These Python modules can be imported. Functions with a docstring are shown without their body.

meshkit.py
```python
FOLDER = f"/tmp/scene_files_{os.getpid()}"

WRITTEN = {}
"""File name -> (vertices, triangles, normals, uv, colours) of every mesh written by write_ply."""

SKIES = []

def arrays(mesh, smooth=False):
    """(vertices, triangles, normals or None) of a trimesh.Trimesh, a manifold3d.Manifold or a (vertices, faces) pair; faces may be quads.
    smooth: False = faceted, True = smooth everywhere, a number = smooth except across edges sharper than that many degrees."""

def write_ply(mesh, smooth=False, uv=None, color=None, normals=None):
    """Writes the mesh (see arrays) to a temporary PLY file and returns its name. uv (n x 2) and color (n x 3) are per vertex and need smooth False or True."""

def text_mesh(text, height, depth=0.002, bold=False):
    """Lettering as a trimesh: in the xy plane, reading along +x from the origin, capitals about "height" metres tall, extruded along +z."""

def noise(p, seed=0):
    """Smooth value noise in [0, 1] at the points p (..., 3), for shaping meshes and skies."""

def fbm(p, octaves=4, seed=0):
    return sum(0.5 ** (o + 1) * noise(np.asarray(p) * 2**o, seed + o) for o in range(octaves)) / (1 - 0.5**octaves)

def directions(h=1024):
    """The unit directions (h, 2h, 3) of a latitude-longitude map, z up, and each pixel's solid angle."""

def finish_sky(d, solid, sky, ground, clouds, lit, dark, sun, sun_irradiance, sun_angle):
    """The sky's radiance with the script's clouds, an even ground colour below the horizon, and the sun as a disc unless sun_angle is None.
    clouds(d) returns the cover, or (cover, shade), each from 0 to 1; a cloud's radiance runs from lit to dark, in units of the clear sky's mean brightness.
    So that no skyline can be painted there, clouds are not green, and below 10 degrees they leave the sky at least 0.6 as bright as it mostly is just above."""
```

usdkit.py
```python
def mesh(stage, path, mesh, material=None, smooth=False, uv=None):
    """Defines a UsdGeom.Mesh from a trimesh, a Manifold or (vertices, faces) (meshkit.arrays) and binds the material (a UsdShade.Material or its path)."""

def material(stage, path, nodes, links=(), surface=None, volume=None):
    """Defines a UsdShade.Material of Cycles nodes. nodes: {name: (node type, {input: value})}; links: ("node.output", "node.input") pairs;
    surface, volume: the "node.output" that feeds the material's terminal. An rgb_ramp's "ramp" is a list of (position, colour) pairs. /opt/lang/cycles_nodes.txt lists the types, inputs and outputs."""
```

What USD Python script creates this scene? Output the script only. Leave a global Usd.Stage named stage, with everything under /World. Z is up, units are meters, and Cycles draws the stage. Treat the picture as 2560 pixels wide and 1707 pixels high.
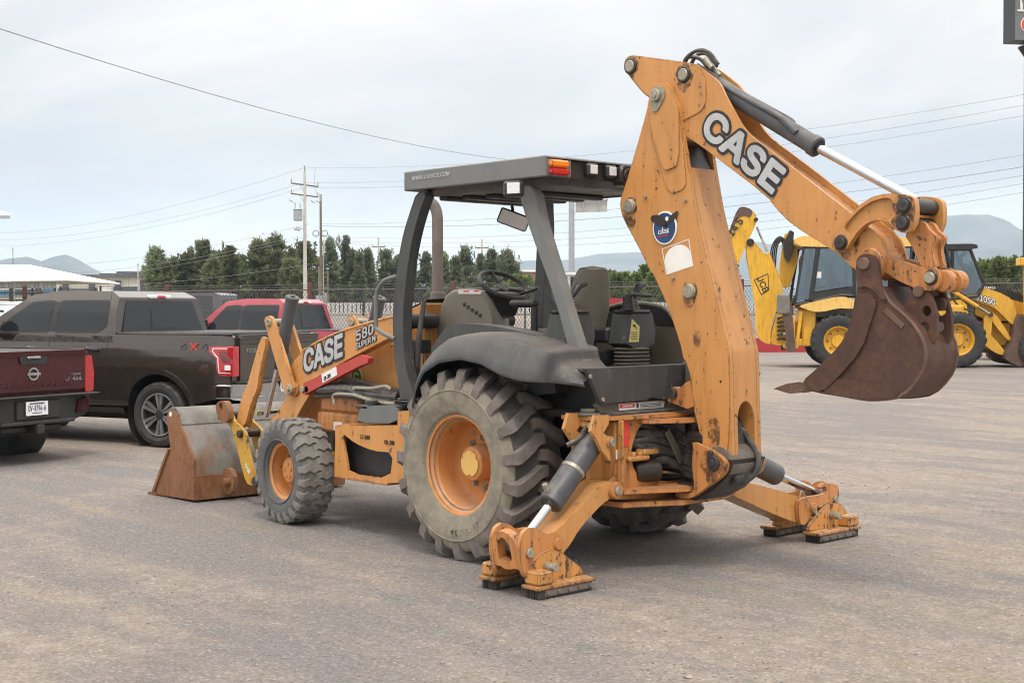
import math, random
import numpy as np, trimesh, usdkit, meshkit
from shapely.geometry import Polygon, MultiPolygon, Point, LineString, box as sbox
from shapely.ops import unary_union
from shapely import affinity
import manifold3d as m3
from pxr import Usd, UsdGeom, UsdLux, UsdShade, Gf, Sdf, Vt

stage = Usd.Stage.CreateInMemory()
UsdGeom.SetStageUpAxis(stage, 'Z'); UsdGeom.SetStageMetersPerUnit(stage, 1.0)
UsdGeom.Xform.Define(stage, '/World'); UsdGeom.Scope.Define(stage, '/World/Looks')
rng = np.random.default_rng(7); random.seed(7)
PI = math.pi
# ------------------------------------------------------------------ camera (eye height 1.67 m, about 48 mm)
CAM = np.array([-6.9574, 6.9523, 1.6749]); YAW, PITCH, ROLL = -0.7464, -0.0224, -0.0012
fw = np.array([math.cos(YAW)*math.cos(PITCH), math.sin(YAW)*math.cos(PITCH), math.sin(PITCH)])
rt = np.array([math.sin(YAW), -math.cos(YAW), 0.0]); up = np.cross(rt, fw)
rt, up = math.cos(ROLL)*rt+math.sin(ROLL)*up, -math.sin(ROLL)*rt+math.cos(ROLL)*up
cam = UsdGeom.Camera.Define(stage, '/World/camera')
cm = Gf.Matrix4d(*rt, 0, *up, 0, *(-fw), 0, *CAM, 1)
UsdGeom.Xformable(cam).AddTransformOp().Set(cm)
cam.CreateHorizontalApertureAttr(36.0); cam.CreateVerticalApertureAttr(24.0)
cam.CreateFocalLengthAttr(36.0*3399.032/2560)
cam.CreateClippingRangeAttr(Gf.Vec2f(0.1, 20000)); cam.CreateExposureAttr(0.0)
# ------------------------------------------------------------------ sky: bright high overcast, the sun behind it
SUN_AZ, SUN_EL = math.radians(150), math.radians(62)
sd = np.array([math.cos(SUN_EL)*math.cos(SUN_AZ), math.cos(SUN_EL)*math.sin(SUN_AZ), math.sin(SUN_EL)])
SKY = 0.1
usdkit.material(stage, '/World/Looks/sky_overcast', {
 'tc': ('texture_coordinate', {}),
 'sx': ('separate_xyz', {}),
 'zc': ('math', {'math_type': 'add', 'value2': 0.14}),
 'zm': ('math', {'math_type': 'maximum', 'value2': 0.06}),
 'dx': ('math', {'math_type': 'divide'}), 'dy': ('math', {'math_type': 'divide'}),
 'cb': ('combine_xyz', {}),
 'mp': ('mapping', {'rotation': (0, 0, 0.6), 'scale': (0.6, 1.05, 1), 'location': (3.1, 1.7, 0)}),
 'n1': ('noise_texture', {'scale': 0.75, 'detail': 6, 'roughness': 0.5, 'distortion': 0.5}),
 'r1': ('rgb_ramp', {'ramp': [(0.34, (6.0, 6.5, 7.1)), (0.46, (7.0, 7.4, 7.85)), (0.55, (8.8, 8.95, 9.05)), (0.66, (11.0, 10.9, 10.7))]}),
 'el': ('rgb_ramp', {'ramp': [(0.0, (0.792, 0.745, 0.703)), (0.1, (0.813, 0.76, 0.712)), (0.17, (1.04, 0.967, 0.903)), (0.25, (1.318, 1.221, 1.138)), (0.5, (2.14, 1.97, 1.824)), (1.0, (3.745, 3.42, 3.135))]}),
 'mu': ('mix_color', {'blend_type': 'multiply', 'fac': 1.0}),
 'sky': ('sky_texture', {'sky_type': 'single_scattering', 'sun_disc': False, 'sun_elevation': SUN_EL, 'sun_rotation': math.atan2(sd[0], sd[1]), 'aerosol_density': 2.0}),
 'mx': ('mix_color', {'blend_type': 'mix', 'fac': 0.94}),
 'bg': ('background_shader', {'strength': SKY})},
 [('tc.generated', 'sx.vector'), ('sx.z', 'zc.value1'), ('zc.value', 'zm.value1'), ('sx.x', 'dx.value1'), ('zm.value', 'dx.value2'), ('sx.y', 'dy.value1'), ('zm.value', 'dy.value2'),
  ('dx.value', 'cb.x'), ('dy.value', 'cb.y'), ('cb.vector', 'mp.vector'), ('mp.vector', 'n1.vector'), ('n1.fac', 'r1.fac'), ('sx.z', 'el.fac'),
  ('r1.color', 'mu.a'), ('el.color', 'mu.b'), ('sky.color', 'mx.a'), ('mu.result', 'mx.b'), ('mx.result', 'bg.color')], surface='bg.background')
dome = UsdLux.DomeLight.Define(stage, '/World/sky')
UsdShade.MaterialBindingAPI.Apply(dome.GetPrim()).Bind(UsdShade.Material.Get(stage, '/World/Looks/sky_overcast'))
dome.GetPrim().SetCustomDataByKey('kind', 'structure')
sun = UsdLux.DistantLight.Define(stage, '/World/sun')
sun.CreateIntensityAttr(0.4); sun.CreateAngleAttr(10.0); sun.CreateColorAttr(Gf.Vec3f(1.0, 0.95, 0.88))
sun.GetPrim().CreateAttribute('inputs:normalize', Sdf.ValueTypeNames.Bool).Set(True)
zx = np.cross([0, 0, 1.0], sd); zx /= np.linalg.norm(zx); zy = np.cross(sd, zx)
UsdGeom.Xformable(sun).AddTransformOp().Set(Gf.Matrix4d(*zx, 0, *zy, 0, *sd, 0, 0, 0, 50, 1))
P = {
 'boom': [[-0.927,3.014],[-0.903,2.934],[-0.832,2.769],[-0.743,2.549],[-0.711,2.479],[-0.688,2.432],[-0.682,2.384],[-0.695,2.335],[-0.719,2.286],[-0.841,2.113],[-0.96,1.931],[-0.98,1.919],[-1.089,1.741],[-1.211,1.473],[-1.242,1.358],[-1.26,1.356],[-1.298,1.259],[-1.33,1.141],[-1.362,1.024],[-1.39,0.898],[-1.426,0.802],[-1.463,0.717],[-1.537,0.674],[-1.611,0.661],[-1.637,0.731],[-1.637,0.818],[-1.625,1.106],[-1.618,1.395],[-1.606,1.452],[-1.551,1.616],[-1.435,2.0],[-1.332,2.335],[-1.287,2.545],[-1.249,2.731],[-1.23,2.825],[-1.214,2.884],[-1.181,2.969]],
 'boom_fork': [[-0.922,2.997],[-0.935,3.06],[-0.955,3.111],[-0.966,3.159],[-1.012,3.181],[-1.077,3.171],[-1.12,3.136],[-1.158,3.07],[-1.193,3.002],[-1.204,2.966],[-1.214,2.884],[-1.23,2.825],[-1.249,2.731],[-1.266,2.673],[-1.075,2.7],[-0.832,2.769]],
 'boom_overlay': [[-0.964,2.874],[-0.964,3.109],[-0.975,3.16],[-1.021,3.18],[-1.086,3.169],[-1.129,3.133],[-1.167,3.068],[-1.202,3.0],[-1.209,2.942],[-1.213,2.619],[-1.102,2.589],[-1.076,2.612]],
 'boom_overlay2': [[-0.948,2.852],[-1.034,2.645],[-1.119,2.429],[-1.265,2.465],[-1.256,2.592],[-1.22,2.872],[-1.201,2.966],[-0.987,3.013]],
 'boom_overlay3': [[-1.329,1.062],[-1.316,1.24],[-1.354,1.369],[-1.441,1.469],[-1.515,1.497],[-1.564,1.48],[-1.601,1.423],[-1.613,1.366],[-1.621,1.106],[-1.615,0.816],[-1.567,0.716],[-1.499,0.681],[-1.431,0.744],[-1.38,0.898]],
 'dipper': [[-0.689,3.326],[-0.697,3.371],[-0.73,3.39],[-0.778,3.39],[-1.077,3.319],[-1.273,3.272],[-1.325,3.251],[-1.464,3.15],[-1.51,3.108],[-1.55,3.033],[-1.649,2.877],[-1.691,2.817],[-1.76,2.749],[-1.962,2.611],[-2.222,2.423],[-2.433,2.27],[-2.494,2.225],[-2.66,2.109],[-2.707,1.995],[-2.696,1.935],[-2.649,1.895],[-2.579,1.896],[-2.507,1.908],[-2.361,2.027],[-2.069,2.188],[-1.944,2.297],[-1.883,2.372],[-1.349,2.737],[-1.215,2.812],[-1.177,2.891],[-1.078,2.96],[-0.927,3.082],[-0.859,3.126],[-0.73,3.261]],
 'dipper_overlay': [[-0.703,3.324],[-0.708,3.365],[-0.743,3.385],[-0.784,3.382],[-1.082,3.312],[-1.278,3.265],[-1.338,3.234],[-1.386,3.182],[-1.399,3.107],[-1.4,3.005],[-1.368,2.957],[-1.309,2.935],[-1.197,2.903],[-1.083,2.964],[-0.943,3.086],[-0.872,3.129],[-0.743,3.261]],
 'dip_side': [[-1.154,3.293],[-1.199,3.284],[-1.289,3.25],[-1.443,3.111],[-1.472,3.079],[-1.552,2.932],[-1.609,2.812],[-1.803,2.659],[-2.058,2.462],[-2.296,2.284],[-2.289,2.246],[-2.058,2.396],[-1.651,2.695],[-1.451,2.874],[-1.274,3.172]],
 'p_boomtop': [[-1.027,3.086]],
 'p_dip1': [[-0.756,3.319]],
 'p_dip2': [[-1.22,3.203]],
 'p_boommid': [[-0.776,2.376]],
 'p_boom2': [[-1.296,1.8]],
 'p_cast': [[-1.537,0.717]],
 'boom_bolts': [[-0.915,2.43],[-1.257,2.386],[-1.156,1.885],[-1.353,2.614],[-1.361,2.585]],
 'boom_holes': [[-1.257,2.388],[-1.551,1.228]],
 'pin_plate': [[-0.98,3.091],[-0.996,3.139],[-1.037,3.151],[-1.081,3.134],[-1.099,3.097],[-1.093,3.063],[-1.058,3.015],[-1.035,2.988],[-1.004,2.98],[-0.983,2.999]],
 'cylb': [[-1.384,3.128],[-2.167,2.657],[-2.748,2.343]],
 'pipe_b': [[-1.27,3.268],[-1.504,3.096],[-1.715,2.975],[-1.932,2.853],[-1.946,2.824]],
 'text_boom': [[-1.343,2.834],[-1.931,2.382],[-2.023,2.512],[-1.466,2.901]],
 'link': [[-2.387,2.065],[-2.393,2.108],[-2.42,2.146],[-2.467,2.172],[-2.504,2.223],[-2.565,2.282],[-2.652,2.324],[-2.737,2.336],[-2.853,2.326],[-2.915,2.303],[-2.926,2.252],[-2.924,2.169],[-2.896,2.115],[-2.849,2.106],[-2.797,2.129],[-2.77,2.166],[-2.695,2.19],[-2.62,2.177],[-2.554,2.128],[-2.505,2.065],[-2.483,2.033],[-2.443,2.021],[-2.407,2.035]],
 'link_in': [[-2.465,2.16],[-2.504,2.203],[-2.58,2.265],[-2.65,2.297],[-2.728,2.311],[-2.77,2.304],[-2.786,2.269],[-2.784,2.221],[-2.761,2.192],[-2.687,2.2],[-2.622,2.189],[-2.552,2.152],[-2.514,2.124],[-2.485,2.126]],
 'pins_link': [[-2.443,2.07],[-2.857,2.262],[-2.848,2.166]],
 'pins_bucket': [[-2.61,1.943],[-2.982,1.857]],
 'pin_ear': [[-2.909,1.781]],
 'hlink': [[-2.793,2.105],[-2.851,2.131],[-2.861,2.17],[-2.892,2.18],[-2.924,2.163],[-2.942,2.127],[-2.985,2.097],[-2.991,2.069],[-2.965,2.033],[-2.971,1.977],[-2.987,1.917],[-2.951,1.885],[-2.91,1.905],[-2.873,1.971],[-2.836,2.047]],
 'lowlink': [[-2.675,1.905],[-2.707,1.977],[-2.76,1.966],[-2.923,1.913],[-3.015,1.913],[-3.04,1.855],[-3.031,1.809],[-2.995,1.784],[-2.939,1.785],[-2.848,1.812],[-2.761,1.851]],
 'bucket_side': [[-2.555,1.949],[-2.572,1.985],[-2.615,2.0],[-2.664,1.989],[-2.695,1.955],[-2.703,1.837],[-2.751,1.736],[-2.799,1.695],[-2.889,1.626],[-2.956,1.548],[-2.99,1.47],[-2.995,1.406],[-2.973,1.332],[-2.922,1.261],[-2.844,1.197],[-2.744,1.172],[-2.625,1.163],[-2.459,1.18],[-2.316,1.193],[-2.229,1.207],[-2.187,1.252],[-2.298,1.339],[-2.446,1.47],[-2.507,1.567],[-2.535,1.663],[-2.556,1.815]],
 'bucket_cheek': [[-2.553,1.949],[-2.569,1.987],[-2.615,2.001],[-2.666,1.99],[-2.697,1.955],[-2.705,1.837],[-2.754,1.736],[-2.719,1.738],[-2.676,1.785],[-2.622,1.814],[-2.578,1.806],[-2.558,1.815]],
 'bucket_wear': [[-2.316,1.191],[-2.402,1.275],[-2.447,1.279],[-2.614,1.263],[-2.722,1.264],[-2.786,1.251],[-2.844,1.199],[-2.744,1.172],[-2.625,1.163],[-2.459,1.178]],
 'bucket_edge': [[-2.229,1.207],[-2.184,1.252],[-2.298,1.339],[-2.446,1.47],[-2.507,1.567],[-2.535,1.663],[-2.551,1.768],[-2.644,1.776],[-2.693,1.719],[-2.655,1.615],[-2.596,1.453],[-2.447,1.296],[-2.328,1.196]],
 'tooth': [[-1.943,1.198],[-2.063,1.235],[-2.153,1.249],[-2.248,1.228],[-2.271,1.197],[-2.201,1.201],[-2.082,1.175]],
 'ear': [[-2.803,1.686],[-2.845,1.765],[-2.879,1.807],[-2.912,1.822],[-2.951,1.811],[-2.985,1.744],[-3.011,1.663],[-3.018,1.57],[-3.011,1.515],[-2.971,1.478],[-2.94,1.533],[-2.872,1.63]],
 'ear_holes': [[-2.95,1.672],[-2.941,1.582]],
 'bucket_text': [[-2.733,1.683],[-2.86,1.579]],
 'post_fl': [[0.778,2.541],[0.855,2.403],[0.936,2.25],[0.99,2.081],[1.034,1.884],[1.063,1.686],[1.064,1.513],[1.043,1.314],[1.005,1.156],[0.968,0.98],[0.833,1.006],[0.815,1.079],[0.867,1.148],[0.919,1.291],[0.944,1.462],[0.943,1.646],[0.917,1.843],[0.874,2.064],[0.81,2.257],[0.737,2.409],[0.661,2.533]],
 'post_rl': [[-0.275,2.521],[-0.327,2.363],[-0.414,2.181],[-0.507,2.001],[-0.599,1.823],[-0.682,1.637],[-0.748,1.452],[-0.804,1.361],[-0.908,1.284],[-0.916,1.295],[-0.892,1.34],[-0.829,1.488],[-0.748,1.671],[-0.666,1.869],[-0.566,2.093],[-0.482,2.296],[-0.431,2.499]],
 'fender_lo': [[0.413,1.017],[0.373,1.155],[0.294,1.268],[0.131,1.34],[-0.092,1.369],[-0.289,1.345],[-0.497,1.276],[-0.665,1.247],[-0.812,1.245]],
 'fender_lo2': [[-0.834,1.238],[-1.024,1.231]],
 'fender_lo3': [[-1.062,1.216]],
 'fender_hi2': [[-0.883,1.343],[-1.025,1.233]],
 'fender_hi': [[0.525,1.07],[0.465,1.198],[0.395,1.312],[0.278,1.414],[0.135,1.49],[-0.042,1.52],[-0.259,1.516],[-0.603,1.475],[-0.864,1.423]],
 'console_top': [[0.673,1.425],[0.562,1.504],[0.492,1.563],[0.374,1.589],[0.145,1.584],[-0.076,1.567],[-0.308,1.533],[-0.497,1.505],[-0.565,1.411],[-0.598,1.389]],
 'dash': [[1.083,1.291],[1.066,1.428],[1.001,1.577],[0.927,1.712],[0.874,1.803],[0.791,1.838],[0.689,1.846],[0.469,1.83],[0.372,1.798],[0.276,1.736],[0.153,1.64],[0.131,1.57],[0.135,1.316]],
 'dash_l': [[1.169,1.287],[1.151,1.425],[1.086,1.576],[1.011,1.713],[0.947,1.804],[0.874,1.836],[0.771,1.845],[0.628,1.838],[0.519,1.816],[0.441,1.756],[0.382,1.633],[0.364,1.308]],
 'dash_r': [[1.621,1.259],[1.575,1.407],[1.529,1.569],[1.484,1.715],[1.428,1.81],[1.372,1.842],[1.295,1.85],[1.198,1.836],[1.091,1.799],[0.986,1.713],[0.903,1.615],[0.887,1.278]],
 'hoodside': [[1.096,1.306],[1.074,1.722],[1.124,1.724],[1.328,1.672],[1.732,1.527],[2.068,1.416],[2.42,1.272],[2.421,1.051],[1.735,1.078],[1.394,0.937],[1.107,0.951]],
 'hoodtop': [[0.874,1.808],[1.141,1.773],[1.366,1.691]],
 'larm': [[2.645,1.18],[2.595,1.258],[2.46,1.346],[2.221,1.43],[1.854,1.527],[1.265,1.631],[1.132,1.632],[1.082,1.597],[1.112,1.534],[1.296,1.473],[1.723,1.333],[2.318,1.116],[2.323,1.061],[2.367,0.978],[2.451,0.905],[2.587,0.753],[2.763,0.596],[2.943,0.413],[3.088,0.215],[3.154,0.178],[3.212,0.226],[3.085,0.445],[2.992,0.665],[2.811,0.845],[2.684,0.977],[2.638,1.076]],
 'leverA': [[2.948,1.588],[2.927,1.628],[2.868,1.639],[2.813,1.61],[2.506,1.056],[2.524,0.998],[2.593,0.974],[2.647,0.993],[2.667,1.05]],
 'linkB': [[3.157,1.457],[3.058,1.441],[3.186,1.139],[3.22,0.994],[3.301,0.903],[3.439,0.64],[3.576,0.668],[3.463,0.939],[3.386,1.016],[3.325,1.135]],
 'yel': [[3.809,0.763],[3.681,0.792],[3.556,0.703],[3.446,0.659],[3.364,0.613],[3.338,0.484],[3.207,0.234],[3.234,0.159],[3.342,0.171],[3.556,0.63]],
 'yel_n': [[3.658,0.779],[3.588,0.775],[3.531,0.705],[3.432,0.663],[3.34,0.612],[3.317,0.485],[3.193,0.242],[3.215,0.158],[3.334,0.167],[3.44,0.374],[3.562,0.63],[3.645,0.683]],
 'yel2': [[3.854,0.676],[3.74,0.682],[3.49,0.638],[3.41,0.466],[3.465,0.388],[3.574,0.469],[3.685,0.566]],
 'cylA': [[2.636,1.763],[2.802,1.321],[3.038,0.772]],
 'strut': [[2.379,1.027],[2.355,1.089],[2.049,1.18],[1.89,1.238],[1.571,1.337],[1.475,1.314],[1.486,1.275],[1.582,1.253],[2.189,1.048],[2.355,0.991]],
 'lpins': [[2.863,1.578],[2.562,1.027],[2.905,0.739],[2.32,1.037],[0.981,1.598],[3.369,0.632],[3.105,0.214]],
 'lbkt_side': [[4.08,0.791],[4.005,0.792],[3.955,0.772],[3.888,0.673],[3.744,0.506],[3.645,0.382],[3.645,0.208],[3.65,0.025],[4.367,0.006],[4.241,0.184],[4.055,0.439],[4.089,0.586],[4.126,0.718]],
 'hook': [[3.749,0.844],[3.678,0.88],[3.593,0.881],[3.538,0.796],[3.539,0.708],[3.624,0.681],[3.694,0.721],[3.736,0.77]],
 'text_arm': [[2.427,1.167],[1.841,1.331],[1.856,1.488],[2.294,1.361]],
 'text_580': [[1.702,1.405],[1.465,1.474],[1.475,1.563],[1.712,1.496]],
 'text_super': [[1.702,1.379],[1.461,1.439]],
 'step': [[1.632,0.785],[1.566,0.796],[0.866,0.845],[0.856,0.948],[0.721,0.961],[0.727,0.442],[0.977,0.411],[1.656,0.393],[1.655,0.508]],
 'step_hole': [[1.567,0.751],[1.385,0.675],[1.157,0.635],[0.916,0.641],[0.957,0.443],[1.472,0.441],[1.493,0.547]],
 'tank': [[1.442,0.826],[1.41,0.916],[1.357,0.957],[0.92,0.985],[0.928,0.847]],
 'frontbox': [[2.261,0.98],[2.262,0.872],[1.75,0.885],[1.727,1.004]],
 'frontbox2': [[2.178,0.851],[2.156,0.745],[1.949,0.731],[1.704,0.786],[1.704,0.884]],
 'handle': [[1.116,1.54],[0.976,1.482],[0.949,1.903],[1.129,1.85],[1.16,1.808],[1.167,1.573],[1.131,1.536],[0.99,1.483]],
 'exh': [[1.544,1.831],[1.555,2.337],[1.571,2.512],[1.609,2.564],[1.678,2.59]],
 'rpanel': [[0.854,1.314],[-0.142,1.315],[-0.179,1.247],[-0.096,1.189],[0.069,1.1],[0.087,1.083],[0.247,1.108],[0.282,1.092],[0.714,1.086]],
 'rpanel_lo': [[0.684,1.079],[0.046,1.077],[0.064,1.028],[0.692,1.036],[0.733,1.061]],
 'danger': [[0.533,1.078],[0.084,1.08],[0.098,1.037],[0.53,1.041]],
 'ctrl': [[-0.01,1.671],[-0.26,1.645],[-0.289,1.545],[-0.242,1.413],[0.072,1.42],[0.036,1.548]],
 'sticker': [[0.003,1.609],[-0.079,1.547],[-0.07,1.467],[0.039,1.468]],
 'wheel_c': [[0.609,1.867]],
 'mirror': [[0.686,2.369],[0.656,2.435],[0.536,2.415],[0.4,2.348],[0.439,2.283],[0.576,2.316]],
 'seat': [[-0.102,1.842],[-0.187,1.931],[-0.27,1.978],[-0.353,1.991],[-0.435,1.983],[-0.427,1.956],[-0.386,1.903],[-0.353,1.814],[-0.295,1.695]],
 'frame_up': [[1.083,1.037],[0.815,1.028],[0.552,0.997],[-0.176,0.992],[-0.195,0.969],[-0.176,0.946],[0.552,0.986],[1.083,1.024]],
 'frame_hole': [[0.454,0.914],[0.386,0.962],[0.281,0.98],[0.086,0.963],[-0.042,0.932],[-0.116,0.88],[-0.144,0.758],[-0.135,0.615],[-0.117,0.556],[0.049,0.546],[0.419,0.59],[0.488,0.664],[0.522,0.759],[0.488,0.848]],
 'frame_out': [[0.606,1.005],[-0.125,0.994],[-0.21,0.754],[-0.21,0.585],[-0.117,0.46],[0.085,0.437],[0.572,0.477],[0.688,0.488],[0.713,0.592],[0.655,0.632],[0.631,0.812]],
 'st_up': [[0.733,0.879],[0.724,0.856]],
 'st_lo': [[1.5,0.251]],
 'st_brl': [[0.814,0.868],[1.197,0.502],[1.389,0.334]],
 'st_arm': [[0.804,0.607],[0.73,0.611],[0.689,0.563],[0.706,0.508],[0.795,0.502],[0.915,0.434],[1.049,0.339],[1.126,0.255],[1.217,0.185],[1.381,0.222],[1.454,0.262],[1.41,0.31],[1.262,0.346],[1.111,0.432],[0.971,0.522],[0.876,0.58]],
 'st_bracket': [[0.955,0.938],[0.916,1.035],[0.788,1.028],[0.796,0.973],[0.844,0.92],[0.788,0.889],[0.779,0.738],[0.86,0.811],[0.892,0.868]],
 'pad1': [[-1.191,1.532],[-1.317,1.472],[-1.205,1.085],[-1.104,1.028],[-1.063,1.397]],
 'pad0': [[-0.875,1.637],[-1.008,1.613],[-0.945,1.404]],
 'cast': [[-1.354,0.84],[-1.479,0.805],[-1.589,0.762],[-1.635,0.715],[-1.62,0.656],[-1.553,0.602],[-1.479,0.556],[-1.354,0.471],[-1.227,0.458],[-1.213,0.501],[-1.354,0.505],[-1.379,0.547],[-1.354,0.702],[-1.369,0.802]],
 'lock': [[-1.113,1.082],[-1.132,1.163],[-1.165,1.179],[-1.211,1.166],[-1.268,1.213],[-1.307,1.225],[-1.32,1.161],[-1.348,1.064],[-1.282,1.04],[-1.25,1.049]],
 'oval': [[-0.983,2.224],[-0.993,2.294],[-1.092,2.327],[-1.186,2.215],[-1.092,2.108]],
 'frame_sticker': [[-1.055,2.082],[-1.285,2.137],[-1.321,1.963],[-1.095,1.91]],
 'eagleL': [[-0.969,2.295],[-0.982,2.304],[-1.032,2.306],[-1.075,2.283],[-1.1,2.265],[-1.106,2.228],[-1.078,2.22],[-1.063,2.23],[-1.026,2.236],[-0.994,2.256],[-0.976,2.264],[-0.966,2.279]],
 'eagleR': [[-1.124,2.287],[-1.161,2.309],[-1.194,2.323],[-1.203,2.313],[-1.191,2.289],[-1.161,2.262],[-1.13,2.245],[-1.1,2.219],[-1.087,2.219],[-1.1,2.256]],
 'eagleH': [[-1.094,2.282],[-1.107,2.291],[-1.12,2.287],[-1.122,2.276],[-1.116,2.262],[-1.1,2.261]],
 'eagle_txt': [[-1.032,2.175],[-1.125,2.185]],
 'eagle_txtr': [[-1.027,2.156],[-1.119,2.166]],
 'dip_core': [[-0.849,3.129],[-0.936,3.077],[-1.091,2.984],[-1.198,2.827],[-1.332,2.74],[-1.868,2.385],[-2.055,2.195],[-2.347,2.037],[-2.494,1.919],[-2.566,1.907],[-2.637,1.906],[-2.672,1.936],[-2.683,1.997],[-2.636,2.106],[-2.456,2.212],[-2.208,2.39],[-1.745,2.714],[-1.62,2.792],[-1.463,2.898],[-1.331,3.072],[-1.272,3.194],[-1.06,3.291],[-0.776,3.365],[-0.711,3.338],[-0.72,3.27]],
 'bucket_shell': [[-2.703,1.813],[-2.757,1.733],[-2.799,1.695],[-2.889,1.626],[-2.956,1.548],[-2.99,1.47],[-2.995,1.406],[-2.973,1.332],[-2.922,1.261],[-2.844,1.197],[-2.744,1.174],[-2.625,1.165],[-2.459,1.182],[-2.316,1.195],[-2.229,1.209]],
 'hub': [[0.886,0.64],[0.894,0.75],[0.887,0.518]],
 'sl': [[0.751,2.672],[0.553,2.63],[0.406,2.662],[0.302,2.591],[0.215,2.633],[0.108,2.568]],
 'wl': [[-0.28,2.52],[-0.419,2.429]],
 'exh2': [[1.607,1.817],[1.472,1.816]],
 'hosesL': [[2.195,1.04],[1.919,1.058],[1.697,1.054],[1.482,1.031],[1.15,1.027]],
 'hosesL2': [[1.664,1.064],[1.642,1.078],[1.428,1.084],[1.261,1.106],[1.19,1.084]],
 'hosesL3': [[1.898,0.942],[1.897,1.015],[1.664,1.025],[1.578,1.016],[1.324,0.983],[1.079,0.983]],
 'txt_roof': [[0.777,2.618],[0.356,2.623]],
 'txt_step': [[1.316,0.762],[1.191,0.758],[1.019,0.757],[0.89,0.754]],
 'txt_cb': [[4.668,0.688],[4.412,0.71],[4.63,0.65],[4.505,0.661]],
 'greenst': [[2.074,1.146],[1.95,1.063],[1.82,1.155],[1.949,1.224]],
 'dash_lbl': [[0.791,1.825],[0.539,1.77]],
 'dash_v': [[0.71,1.731],[0.569,1.652]],
 'reflx': [[0.591,0.973],[0.53,0.813],[-0.018,0.899],[-0.055,0.837]],
 'swcyl': [[0.333,0.658],[0.246,0.643],[-0.024,0.614],[-0.135,0.597]],
 'ctrlL': [[0.575,1.683],[0.423,1.653],[0.491,1.422],[0.74,1.427],[0.675,1.554]],
 'armr': [[0.343,1.777],[0.061,1.762],[0.061,1.697],[0.343,1.711]],
 'armr2': [[0.285,1.848],[-0.076,1.801],[-0.067,1.762],[0.285,1.791]],
 'cushion': [[0.357,1.54],[0.338,1.58],[-0.063,1.614],[-0.063,1.525]],
 'bezel': [[0.866,1.781],[0.763,1.78],[0.702,1.834],[0.543,1.818],[0.513,1.751],[0.603,1.618],[0.743,1.617],[0.784,1.699]],
 'lever_r': [[-0.12,1.739],[-0.157,1.82],[-0.204,1.83]],
 'lever_l': [[0.525,1.736],[0.457,1.802],[0.371,1.829]],
 'r_arm': [[-0.311,0.544],[-0.546,0.505],[-0.949,0.409],[-1.225,0.332],[-1.3,0.316],[-1.282,0.139],[-1.207,0.138],[-0.86,0.258],[-0.395,0.435],[-0.279,0.485]],
 'r_brl': [[-0.801,0.603],[-1.089,0.492],[-1.623,0.305]],
 'r_pin': [[-1.552,0.17],[-1.625,0.282]],
 'r_pad': [[-1.122,-1.351],[-1.196,-1.935],[-1.269,-1.16],[-0.735,-1.466]],
 'r_cheek': [[-1.164,0.298],[-1.184,0.142],[-1.259,0.123],[-1.372,0.245],[-1.566,0.26],[-1.664,0.261],[-1.684,0.328],[-1.654,0.388],[-1.467,0.412],[-1.429,0.374],[-1.506,0.39],[-1.526,0.343],[-1.468,0.325],[-1.239,0.33]],
 'r_foot': [[-1.23,0.128],[-1.239,0.171],[-1.296,0.232],[-1.4,0.261],[-1.536,0.262],[-1.655,0.236],[-1.735,0.188],[-1.746,0.107]],
 'l_foot': [[1.552,0.093],[1.552,0.135],[1.487,0.22],[1.4,0.241],[1.282,0.189],[1.146,0.123],[1.138,0.09],[1.1,0.074]],
 'l_pin': [[1.369,0.169],[1.497,0.261]],
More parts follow.
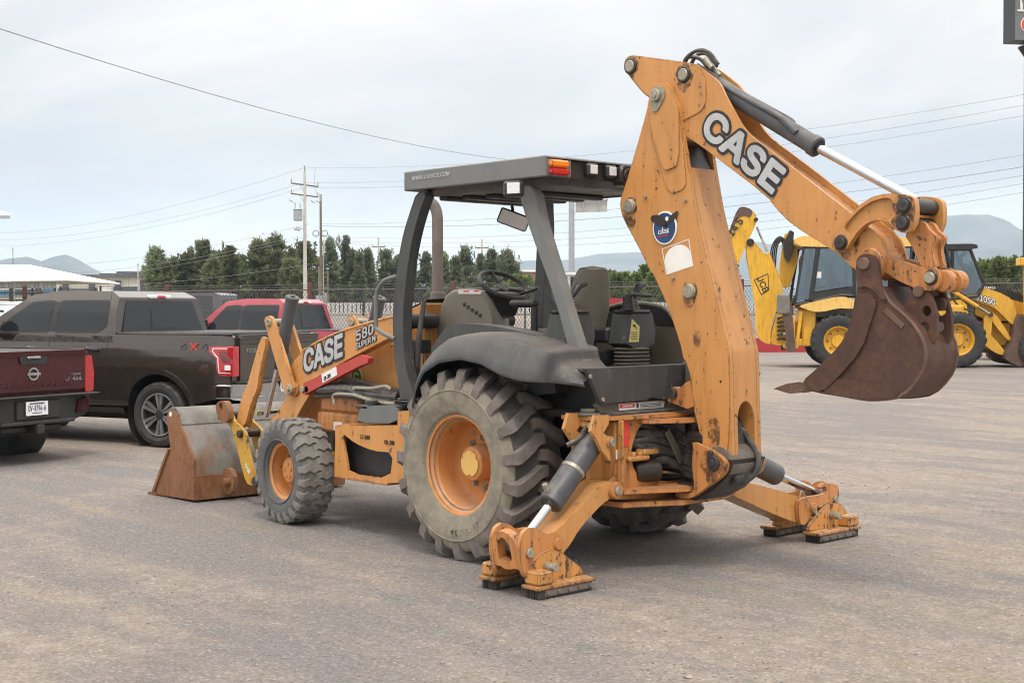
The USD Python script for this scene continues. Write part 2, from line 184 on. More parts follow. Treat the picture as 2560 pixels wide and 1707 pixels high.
 'j_boom': [[-2.329,3.128],[-2.176,3.382],[-2.036,3.24],[-1.615,2.7],[-1.475,2.444],[-1.321,2.076],[-1.445,1.567],[-1.583,1.341],[-1.666,1.001],[-1.651,0.604],[-1.749,0.59],[-1.917,0.689],[-2.001,0.831],[-2.035,1.058],[-2.025,1.483],[-2.145,2.136]],
 'j_dip': [[-2.771,3.5],[-2.57,4.065],[-2.5,4.191],[-2.402,4.233],[-2.178,4.16],[-2.038,4.003],[-2.032,3.805],[-2.204,3.411],[-2.343,3.1],[-2.566,2.591],[-2.68,3.045],[-2.736,3.272]],
 'j_dipdark': [[-2.777,3.498],[-2.571,4.063],[-2.501,4.19],[-2.403,4.237],[-2.18,4.164],[-2.137,4.059],[-2.207,3.947],[-2.347,3.99],[-2.515,3.949],[-2.626,3.696],[-2.738,3.47]],
 'j_swing': [[-1.665,0.604],[-1.61,1.001],[-1.5,1.398],[-1.249,1.454],[-1.219,0.633],[-1.441,0.542]],
 'j_rod': [[-2.009,3.704],[-1.741,3.048]],
 'j_cyl': [[-1.755,2.992],[-1.43,2.251]],
 'j_boom2': [[-1.285,3.485],[-1.215,3.542],[-1.159,3.456],[-0.876,2.968],[-1.07,2.312],[-1.182,2.055],[-1.352,2.141],[-1.41,2.657],[-1.354,3.0]],
 'j_stab': [[-1.569,2.008],[-1.514,2.036],[-1.215,2.021],[-1.104,1.565],[-1.019,0.458],[-1.209,0.43],[-1.349,1.51],[-1.513,1.538]],
 'j_cab': [[-0.771,3.121],[-0.998,1.635],[-0.588,1.745],[0.147,1.896],[0.527,1.798],[1.846,1.705],[1.936,3.101],[-0.403,3.16]],
 'j_roof': [[-0.963,3.386],[-0.704,3.384],[1.106,3.331],[1.74,3.326],[1.935,3.225],[1.936,3.101],[1.229,3.118],[-0.403,3.188],[-0.867,3.2]],
 'j_win1': [[-0.375,3.091],[0.047,3.033],[0.051,2.063],[-0.589,1.898]],
 'j_win2': [[0.143,2.783],[0.169,3.115],[1.814,3.102],[1.745,2.304],[0.527,1.868],[0.174,1.882]],
 'j_fend': [[-1.031,1.592],[-0.692,1.689],[-0.15,1.812],[0.121,1.839],[0.391,1.756],[0.526,1.714],[0.5,1.535],[0.257,1.521],[-0.013,1.536],[-0.419,1.439],[-0.691,1.454]],
 'j_logo': [[-2.104,2.291],[-1.727,2.468],[-1.704,2.021],[-1.907,1.88]],
 'j_case': [[-2.78,3.328],[-2.375,3.892]],
 'j_hoses': [[-1.527,2.827],[-1.472,3.284],[-1.248,3.568],[-1.107,3.453],[-1.05,3.167],[-0.938,3.28],[-0.911,3.594],[-0.742,3.593]],
 'd_roof': [[-0.553,3.177],[0.382,3.198],[0.53,3.172],[0.542,3.084],[0.358,3.055],[-0.552,3.069]],
 'd_arm': [[-0.202,2.183],[0.389,2.131],[1.052,1.979],[1.47,1.753],[1.571,1.352],[1.5,1.051],[1.179,1.377],[0.957,1.578],[0.514,1.729],[-0.102,1.957]],
 'd_hood': [[-0.216,2.313],[0.18,2.261],[1.044,2.082],[1.538,1.779],[1.416,1.654],[0.182,1.908],[-0.19,2.085]],
 'd_arm2': [[0.554,1.102],[0.85,0.901],[1.294,0.4],[1.172,0.299],[0.828,0.5],[0.581,0.751]],
 'd_link': [[0.732,1.378],[0.953,1.352],[0.908,0.775],[0.835,0.675],[0.723,0.951]],
 'd_link2': [[0.879,1.378],[1.002,1.428],[1.447,0.75],[1.35,0.675],[0.929,1.202]],
 'd_bkt': [[1.489,1.303],[1.707,1.402],[1.814,0.081],[1.473,0.055],[1.155,0.279],[1.444,0.754]],
 'd_cab': [[-0.552,3.069],[0.358,3.055],[0.609,2.206],[-0.202,2.234]],
 'd_win': [[-0.146,3.037],[0.334,3.04],[0.548,2.231],[-0.055,2.308]],
 'd_cyl': [[-0.213,2.057],[0.551,1.579],[0.896,1.365]],
 'd_grab': [[-0.307,3.334],[-0.256,3.083],[-0.117,2.356]],
 'd_exh': [[1.178,2.268],[1.186,3.007],[1.309,3.121]],
 'd_text': [[0.513,1.779],[1.029,1.615]],
 'd_fw': [[0.663,0.854]],
 'd_case': [[1.461,1.945],[2.046,1.685]],
 'd_mast': [[1.479,2.422],[1.649,2.434],[1.669,1.352],[1.547,1.402]],
 'pines': [[123.23,31.92,7.46,1.77],[124.42,30.82,6.58,1.09],[124.95,30.1,6.95,1.41],[126.42,29.26,6.66,1.27],[124.4,28.1,8.21,1.74],[126.22,27.32,7.2,1.42],[117.29,24.51,7.3,1.25],[121.66,24.36,6.55,1.22],[126.43,24.49,6.15,1.11],[123.49,22.56,8.06,2.01],[126.01,21.37,8.65,2.36],[118.13,18.92,7.07,1.18],[121.69,18.35,7.87,1.7],[119.47,30.27,5.94,1.05],[122.44,26.96,6.5,1.38],[122.74,21.66,6.98,1.69],[117.13,19.2,6.15,1.32]],
 'firs': [[129.36,30.59,7.71,0.71],[128.03,16.98,8.44,1.92],[130.96,16.14,8.76,1.21],[128.55,15.12,7.39,1.45],[127.67,14.38,7.11,1.28],[131.02,13.61,7.5,1.56],[136.18,12.53,7.68,1.45],[135.0,11.41,7.0,1.35],[134.65,25.61,7.83,1.35],[129.22,18.11,6.77,1.45]],
 'firs2': [[133.47,14.01,7.06,1.93],[134.9,12.39,7.62,1.95],[135.54,11.2,7.06,1.6],[137.31,10.08,7.8,1.51],[134.88,8.4,7.33,1.95],[137.07,6.74,7.42,1.98],[126.35,5.13,6.69,1.66],[131.59,4.31,7.8,2.25],[137.32,3.14,7.25,1.8],[133.79,2.09,7.64,1.93],[136.81,1.06,7.2,1.62],[127.36,0.4,7.28,2.34],[131.63,7.07,6.64,1.56],[128.96,-0.27,6.37,1.52]],
 'bushes': [[94.93,-0.45,4.08,0.77],[95.22,-0.93,4.02,0.77],[91.85,-1.93,3.88,0.69],[89.62,-3.34,3.89,0.62],[87.0,-4.44,3.98,0.6],[93.63,-6.77,4.34,0.88],[91.7,-7.03,4.14,0.75],[94.6,-7.9,4.3,0.83],[90.73,-8.15,4.11,0.74],[94.7,-9.21,4.78,0.65],[89.73,-9.07,4.28,0.67],[95.02,-10.49,4.14,0.83],[94.3,-6.34,4.06,0.71]],
 'bushes2': [[90.59,-14.09,5.02,0.97],[89.21,-14.32,4.84,0.83],[93.21,-30.51,4.85,1.0],[88.58,-29.63,4.56,0.88],[92.29,-31.92,4.98,0.86],[90.93,-31.97,4.87,0.84],[88.46,-31.73,5.0,0.95],[92.06,-33.55,4.99,0.85],[88.3,-32.68,4.98,0.88],[91.47,-34.37,5.17,0.85],[88.56,-33.97,5.0,0.95],[88.73,-13.36,4.69,0.89]],
}
# ------------------------------------------------------------------ naming, grouping
_used = {}
def numbered(parent, name):
    k = (parent, name); n = _used.get(k, 0); _used[k] = n+1
    return f'{parent}/{name}' if n == 0 else f'{parent}/{name}_{n:03d}'
def pathof(p): return '/World' if p is None else str(p.GetPath())
def tag(o, label=None, cat=None, group=None, kind=None):
    p = o if isinstance(o, Usd.Prim) else o.GetPrim()
    for k, v in (('label', label), ('category', cat), ('group', group), ('kind', kind)):
        if v: p.SetCustomDataByKey(k, v)
    return p
def thing(name, label=None, cat=None, loc=(0, 0, 0), rz=0.0, group=None, parent=None):
    x = UsdGeom.Xform.Define(stage, numbered(pathof(parent), name))
    x.AddTranslateOp().Set(Gf.Vec3d(*map(float, loc)))
    if rz: x.AddRotateZOp().Set(float(rz))
    return tag(x, label, cat, group)
def part(parent, name, loc=(0, 0, 0), rz=0.0): return thing(name, loc=loc, rz=rz, parent=parent)
def obj(name, mesh, mat, parent=None, smooth=32, label=None):
    if isinstance(mesh, (list, tuple)): mesh = cat(*mesh)
    m = usdkit.mesh(stage, numbered(pathof(parent), name), mesh, f'/World/Looks/{mat}', smooth=smooth)
    if label: m.GetPrim().SetCustomDataByKey('label', label)
    return m.GetPrim()
def each(name, ms, mat, parent=None, f=None, **k):
    for m in flat(ms): obj(name, f(m) if f else m, mat, parent, **k)
def ref(src, name, label, cat, loc, rz, group=None):
    r = thing(name, label, cat, loc, rz, group); r.GetReferences().AddInternalReference(src.GetPath()); r.SetInstanceable(True)
    return r
# ------------------------------------------------------------------ shapes
def V(*a): return np.array(a, float)
def tm(v, f): return trimesh.Trimesh(np.asarray(v, float), np.asarray(f, int), process=False)
def flat(a):
    for x in a:
        if isinstance(x, (list, tuple)): yield from flat(x)
        else: yield x
def cat(*ms): return trimesh.util.concatenate(list(flat(ms)))
def hull(pts): return trimesh.convex.convex_hull(np.asarray(pts, float))
def cbox(x0, x1, y0, y1, z0, z1, b=0.01):
    pts = []
    for x, sx in ((x0, 1), (x1, -1)):
        for y, sy in ((y0, 1), (y1, -1)):
            for z, sz in ((z0, 1), (z1, -1)):
                pts += [(x, y+sy*b, z+sz*b), (x+sx*b, y, z+sz*b), (x+sx*b, y+sy*b, z)]
    return hull(pts)
def frame_of(d):
    d = np.asarray(d, float); d = d/np.linalg.norm(d)
    a = np.cross(d, [0, 0, 1.0] if abs(d[2]) < .9 else [1.0, 0, 0]); a /= np.linalg.norm(a)
    return d, a, np.cross(d, a)
def spin(profile, p, d, n=28):
    """surface of revolution: profile of (radius, distance along d)"""
    d, a, b = frame_of(d); t = np.arange(n)*2*PI/n; k = len(profile)
    v = np.concatenate([np.asarray(p)+h*d+r*(np.cos(t)[:, None]*a+np.sin(t)[:, None]*b) for r, h in profile])
    f = []
    for i in range(k-1):
        for j in range(n):
            q = (i*n+j, i*n+(j+1) % n, (i+1)*n+(j+1) % n, (i+1)*n+j); f += [(q[0], q[1], q[2]), (q[0], q[2], q[3])]
    return tm(v, f)
def cyl(p, q, r, n=20, r2=None, c=0.0):
    p, q = np.asarray(p, float), np.asarray(q, float); L = np.linalg.norm(q-p); r2 = r if r2 is None else r2
    c = c or min(.12*min(r, r2), .25*L)
    return spin([(1e-4, 0), (r-c, 0), (r, c), (r2, L-c), (r2-c, L), (1e-4, L)], p, q-p, n)
def pin(p, d, r, l, n=20, hexhead=False): return cyl(p, np.asarray(p)+np.asarray(d, float)*l, r, 6 if hexhead else n)
def catmull(pts, k=6):
    p = np.asarray(pts, float); q = np.vstack([2*p[0]-p[1], p, 2*p[-1]-p[-2]]); out = []
    for i in range(1, len(q)-2):
        for t in np.arange(k)/k:
            out.append(.5*((2*q[i])+(-q[i-1]+q[i+1])*t+(2*q[i-1]-5*q[i]+4*q[i+1]-q[i+2])*t*t+(-q[i-1]+3*q[i]-3*q[i+1]+q[i+2])*t**3))
    out.append(p[-1]); return np.array(out)
def tube(pts, r, n=8, k=6, rad=None):
    p = catmull(pts, k) if k > 1 and len(pts) > 2 else np.asarray(pts, float)
    t = np.gradient(p, axis=0); t /= np.linalg.norm(t, axis=1, keepdims=True)+1e-12
    a = np.cross(t[0], [0, 0, 1.0] if abs(t[0][2]) < .9 else [1.0, 0, 0]); v = []
    rr = np.interp(np.linspace(0, 1, len(p)), np.linspace(0, 1, len(rad)), rad) if rad is not None else np.full(len(p), r)
    th = np.arange(n)*2*PI/n
    for i in range(len(p)):
        a = a-t[i]*(a@t[i]); a /= np.linalg.norm(a)+1e-12; b = np.cross(t[i], a)
        v.append(p[i]+rr[i]*(np.cos(th)[:, None]*a+np.sin(th)[:, None]*b))
    v = np.concatenate(v+[p[:1], p[-1:]]); f = []; m = len(p)
    for i in range(m-1):
        for j in range(n):
            A, B, C, D = i*n+j, i*n+(j+1) % n, (i+1)*n+(j+1) % n, (i+1)*n+j; f += [(A, B, C), (A, C, D)]
    for j in range(n): f += [(m*n, (j+1) % n, j), (m*n+1, (m-1)*n+j, (m-1)*n+(j+1) % n)]
    return tm(v, f)
def chaikin(p, n=1, q=.22):
    p = np.asarray(p, float)
    for _ in range(n):
        nx = np.roll(p, -1, axis=0); p = np.stack([p*(1-q)+nx*q, p*q+nx*(1-q)], 1).reshape(-1, p.shape[1])
    return p
def poly(p, rnd=0): 
    g = Polygon(chaikin(p, rnd) if rnd else p); 
    return g if g.is_valid else g.buffer(0)
def geoms(g): return [x for x in getattr(g, 'geoms', [g]) if x.area > 1e-8]
def orient(m):
    if m.volume < 0: m.invert()
    return m
def plate(p, a0, a1, axis='Y', rnd=0):
    """polygon (2-D points or shapely) in the plane across the axis, solid between a0 and a1. Y: (x,z)  X: (y,z)  Z: (x,y)"""
    g = p if hasattr(p, 'geom_type') else poly(p, rnd); out = []
    for q in geoms(g):
        m = trimesh.creation.extrude_polygon(q, abs(a1-a0), engine='earcut'); v = np.array(m.vertices); h = v[:, 2]+min(a0, a1)
        v = {'Y': np.c_[v[:, 0], h, v[:, 1]], 'X': np.c_[h, v[:, 0], v[:, 1]], 'Z': np.c_[v[:, 0], v[:, 1], h]}[axis]
        out.append(orient(tm(v, m.faces)))
    return cat(out)
def mani(m): return m3.Manifold(m3.Mesh(np.asarray(m.vertices, np.float32), np.asarray(m.faces, np.uint32)))
def welded(m): return trimesh.Trimesh(m.vertices, m.faces, process=True)
def cut(a, *bs):
    r = mani(welded(a))
    for b in bs: r = r-mani(welded(b))
    q = r.to_mesh(); return tm(q.vert_properties[:, :3], q.tri_verts)
def move(m, d): m = m.copy(); m.apply_translation(d); return m
def turn(m, deg, axis, at=(0, 0, 0)): m = m.copy(); m.apply_transform(trimesh.transformations.rotation_matrix(math.radians(deg), axis, at)); return m
def mirY(m):
    v = np.array(m.vertices); v[:, 1] *= -1; return tm(v, np.asarray(m.faces)[:, ::-1])
def refine(m, L):
    v, f = trimesh.remesh.subdivide_to_size(m.vertices, m.faces, L, max_iter=12); 
    return trimesh.Trimesh(v, f, process=True)
def band(rows):
    """grid surface through equal-length rows of points"""
    rows = [np.asarray(r, float) for r in rows]; n = len(rows[0]); v = np.concatenate(rows); f = []
    for i in range(len(rows)-1):
        for j in range(n-1):
            a, b, c, d = i*n+j, i*n+j+1, (i+1)*n+j+1, (i+1)*n+j; f += [(a, b, c), (a, c, d)]
    return tm(v, f)
def resample(p, n):
    p = np.asarray(p, float); s = np.r_[0, np.cumsum(np.linalg.norm(np.diff(p, axis=0), axis=1))]
    return np.stack([np.interp(np.linspace(0, s[-1], n), s, p[:, k]) for k in range(p.shape[1])], 1)
def thick(m, t):
    """closed shell of thickness t along vertex normals (smooth surfaces)"""
    m = trimesh.Trimesh(m.vertices, m.faces, process=True); v = np.array(m.vertices); n = m.vertex_normals; f = np.array(m.faces); k = len(v)
    e = trimesh.grouping.group_rows(np.sort(m.edges, axis=1), require_count=1); b = m.edges[e]
    side = [(a, c, c+k) for a, c in b]+[(a, c+k, a+k) for a, c in b]
    side = [(x[1], x[0], x[2]) if i < len(b) else (x[0], x[2], x[1]) for i, x in enumerate([(a, c, c+k) for a, c in b]+[(a, c+k, a+k) for a, c in b])]
    return tm(np.vstack([v, v-t*n]), np.vstack([f, f[:, ::-1]+k, np.array(side)]))
# ------------------------------------------------------------------ lettering
_tp = {}
def text_poly(s, bold=True):
    if (s, bold) not in _tp:
        m = meshkit.text_mesh(s, 1.0, 0.1, bold); top = m.vertices[m.faces][m.face_normals[:, 2] > .9][:, :, :2]
        _tp[s, bold] = unary_union([Polygon(t).buffer(1e-4) for t in top])
    return _tp[s, bold]
def letters(s, o, xd, ud, w=None, h=None, d=.003, grow=0.0, lift=0.0, bold=True, slant=0.0, shape=None):
    """lettering s as a thin solid: o lower left corner, xd reading direction, ud up direction, w width, h height"""
    g = shape if shape is not None else text_poly(s, bold); x0, y0, x1, y1 = g.bounds
    xd, ud = np.array(xd, float), np.array(ud, float); xd = xd/np.linalg.norm(xd); ud = ud/np.linalg.norm(ud); nn = np.cross(xd, ud); nn /= np.linalg.norm(nn)
    sy = h/(y1-y0) if h else w/(x1-x0); sx = w/(x1-x0) if w else sy
    g = affinity.affine_transform(g, [sx, slant*sy, 0, sy, -x0*sx-slant*sy*y0, -y0*sy])
    if grow: g = g.buffer(grow, join_style=1).simplify(grow*.1)
    out = []
    for q in geoms(g):
        m = trimesh.creation.extrude_polygon(q, d, engine='earcut'); v = np.array(m.vertices)
        out.append(orient(tm(np.asarray(o)+v[:, :1]*xd+v[:, 1:2]*ud+(v[:, 2:]+lift)*nn, m.faces)))
    return cat(out)
def XZ(p, y): return V(p[0], y, p[1])
# ------------------------------------------------------------------ materials
def mat(name, nodes, links, surface='p.BSDF', volume=None): return usdkit.material(stage, f'/World/Looks/{name}', nodes, links, surface=surface, volume=volume)
def plain(name, col, rough=.5, metal=0.0, var=.12, scale=6.0, coat=0.0, bump=0.0, bscale=60.0, spec=.5, dust=0.0, dustcol=(.36, .30, .23)):
    """one colour with uneven tone, a little dust on what faces up"""
    c = np.array(col)
    n = {'g': ('geometry', {}), 'n': ('noise_texture', {'scale': scale, 'detail': 5, 'roughness': .6}),
         'r': ('rgb_ramp', {'ramp': [(.3, tuple(c*(1-var))), (.7, tuple(np.minimum(c*(1+var), .95)))]}),
         'rr': ('map_range', {'from_min': .3, 'from_max': .7, 'to_min': max(rough-.08, .02), 'to_max': min(rough+.1, 1)}),
         'p': ('principled_bsdf', {'metallic': metal, 'coat_weight': coat, 'coat_roughness': .08, 'specular_ior_level': spec})}
    l = [('g.position', 'n.vector'), ('n.fac', 'r.fac'), ('n.fac', 'rr.value'), ('rr.result', 'p.roughness')]
    src = 'r.color'
    if dust:
        n.update({'sn': ('separate_xyz', {}), 'n2': ('noise_texture', {'scale': scale*1.7, 'detail': 4}), 'up': ('map_range', {'from_min': .25, 'from_max': 1, 'to_min': .12, 'to_max': 1, 'clamp': True}),
                  'nm': ('map_range', {'from_min': .38, 'from_max': .68, 'to_min': 0, 'to_max': dust, 'clamp': True}), 'ml': ('math', {'math_type': 'multiply'}),
                  'dm': ('mix_color', {'blend_type': 'mix', 'b': dustcol})})
        l += [('g.normal', 'sn.vector'), ('sn.z', 'up.value'), ('g.position', 'n2.vector'), ('n2.fac', 'nm.value'), ('up.result', 'ml.value1'), ('nm.result', 'ml.value2'), ('ml.value', 'dm.fac'), (src, 'dm.a')]
        src = 'dm.result'
    l.append((src, 'p.base_color'))
    if bump:
        n.update({'bn': ('noise_texture', {'scale': bscale, 'detail': 4}), 'b': ('bump', {'strength': bump, 'distance': .02})})
        l += [('g.position', 'bn.vector'), ('bn.fac', 'b.height'), ('b.normal', 'p.normal')]
    return mat(name, n, l)
def worn(name, col, chip=(.06, .032, .02), rough=.42, amount=.5, edge=.007, grime=.35, var=.07, coat=0.0, dust=.3, scratch=.5, grimecol=(.10, .06, .035)):
    """machine paint: rounded edges that have lost paint, rust chips, scratches, streaky grime and dust"""
    c = np.array(col)
    n = {'g': ('geometry', {}), 'bv': ('bevel', {'radius': edge, 'samples': 4}),
     'dt': ('vector_math', {'math_type': 'dot_product'}),
     'ed': ('map_range', {'from_min': .985, 'from_max': .86, 'to_min': 0, 'to_max': 1, 'clamp': True}),
     'n1': ('noise_texture', {'scale': 1.9, 'detail': 6, 'roughness': .6}), 'n2': ('noise_texture', {'scale': 26, 'detail': 6, 'roughness': .62}),
     'ms': ('mapping', {'scale': (7, 7, .9), 'rotation': (.1, .25, 0)}), 'n3': ('noise_texture', {'scale': 2.6, 'detail': 6, 'roughness': .65}),
     'mc': ('mapping', {'scale': (3, 3, 26), 'rotation': (.5, .9, .2)}), 'n4': ('noise_texture', {'scale': 3.0, 'detail': 5, 'roughness': .75}),
     'base': ('rgb_ramp', {'ramp': [(.3, tuple(c*(1-var))), (.5, tuple(c)), (.72, tuple(np.minimum(c*(1+var)+.012, .95)))]}),
     'gr': ('map_range', {'from_min': .47, 'from_max': .70, 'to_min': 0, 'to_max': grime, 'clamp': True}),
     'm1': ('mix_color', {'b': grimecol}),
     'ch': ('math', {'math_type': 'multiply_add', 'value2': .34*amount}), 'cl': ('math', {'math_type': 'multiply_add', 'value2': .7}), 'cls': ('math', {'math_type': 'add', 'value2': -.35}), 'cs': ('map_range', {'from_min': .705-.06*amount, 'from_max': .735-.06*amount, 'to_min': 0, 'to_max': .92, 'clamp': True}),
     'm2': ('mix_color', {'b': chip}),
     'sc': ('map_range', {'from_min': .655, 'from_max': .70, 'to_min': 0, 'to_max': scratch, 'clamp': True}), 'm3': ('mix_color', {'b': chip}),
     'sn': ('separate_xyz', {}), 'upz': ('map_range', {'from_min': .3, 'from_max': 1, 'to_min': .06, 'to_max': 1, 'clamp': True}), 'du': ('map_range', {'from_min': .36, 'from_max': .66, 'to_min': 0, 'to_max': dust, 'clamp': True}),
     'dm': ('math', {'math_type': 'multiply'}), 'm4': ('mix_color', {'b': (.38, .32, .25)}),
     'ra': ('math', {'math_type': 'multiply_add', 'value2': .35, 'value3': rough}), 
     'p': ('principled_bsdf', {'coat_weight': coat, 'coat_roughness': .15})}
    l = [('g.normal', 'dt.vector1'), ('bv.bevel', 'dt.vector2'), ('dt.value', 'ed.value'), ('bv.bevel', 'p.normal')]
    for k in ('n1', 'n2'): l.append(('g.position', k+'.vector'))
    l += [('g.position', 'ms.vector'), ('ms.vector', 'n3.vector'), ('g.position', 'mc.vector'), ('mc.vector', 'n4.vector'),
     ('n1.fac', 'base.fac'), ('n3.fac', 'gr.value'), ('base.color', 'm1.a'), ('gr.result', 'm1.fac'),
     ('ed.result', 'ch.value1'), ('n2.fac', 'ch.value3'), ('n3.fac', 'cl.value1'), ('ch.value', 'cl.value3'), ('cl.value', 'cls.value1'), ('cls.value', 'cs.value'), ('cs.result', 'm2.fac'), ('m1.result', 'm2.a'),
     ('n4.fac', 'sc.value'), ('sc.result', 'm3.fac'), ('m2.result', 'm3.a'),
     ('g.normal', 'sn.vector'), ('sn.z', 'upz.value'), ('n1.fac', 'du.value'), ('upz.result', 'dm.value1'), ('du.result', 'dm.value2'), ('dm.value', 'm4.fac'), ('m3.result', 'm4.a'),
     ('m4.result', 'p.base_color'), ('cs.result', 'ra.value1'), ('ra.value', 'p.roughness')]
    return mat(name, n, l)
def rusty(name, a, b, c, scale=3.0, rough=.75, stretch=(1, 1, 1), metal=0.0):
    return mat(name, {'g': ('geometry', {}), 'mp': ('mapping', {'scale': stretch}), 'n': ('noise_texture', {'scale': scale, 'detail': 8, 'roughness': .68, 'distortion': .4}), 'n2': ('noise_texture', {'scale': scale*9, 'detail': 6, 'roughness': .7}),
      'mx': ('mix_float', {'fac': .35}), 'r': ('rgb_ramp', {'ramp': [(.34, a), (.5, b), (.66, c)]}), 'bp': ('bump', {'strength': .35, 'distance': .006}),
      'p': ('principled_bsdf', {'roughness': rough, 'metallic': metal})},
      [('g.position', 'mp.vector'), ('mp.vector', 'n.vector'), ('mp.vector', 'n2.vector'), ('n.fac', 'mx.a'), ('n2.fac', 'mx.b'), ('mx.result', 'r.fac'), ('r.color', 'p.base_color'), ('n2.fac', 'bp.height'), ('bp.normal', 'p.normal')])
def carpaint(name, col, metal=.3, rough=.32, coat=.8, dust=.10):
    return plain(name, col, rough=rough, metal=metal, var=.06, scale=1.2, coat=coat, dust=dust)
def window(name, tint=(.25, .3, .3), gloss=.06, see=.75):
    """car or cab glass: partly see-through pane with a mirror film"""
    return mat(name, {'t': ('transparent_bsdf', {'color': tuple(np.array(tint)*see/.75)}), 'gl': ('glossy_bsdf', {'color': (.95, .97, 1), 'roughness': .015}), 'fr': ('fresnel', {'IOR': 1.52}), 'mr': ('map_range', {'from_min': 0, 'from_max': 1, 'to_min': gloss, 'to_max': 1}), 'm': ('mix_closure', {})},
      [('fr.fac', 'mr.value'), ('mr.result', 'm.fac'), ('t.BSDF', 'm.closure1'), ('gl.BSDF', 'm.closure2')], surface='m.closure')
worn('machine_orange', (.485, .226, .064), rough=.38, amount=.7, grime=.34, scratch=.55, grimecol=(.22, .09, .03))
worn('machine_orange_worn', (.45, .185, .050), rough=.5, amount=1.0, grime=.7, scratch=.6, grimecol=(.12, .055, .025))
worn('machine_orange_oily', (.34, .12, .03), rough=.4, amount=1.2, grime=.9, scratch=.7, grimecol=(.035, .02, .013))
worn('foot_yellow', (.48, .215, .05), rough=.5, amount=2.2, grime=.8, scratch=.9, edge=.012)
worn('coupler_yellow', (.47, .27, .035), rough=.45, amount=.8, grime=.4, scratch=.6)
worn('rim_orange', (.55, .22, .058), rough=.5, amount=.2, grime=.25, scratch=.1, dust=.5)
worn('machine_yellow', (.66, .36, .022), rough=.4, amount=.55, grime=.35, scratch=.5)
worn('deere_yellow', (.62, .33, .025), rough=.4, amount=.35, grime=.3, scratch=.3)
worn('cream_yellow', (.70, .44, .12), rough=.45, amount=.3, grime=.2, scratch=.2)
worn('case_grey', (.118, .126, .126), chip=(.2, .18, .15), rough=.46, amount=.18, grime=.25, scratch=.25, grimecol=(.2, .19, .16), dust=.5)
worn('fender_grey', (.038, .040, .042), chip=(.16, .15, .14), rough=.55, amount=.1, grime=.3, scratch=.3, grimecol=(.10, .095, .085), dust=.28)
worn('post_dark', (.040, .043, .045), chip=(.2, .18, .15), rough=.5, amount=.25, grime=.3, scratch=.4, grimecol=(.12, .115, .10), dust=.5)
plain('roof_black', (.018, .018, .020), rough=.5, var=.25, dust=.15)
plain('black_plastic', (.016, .016, .018), rough=.42, var=.3, dust=.25)
plain('black_rubber', (.030, .026, .023), rough=.8, var=.5, scale=40, dust=.5)
plain('hose_rubber', (.034, .033, .034), rough=.34, var=.4, dust=.75, scale=14)
plain('cyl_grey', (.050, .053, .060), rough=.45, var=.2, dust=.3, scale=9)
plain('chrome_rod', (.58, .59, .61), rough=.12, metal=1.0, var=.05, scale=20)
plain('steel_pin', (.30, .28, .22), rough=.45, metal=.55, var=.3, scale=40, dust=.3)
plain('dark_steel', (.045, .042, .040), rough=.5, metal=.4, var=.35, scale=30)
plain('oily_black', (.018, .013, .010), rough=.35, var=.4, scale=14)
plain('khaki', (.170, .150, .118), rough=.62, var=.10, scale=3, dust=.35, bump=.15, bscale=400)
plain('khaki_dark', (.105, .094, .074), rough=.6, var=.15, scale=3, dust=.3)
plain('seat_vinyl', (.115, .103, .082), rough=.5, var=.16, scale=5, dust=.4)
plain('exhaust_rust', (.135, .112, .098), rough=.8, var=.25, scale=9, bump=.2)
plain('tyre_sidewall', (.195, .178, .138), rough=.9, var=.30, scale=11, bump=.2, bscale=60)
plain('tyre_tread', (.066, .062, .058), rough=.85, var=.35, scale=6, dust=.8, dustcol=(.19, .165, .15))
plain('tyre_lug', (.130, .112, .102), rough=.9, var=.35, scale=9, dust=.5, dustcol=(.2, .175, .16))
plain('front_sidewall', (.085, .085, .085), rough=.85, var=.25, scale=6, dust=.7, dustcol=(.2, .19, .17))
plain('front_tread', (.165, .155, .142), rough=.9, var=.25, scale=9, bump=.15)
plain('tyre_black', (.020, .020, .021), rough=.75, var=.3, scale=9, dust=.35)
plain('yellow_tyre', (.020, .021, .023), rough=.75, var=.25, scale=6, dust=.25)
plain('rod_red', (.38, .045, .036), rough=.5, var=.15, scale=5, dust=.3)
plain('sticker_white', (.66, .66, .64), rough=.45, var=.07, scale=12)
plain('sticker_red', (.62, .05, .04), rough=.4, var=.08)
plain('decal_silver', (.40, .41, .41), rough=.35, metal=.25, var=.16, scale=5)
plain('decal_black', (.012, .013, .016), rough=.4, var=.2)
plain('decal_white', (.72, .71, .67), rough=.5, var=.06, scale=10)
plain('decal_blue', (.012, .045, .12), rough=.35, var=.6, scale=7)
plain('decal_brown', (.022, .014, .012), rough=.5, var=.35, scale=30)
plain('decal_yellow', (.55, .47, .15), rough=.5, var=.08)
plain('decal_green', (.02, .10, .03), rough=.5, var=.08)
plain('chalk', (.60, .58, .52), rough=.9, var=.2, scale=60)
plain('lamp_amber', (.78, .20, .012), rough=.2, coat=.6, var=.1, scale=40)
plain('lamp_red', (.42, .012, .016), rough=.2, coat=.6, var=.12, scale=40)
plain('lamp_clear', (.62, .64, .64), rough=.15, coat=.8, var=.12, scale=50)
plain('mirror_glass', (.50, .50, .50), rough=.03, metal=1.0, var=.02)
rusty('bucket_rust', (.032, .015, .009), (.066, .029, .018), (.125, .055, .030), scale=3.2, rough=.72)
rusty('bucket_rust_wear', (.055, .03, .022), (.10, .055, .038), (.17, .10, .07), scale=7, rough=.6)
rusty('loader_rust', (.085, .032, .012), (.20, .085, .034), (.19, .13, .075), scale=2.6, rough=.75, stretch=(1, 1, .5))
rusty('loader_steel', (.16, .075, .034), (.17, .165, .150), (.21, .205, .195), scale=1.8, rough=.5, stretch=(1, 1, .45), metal=.2)
rusty('loader_edge', (.10, .07, .045), (.17, .16, .14), (.24, .23, .21), scale=6, rough=.5, metal=.2)
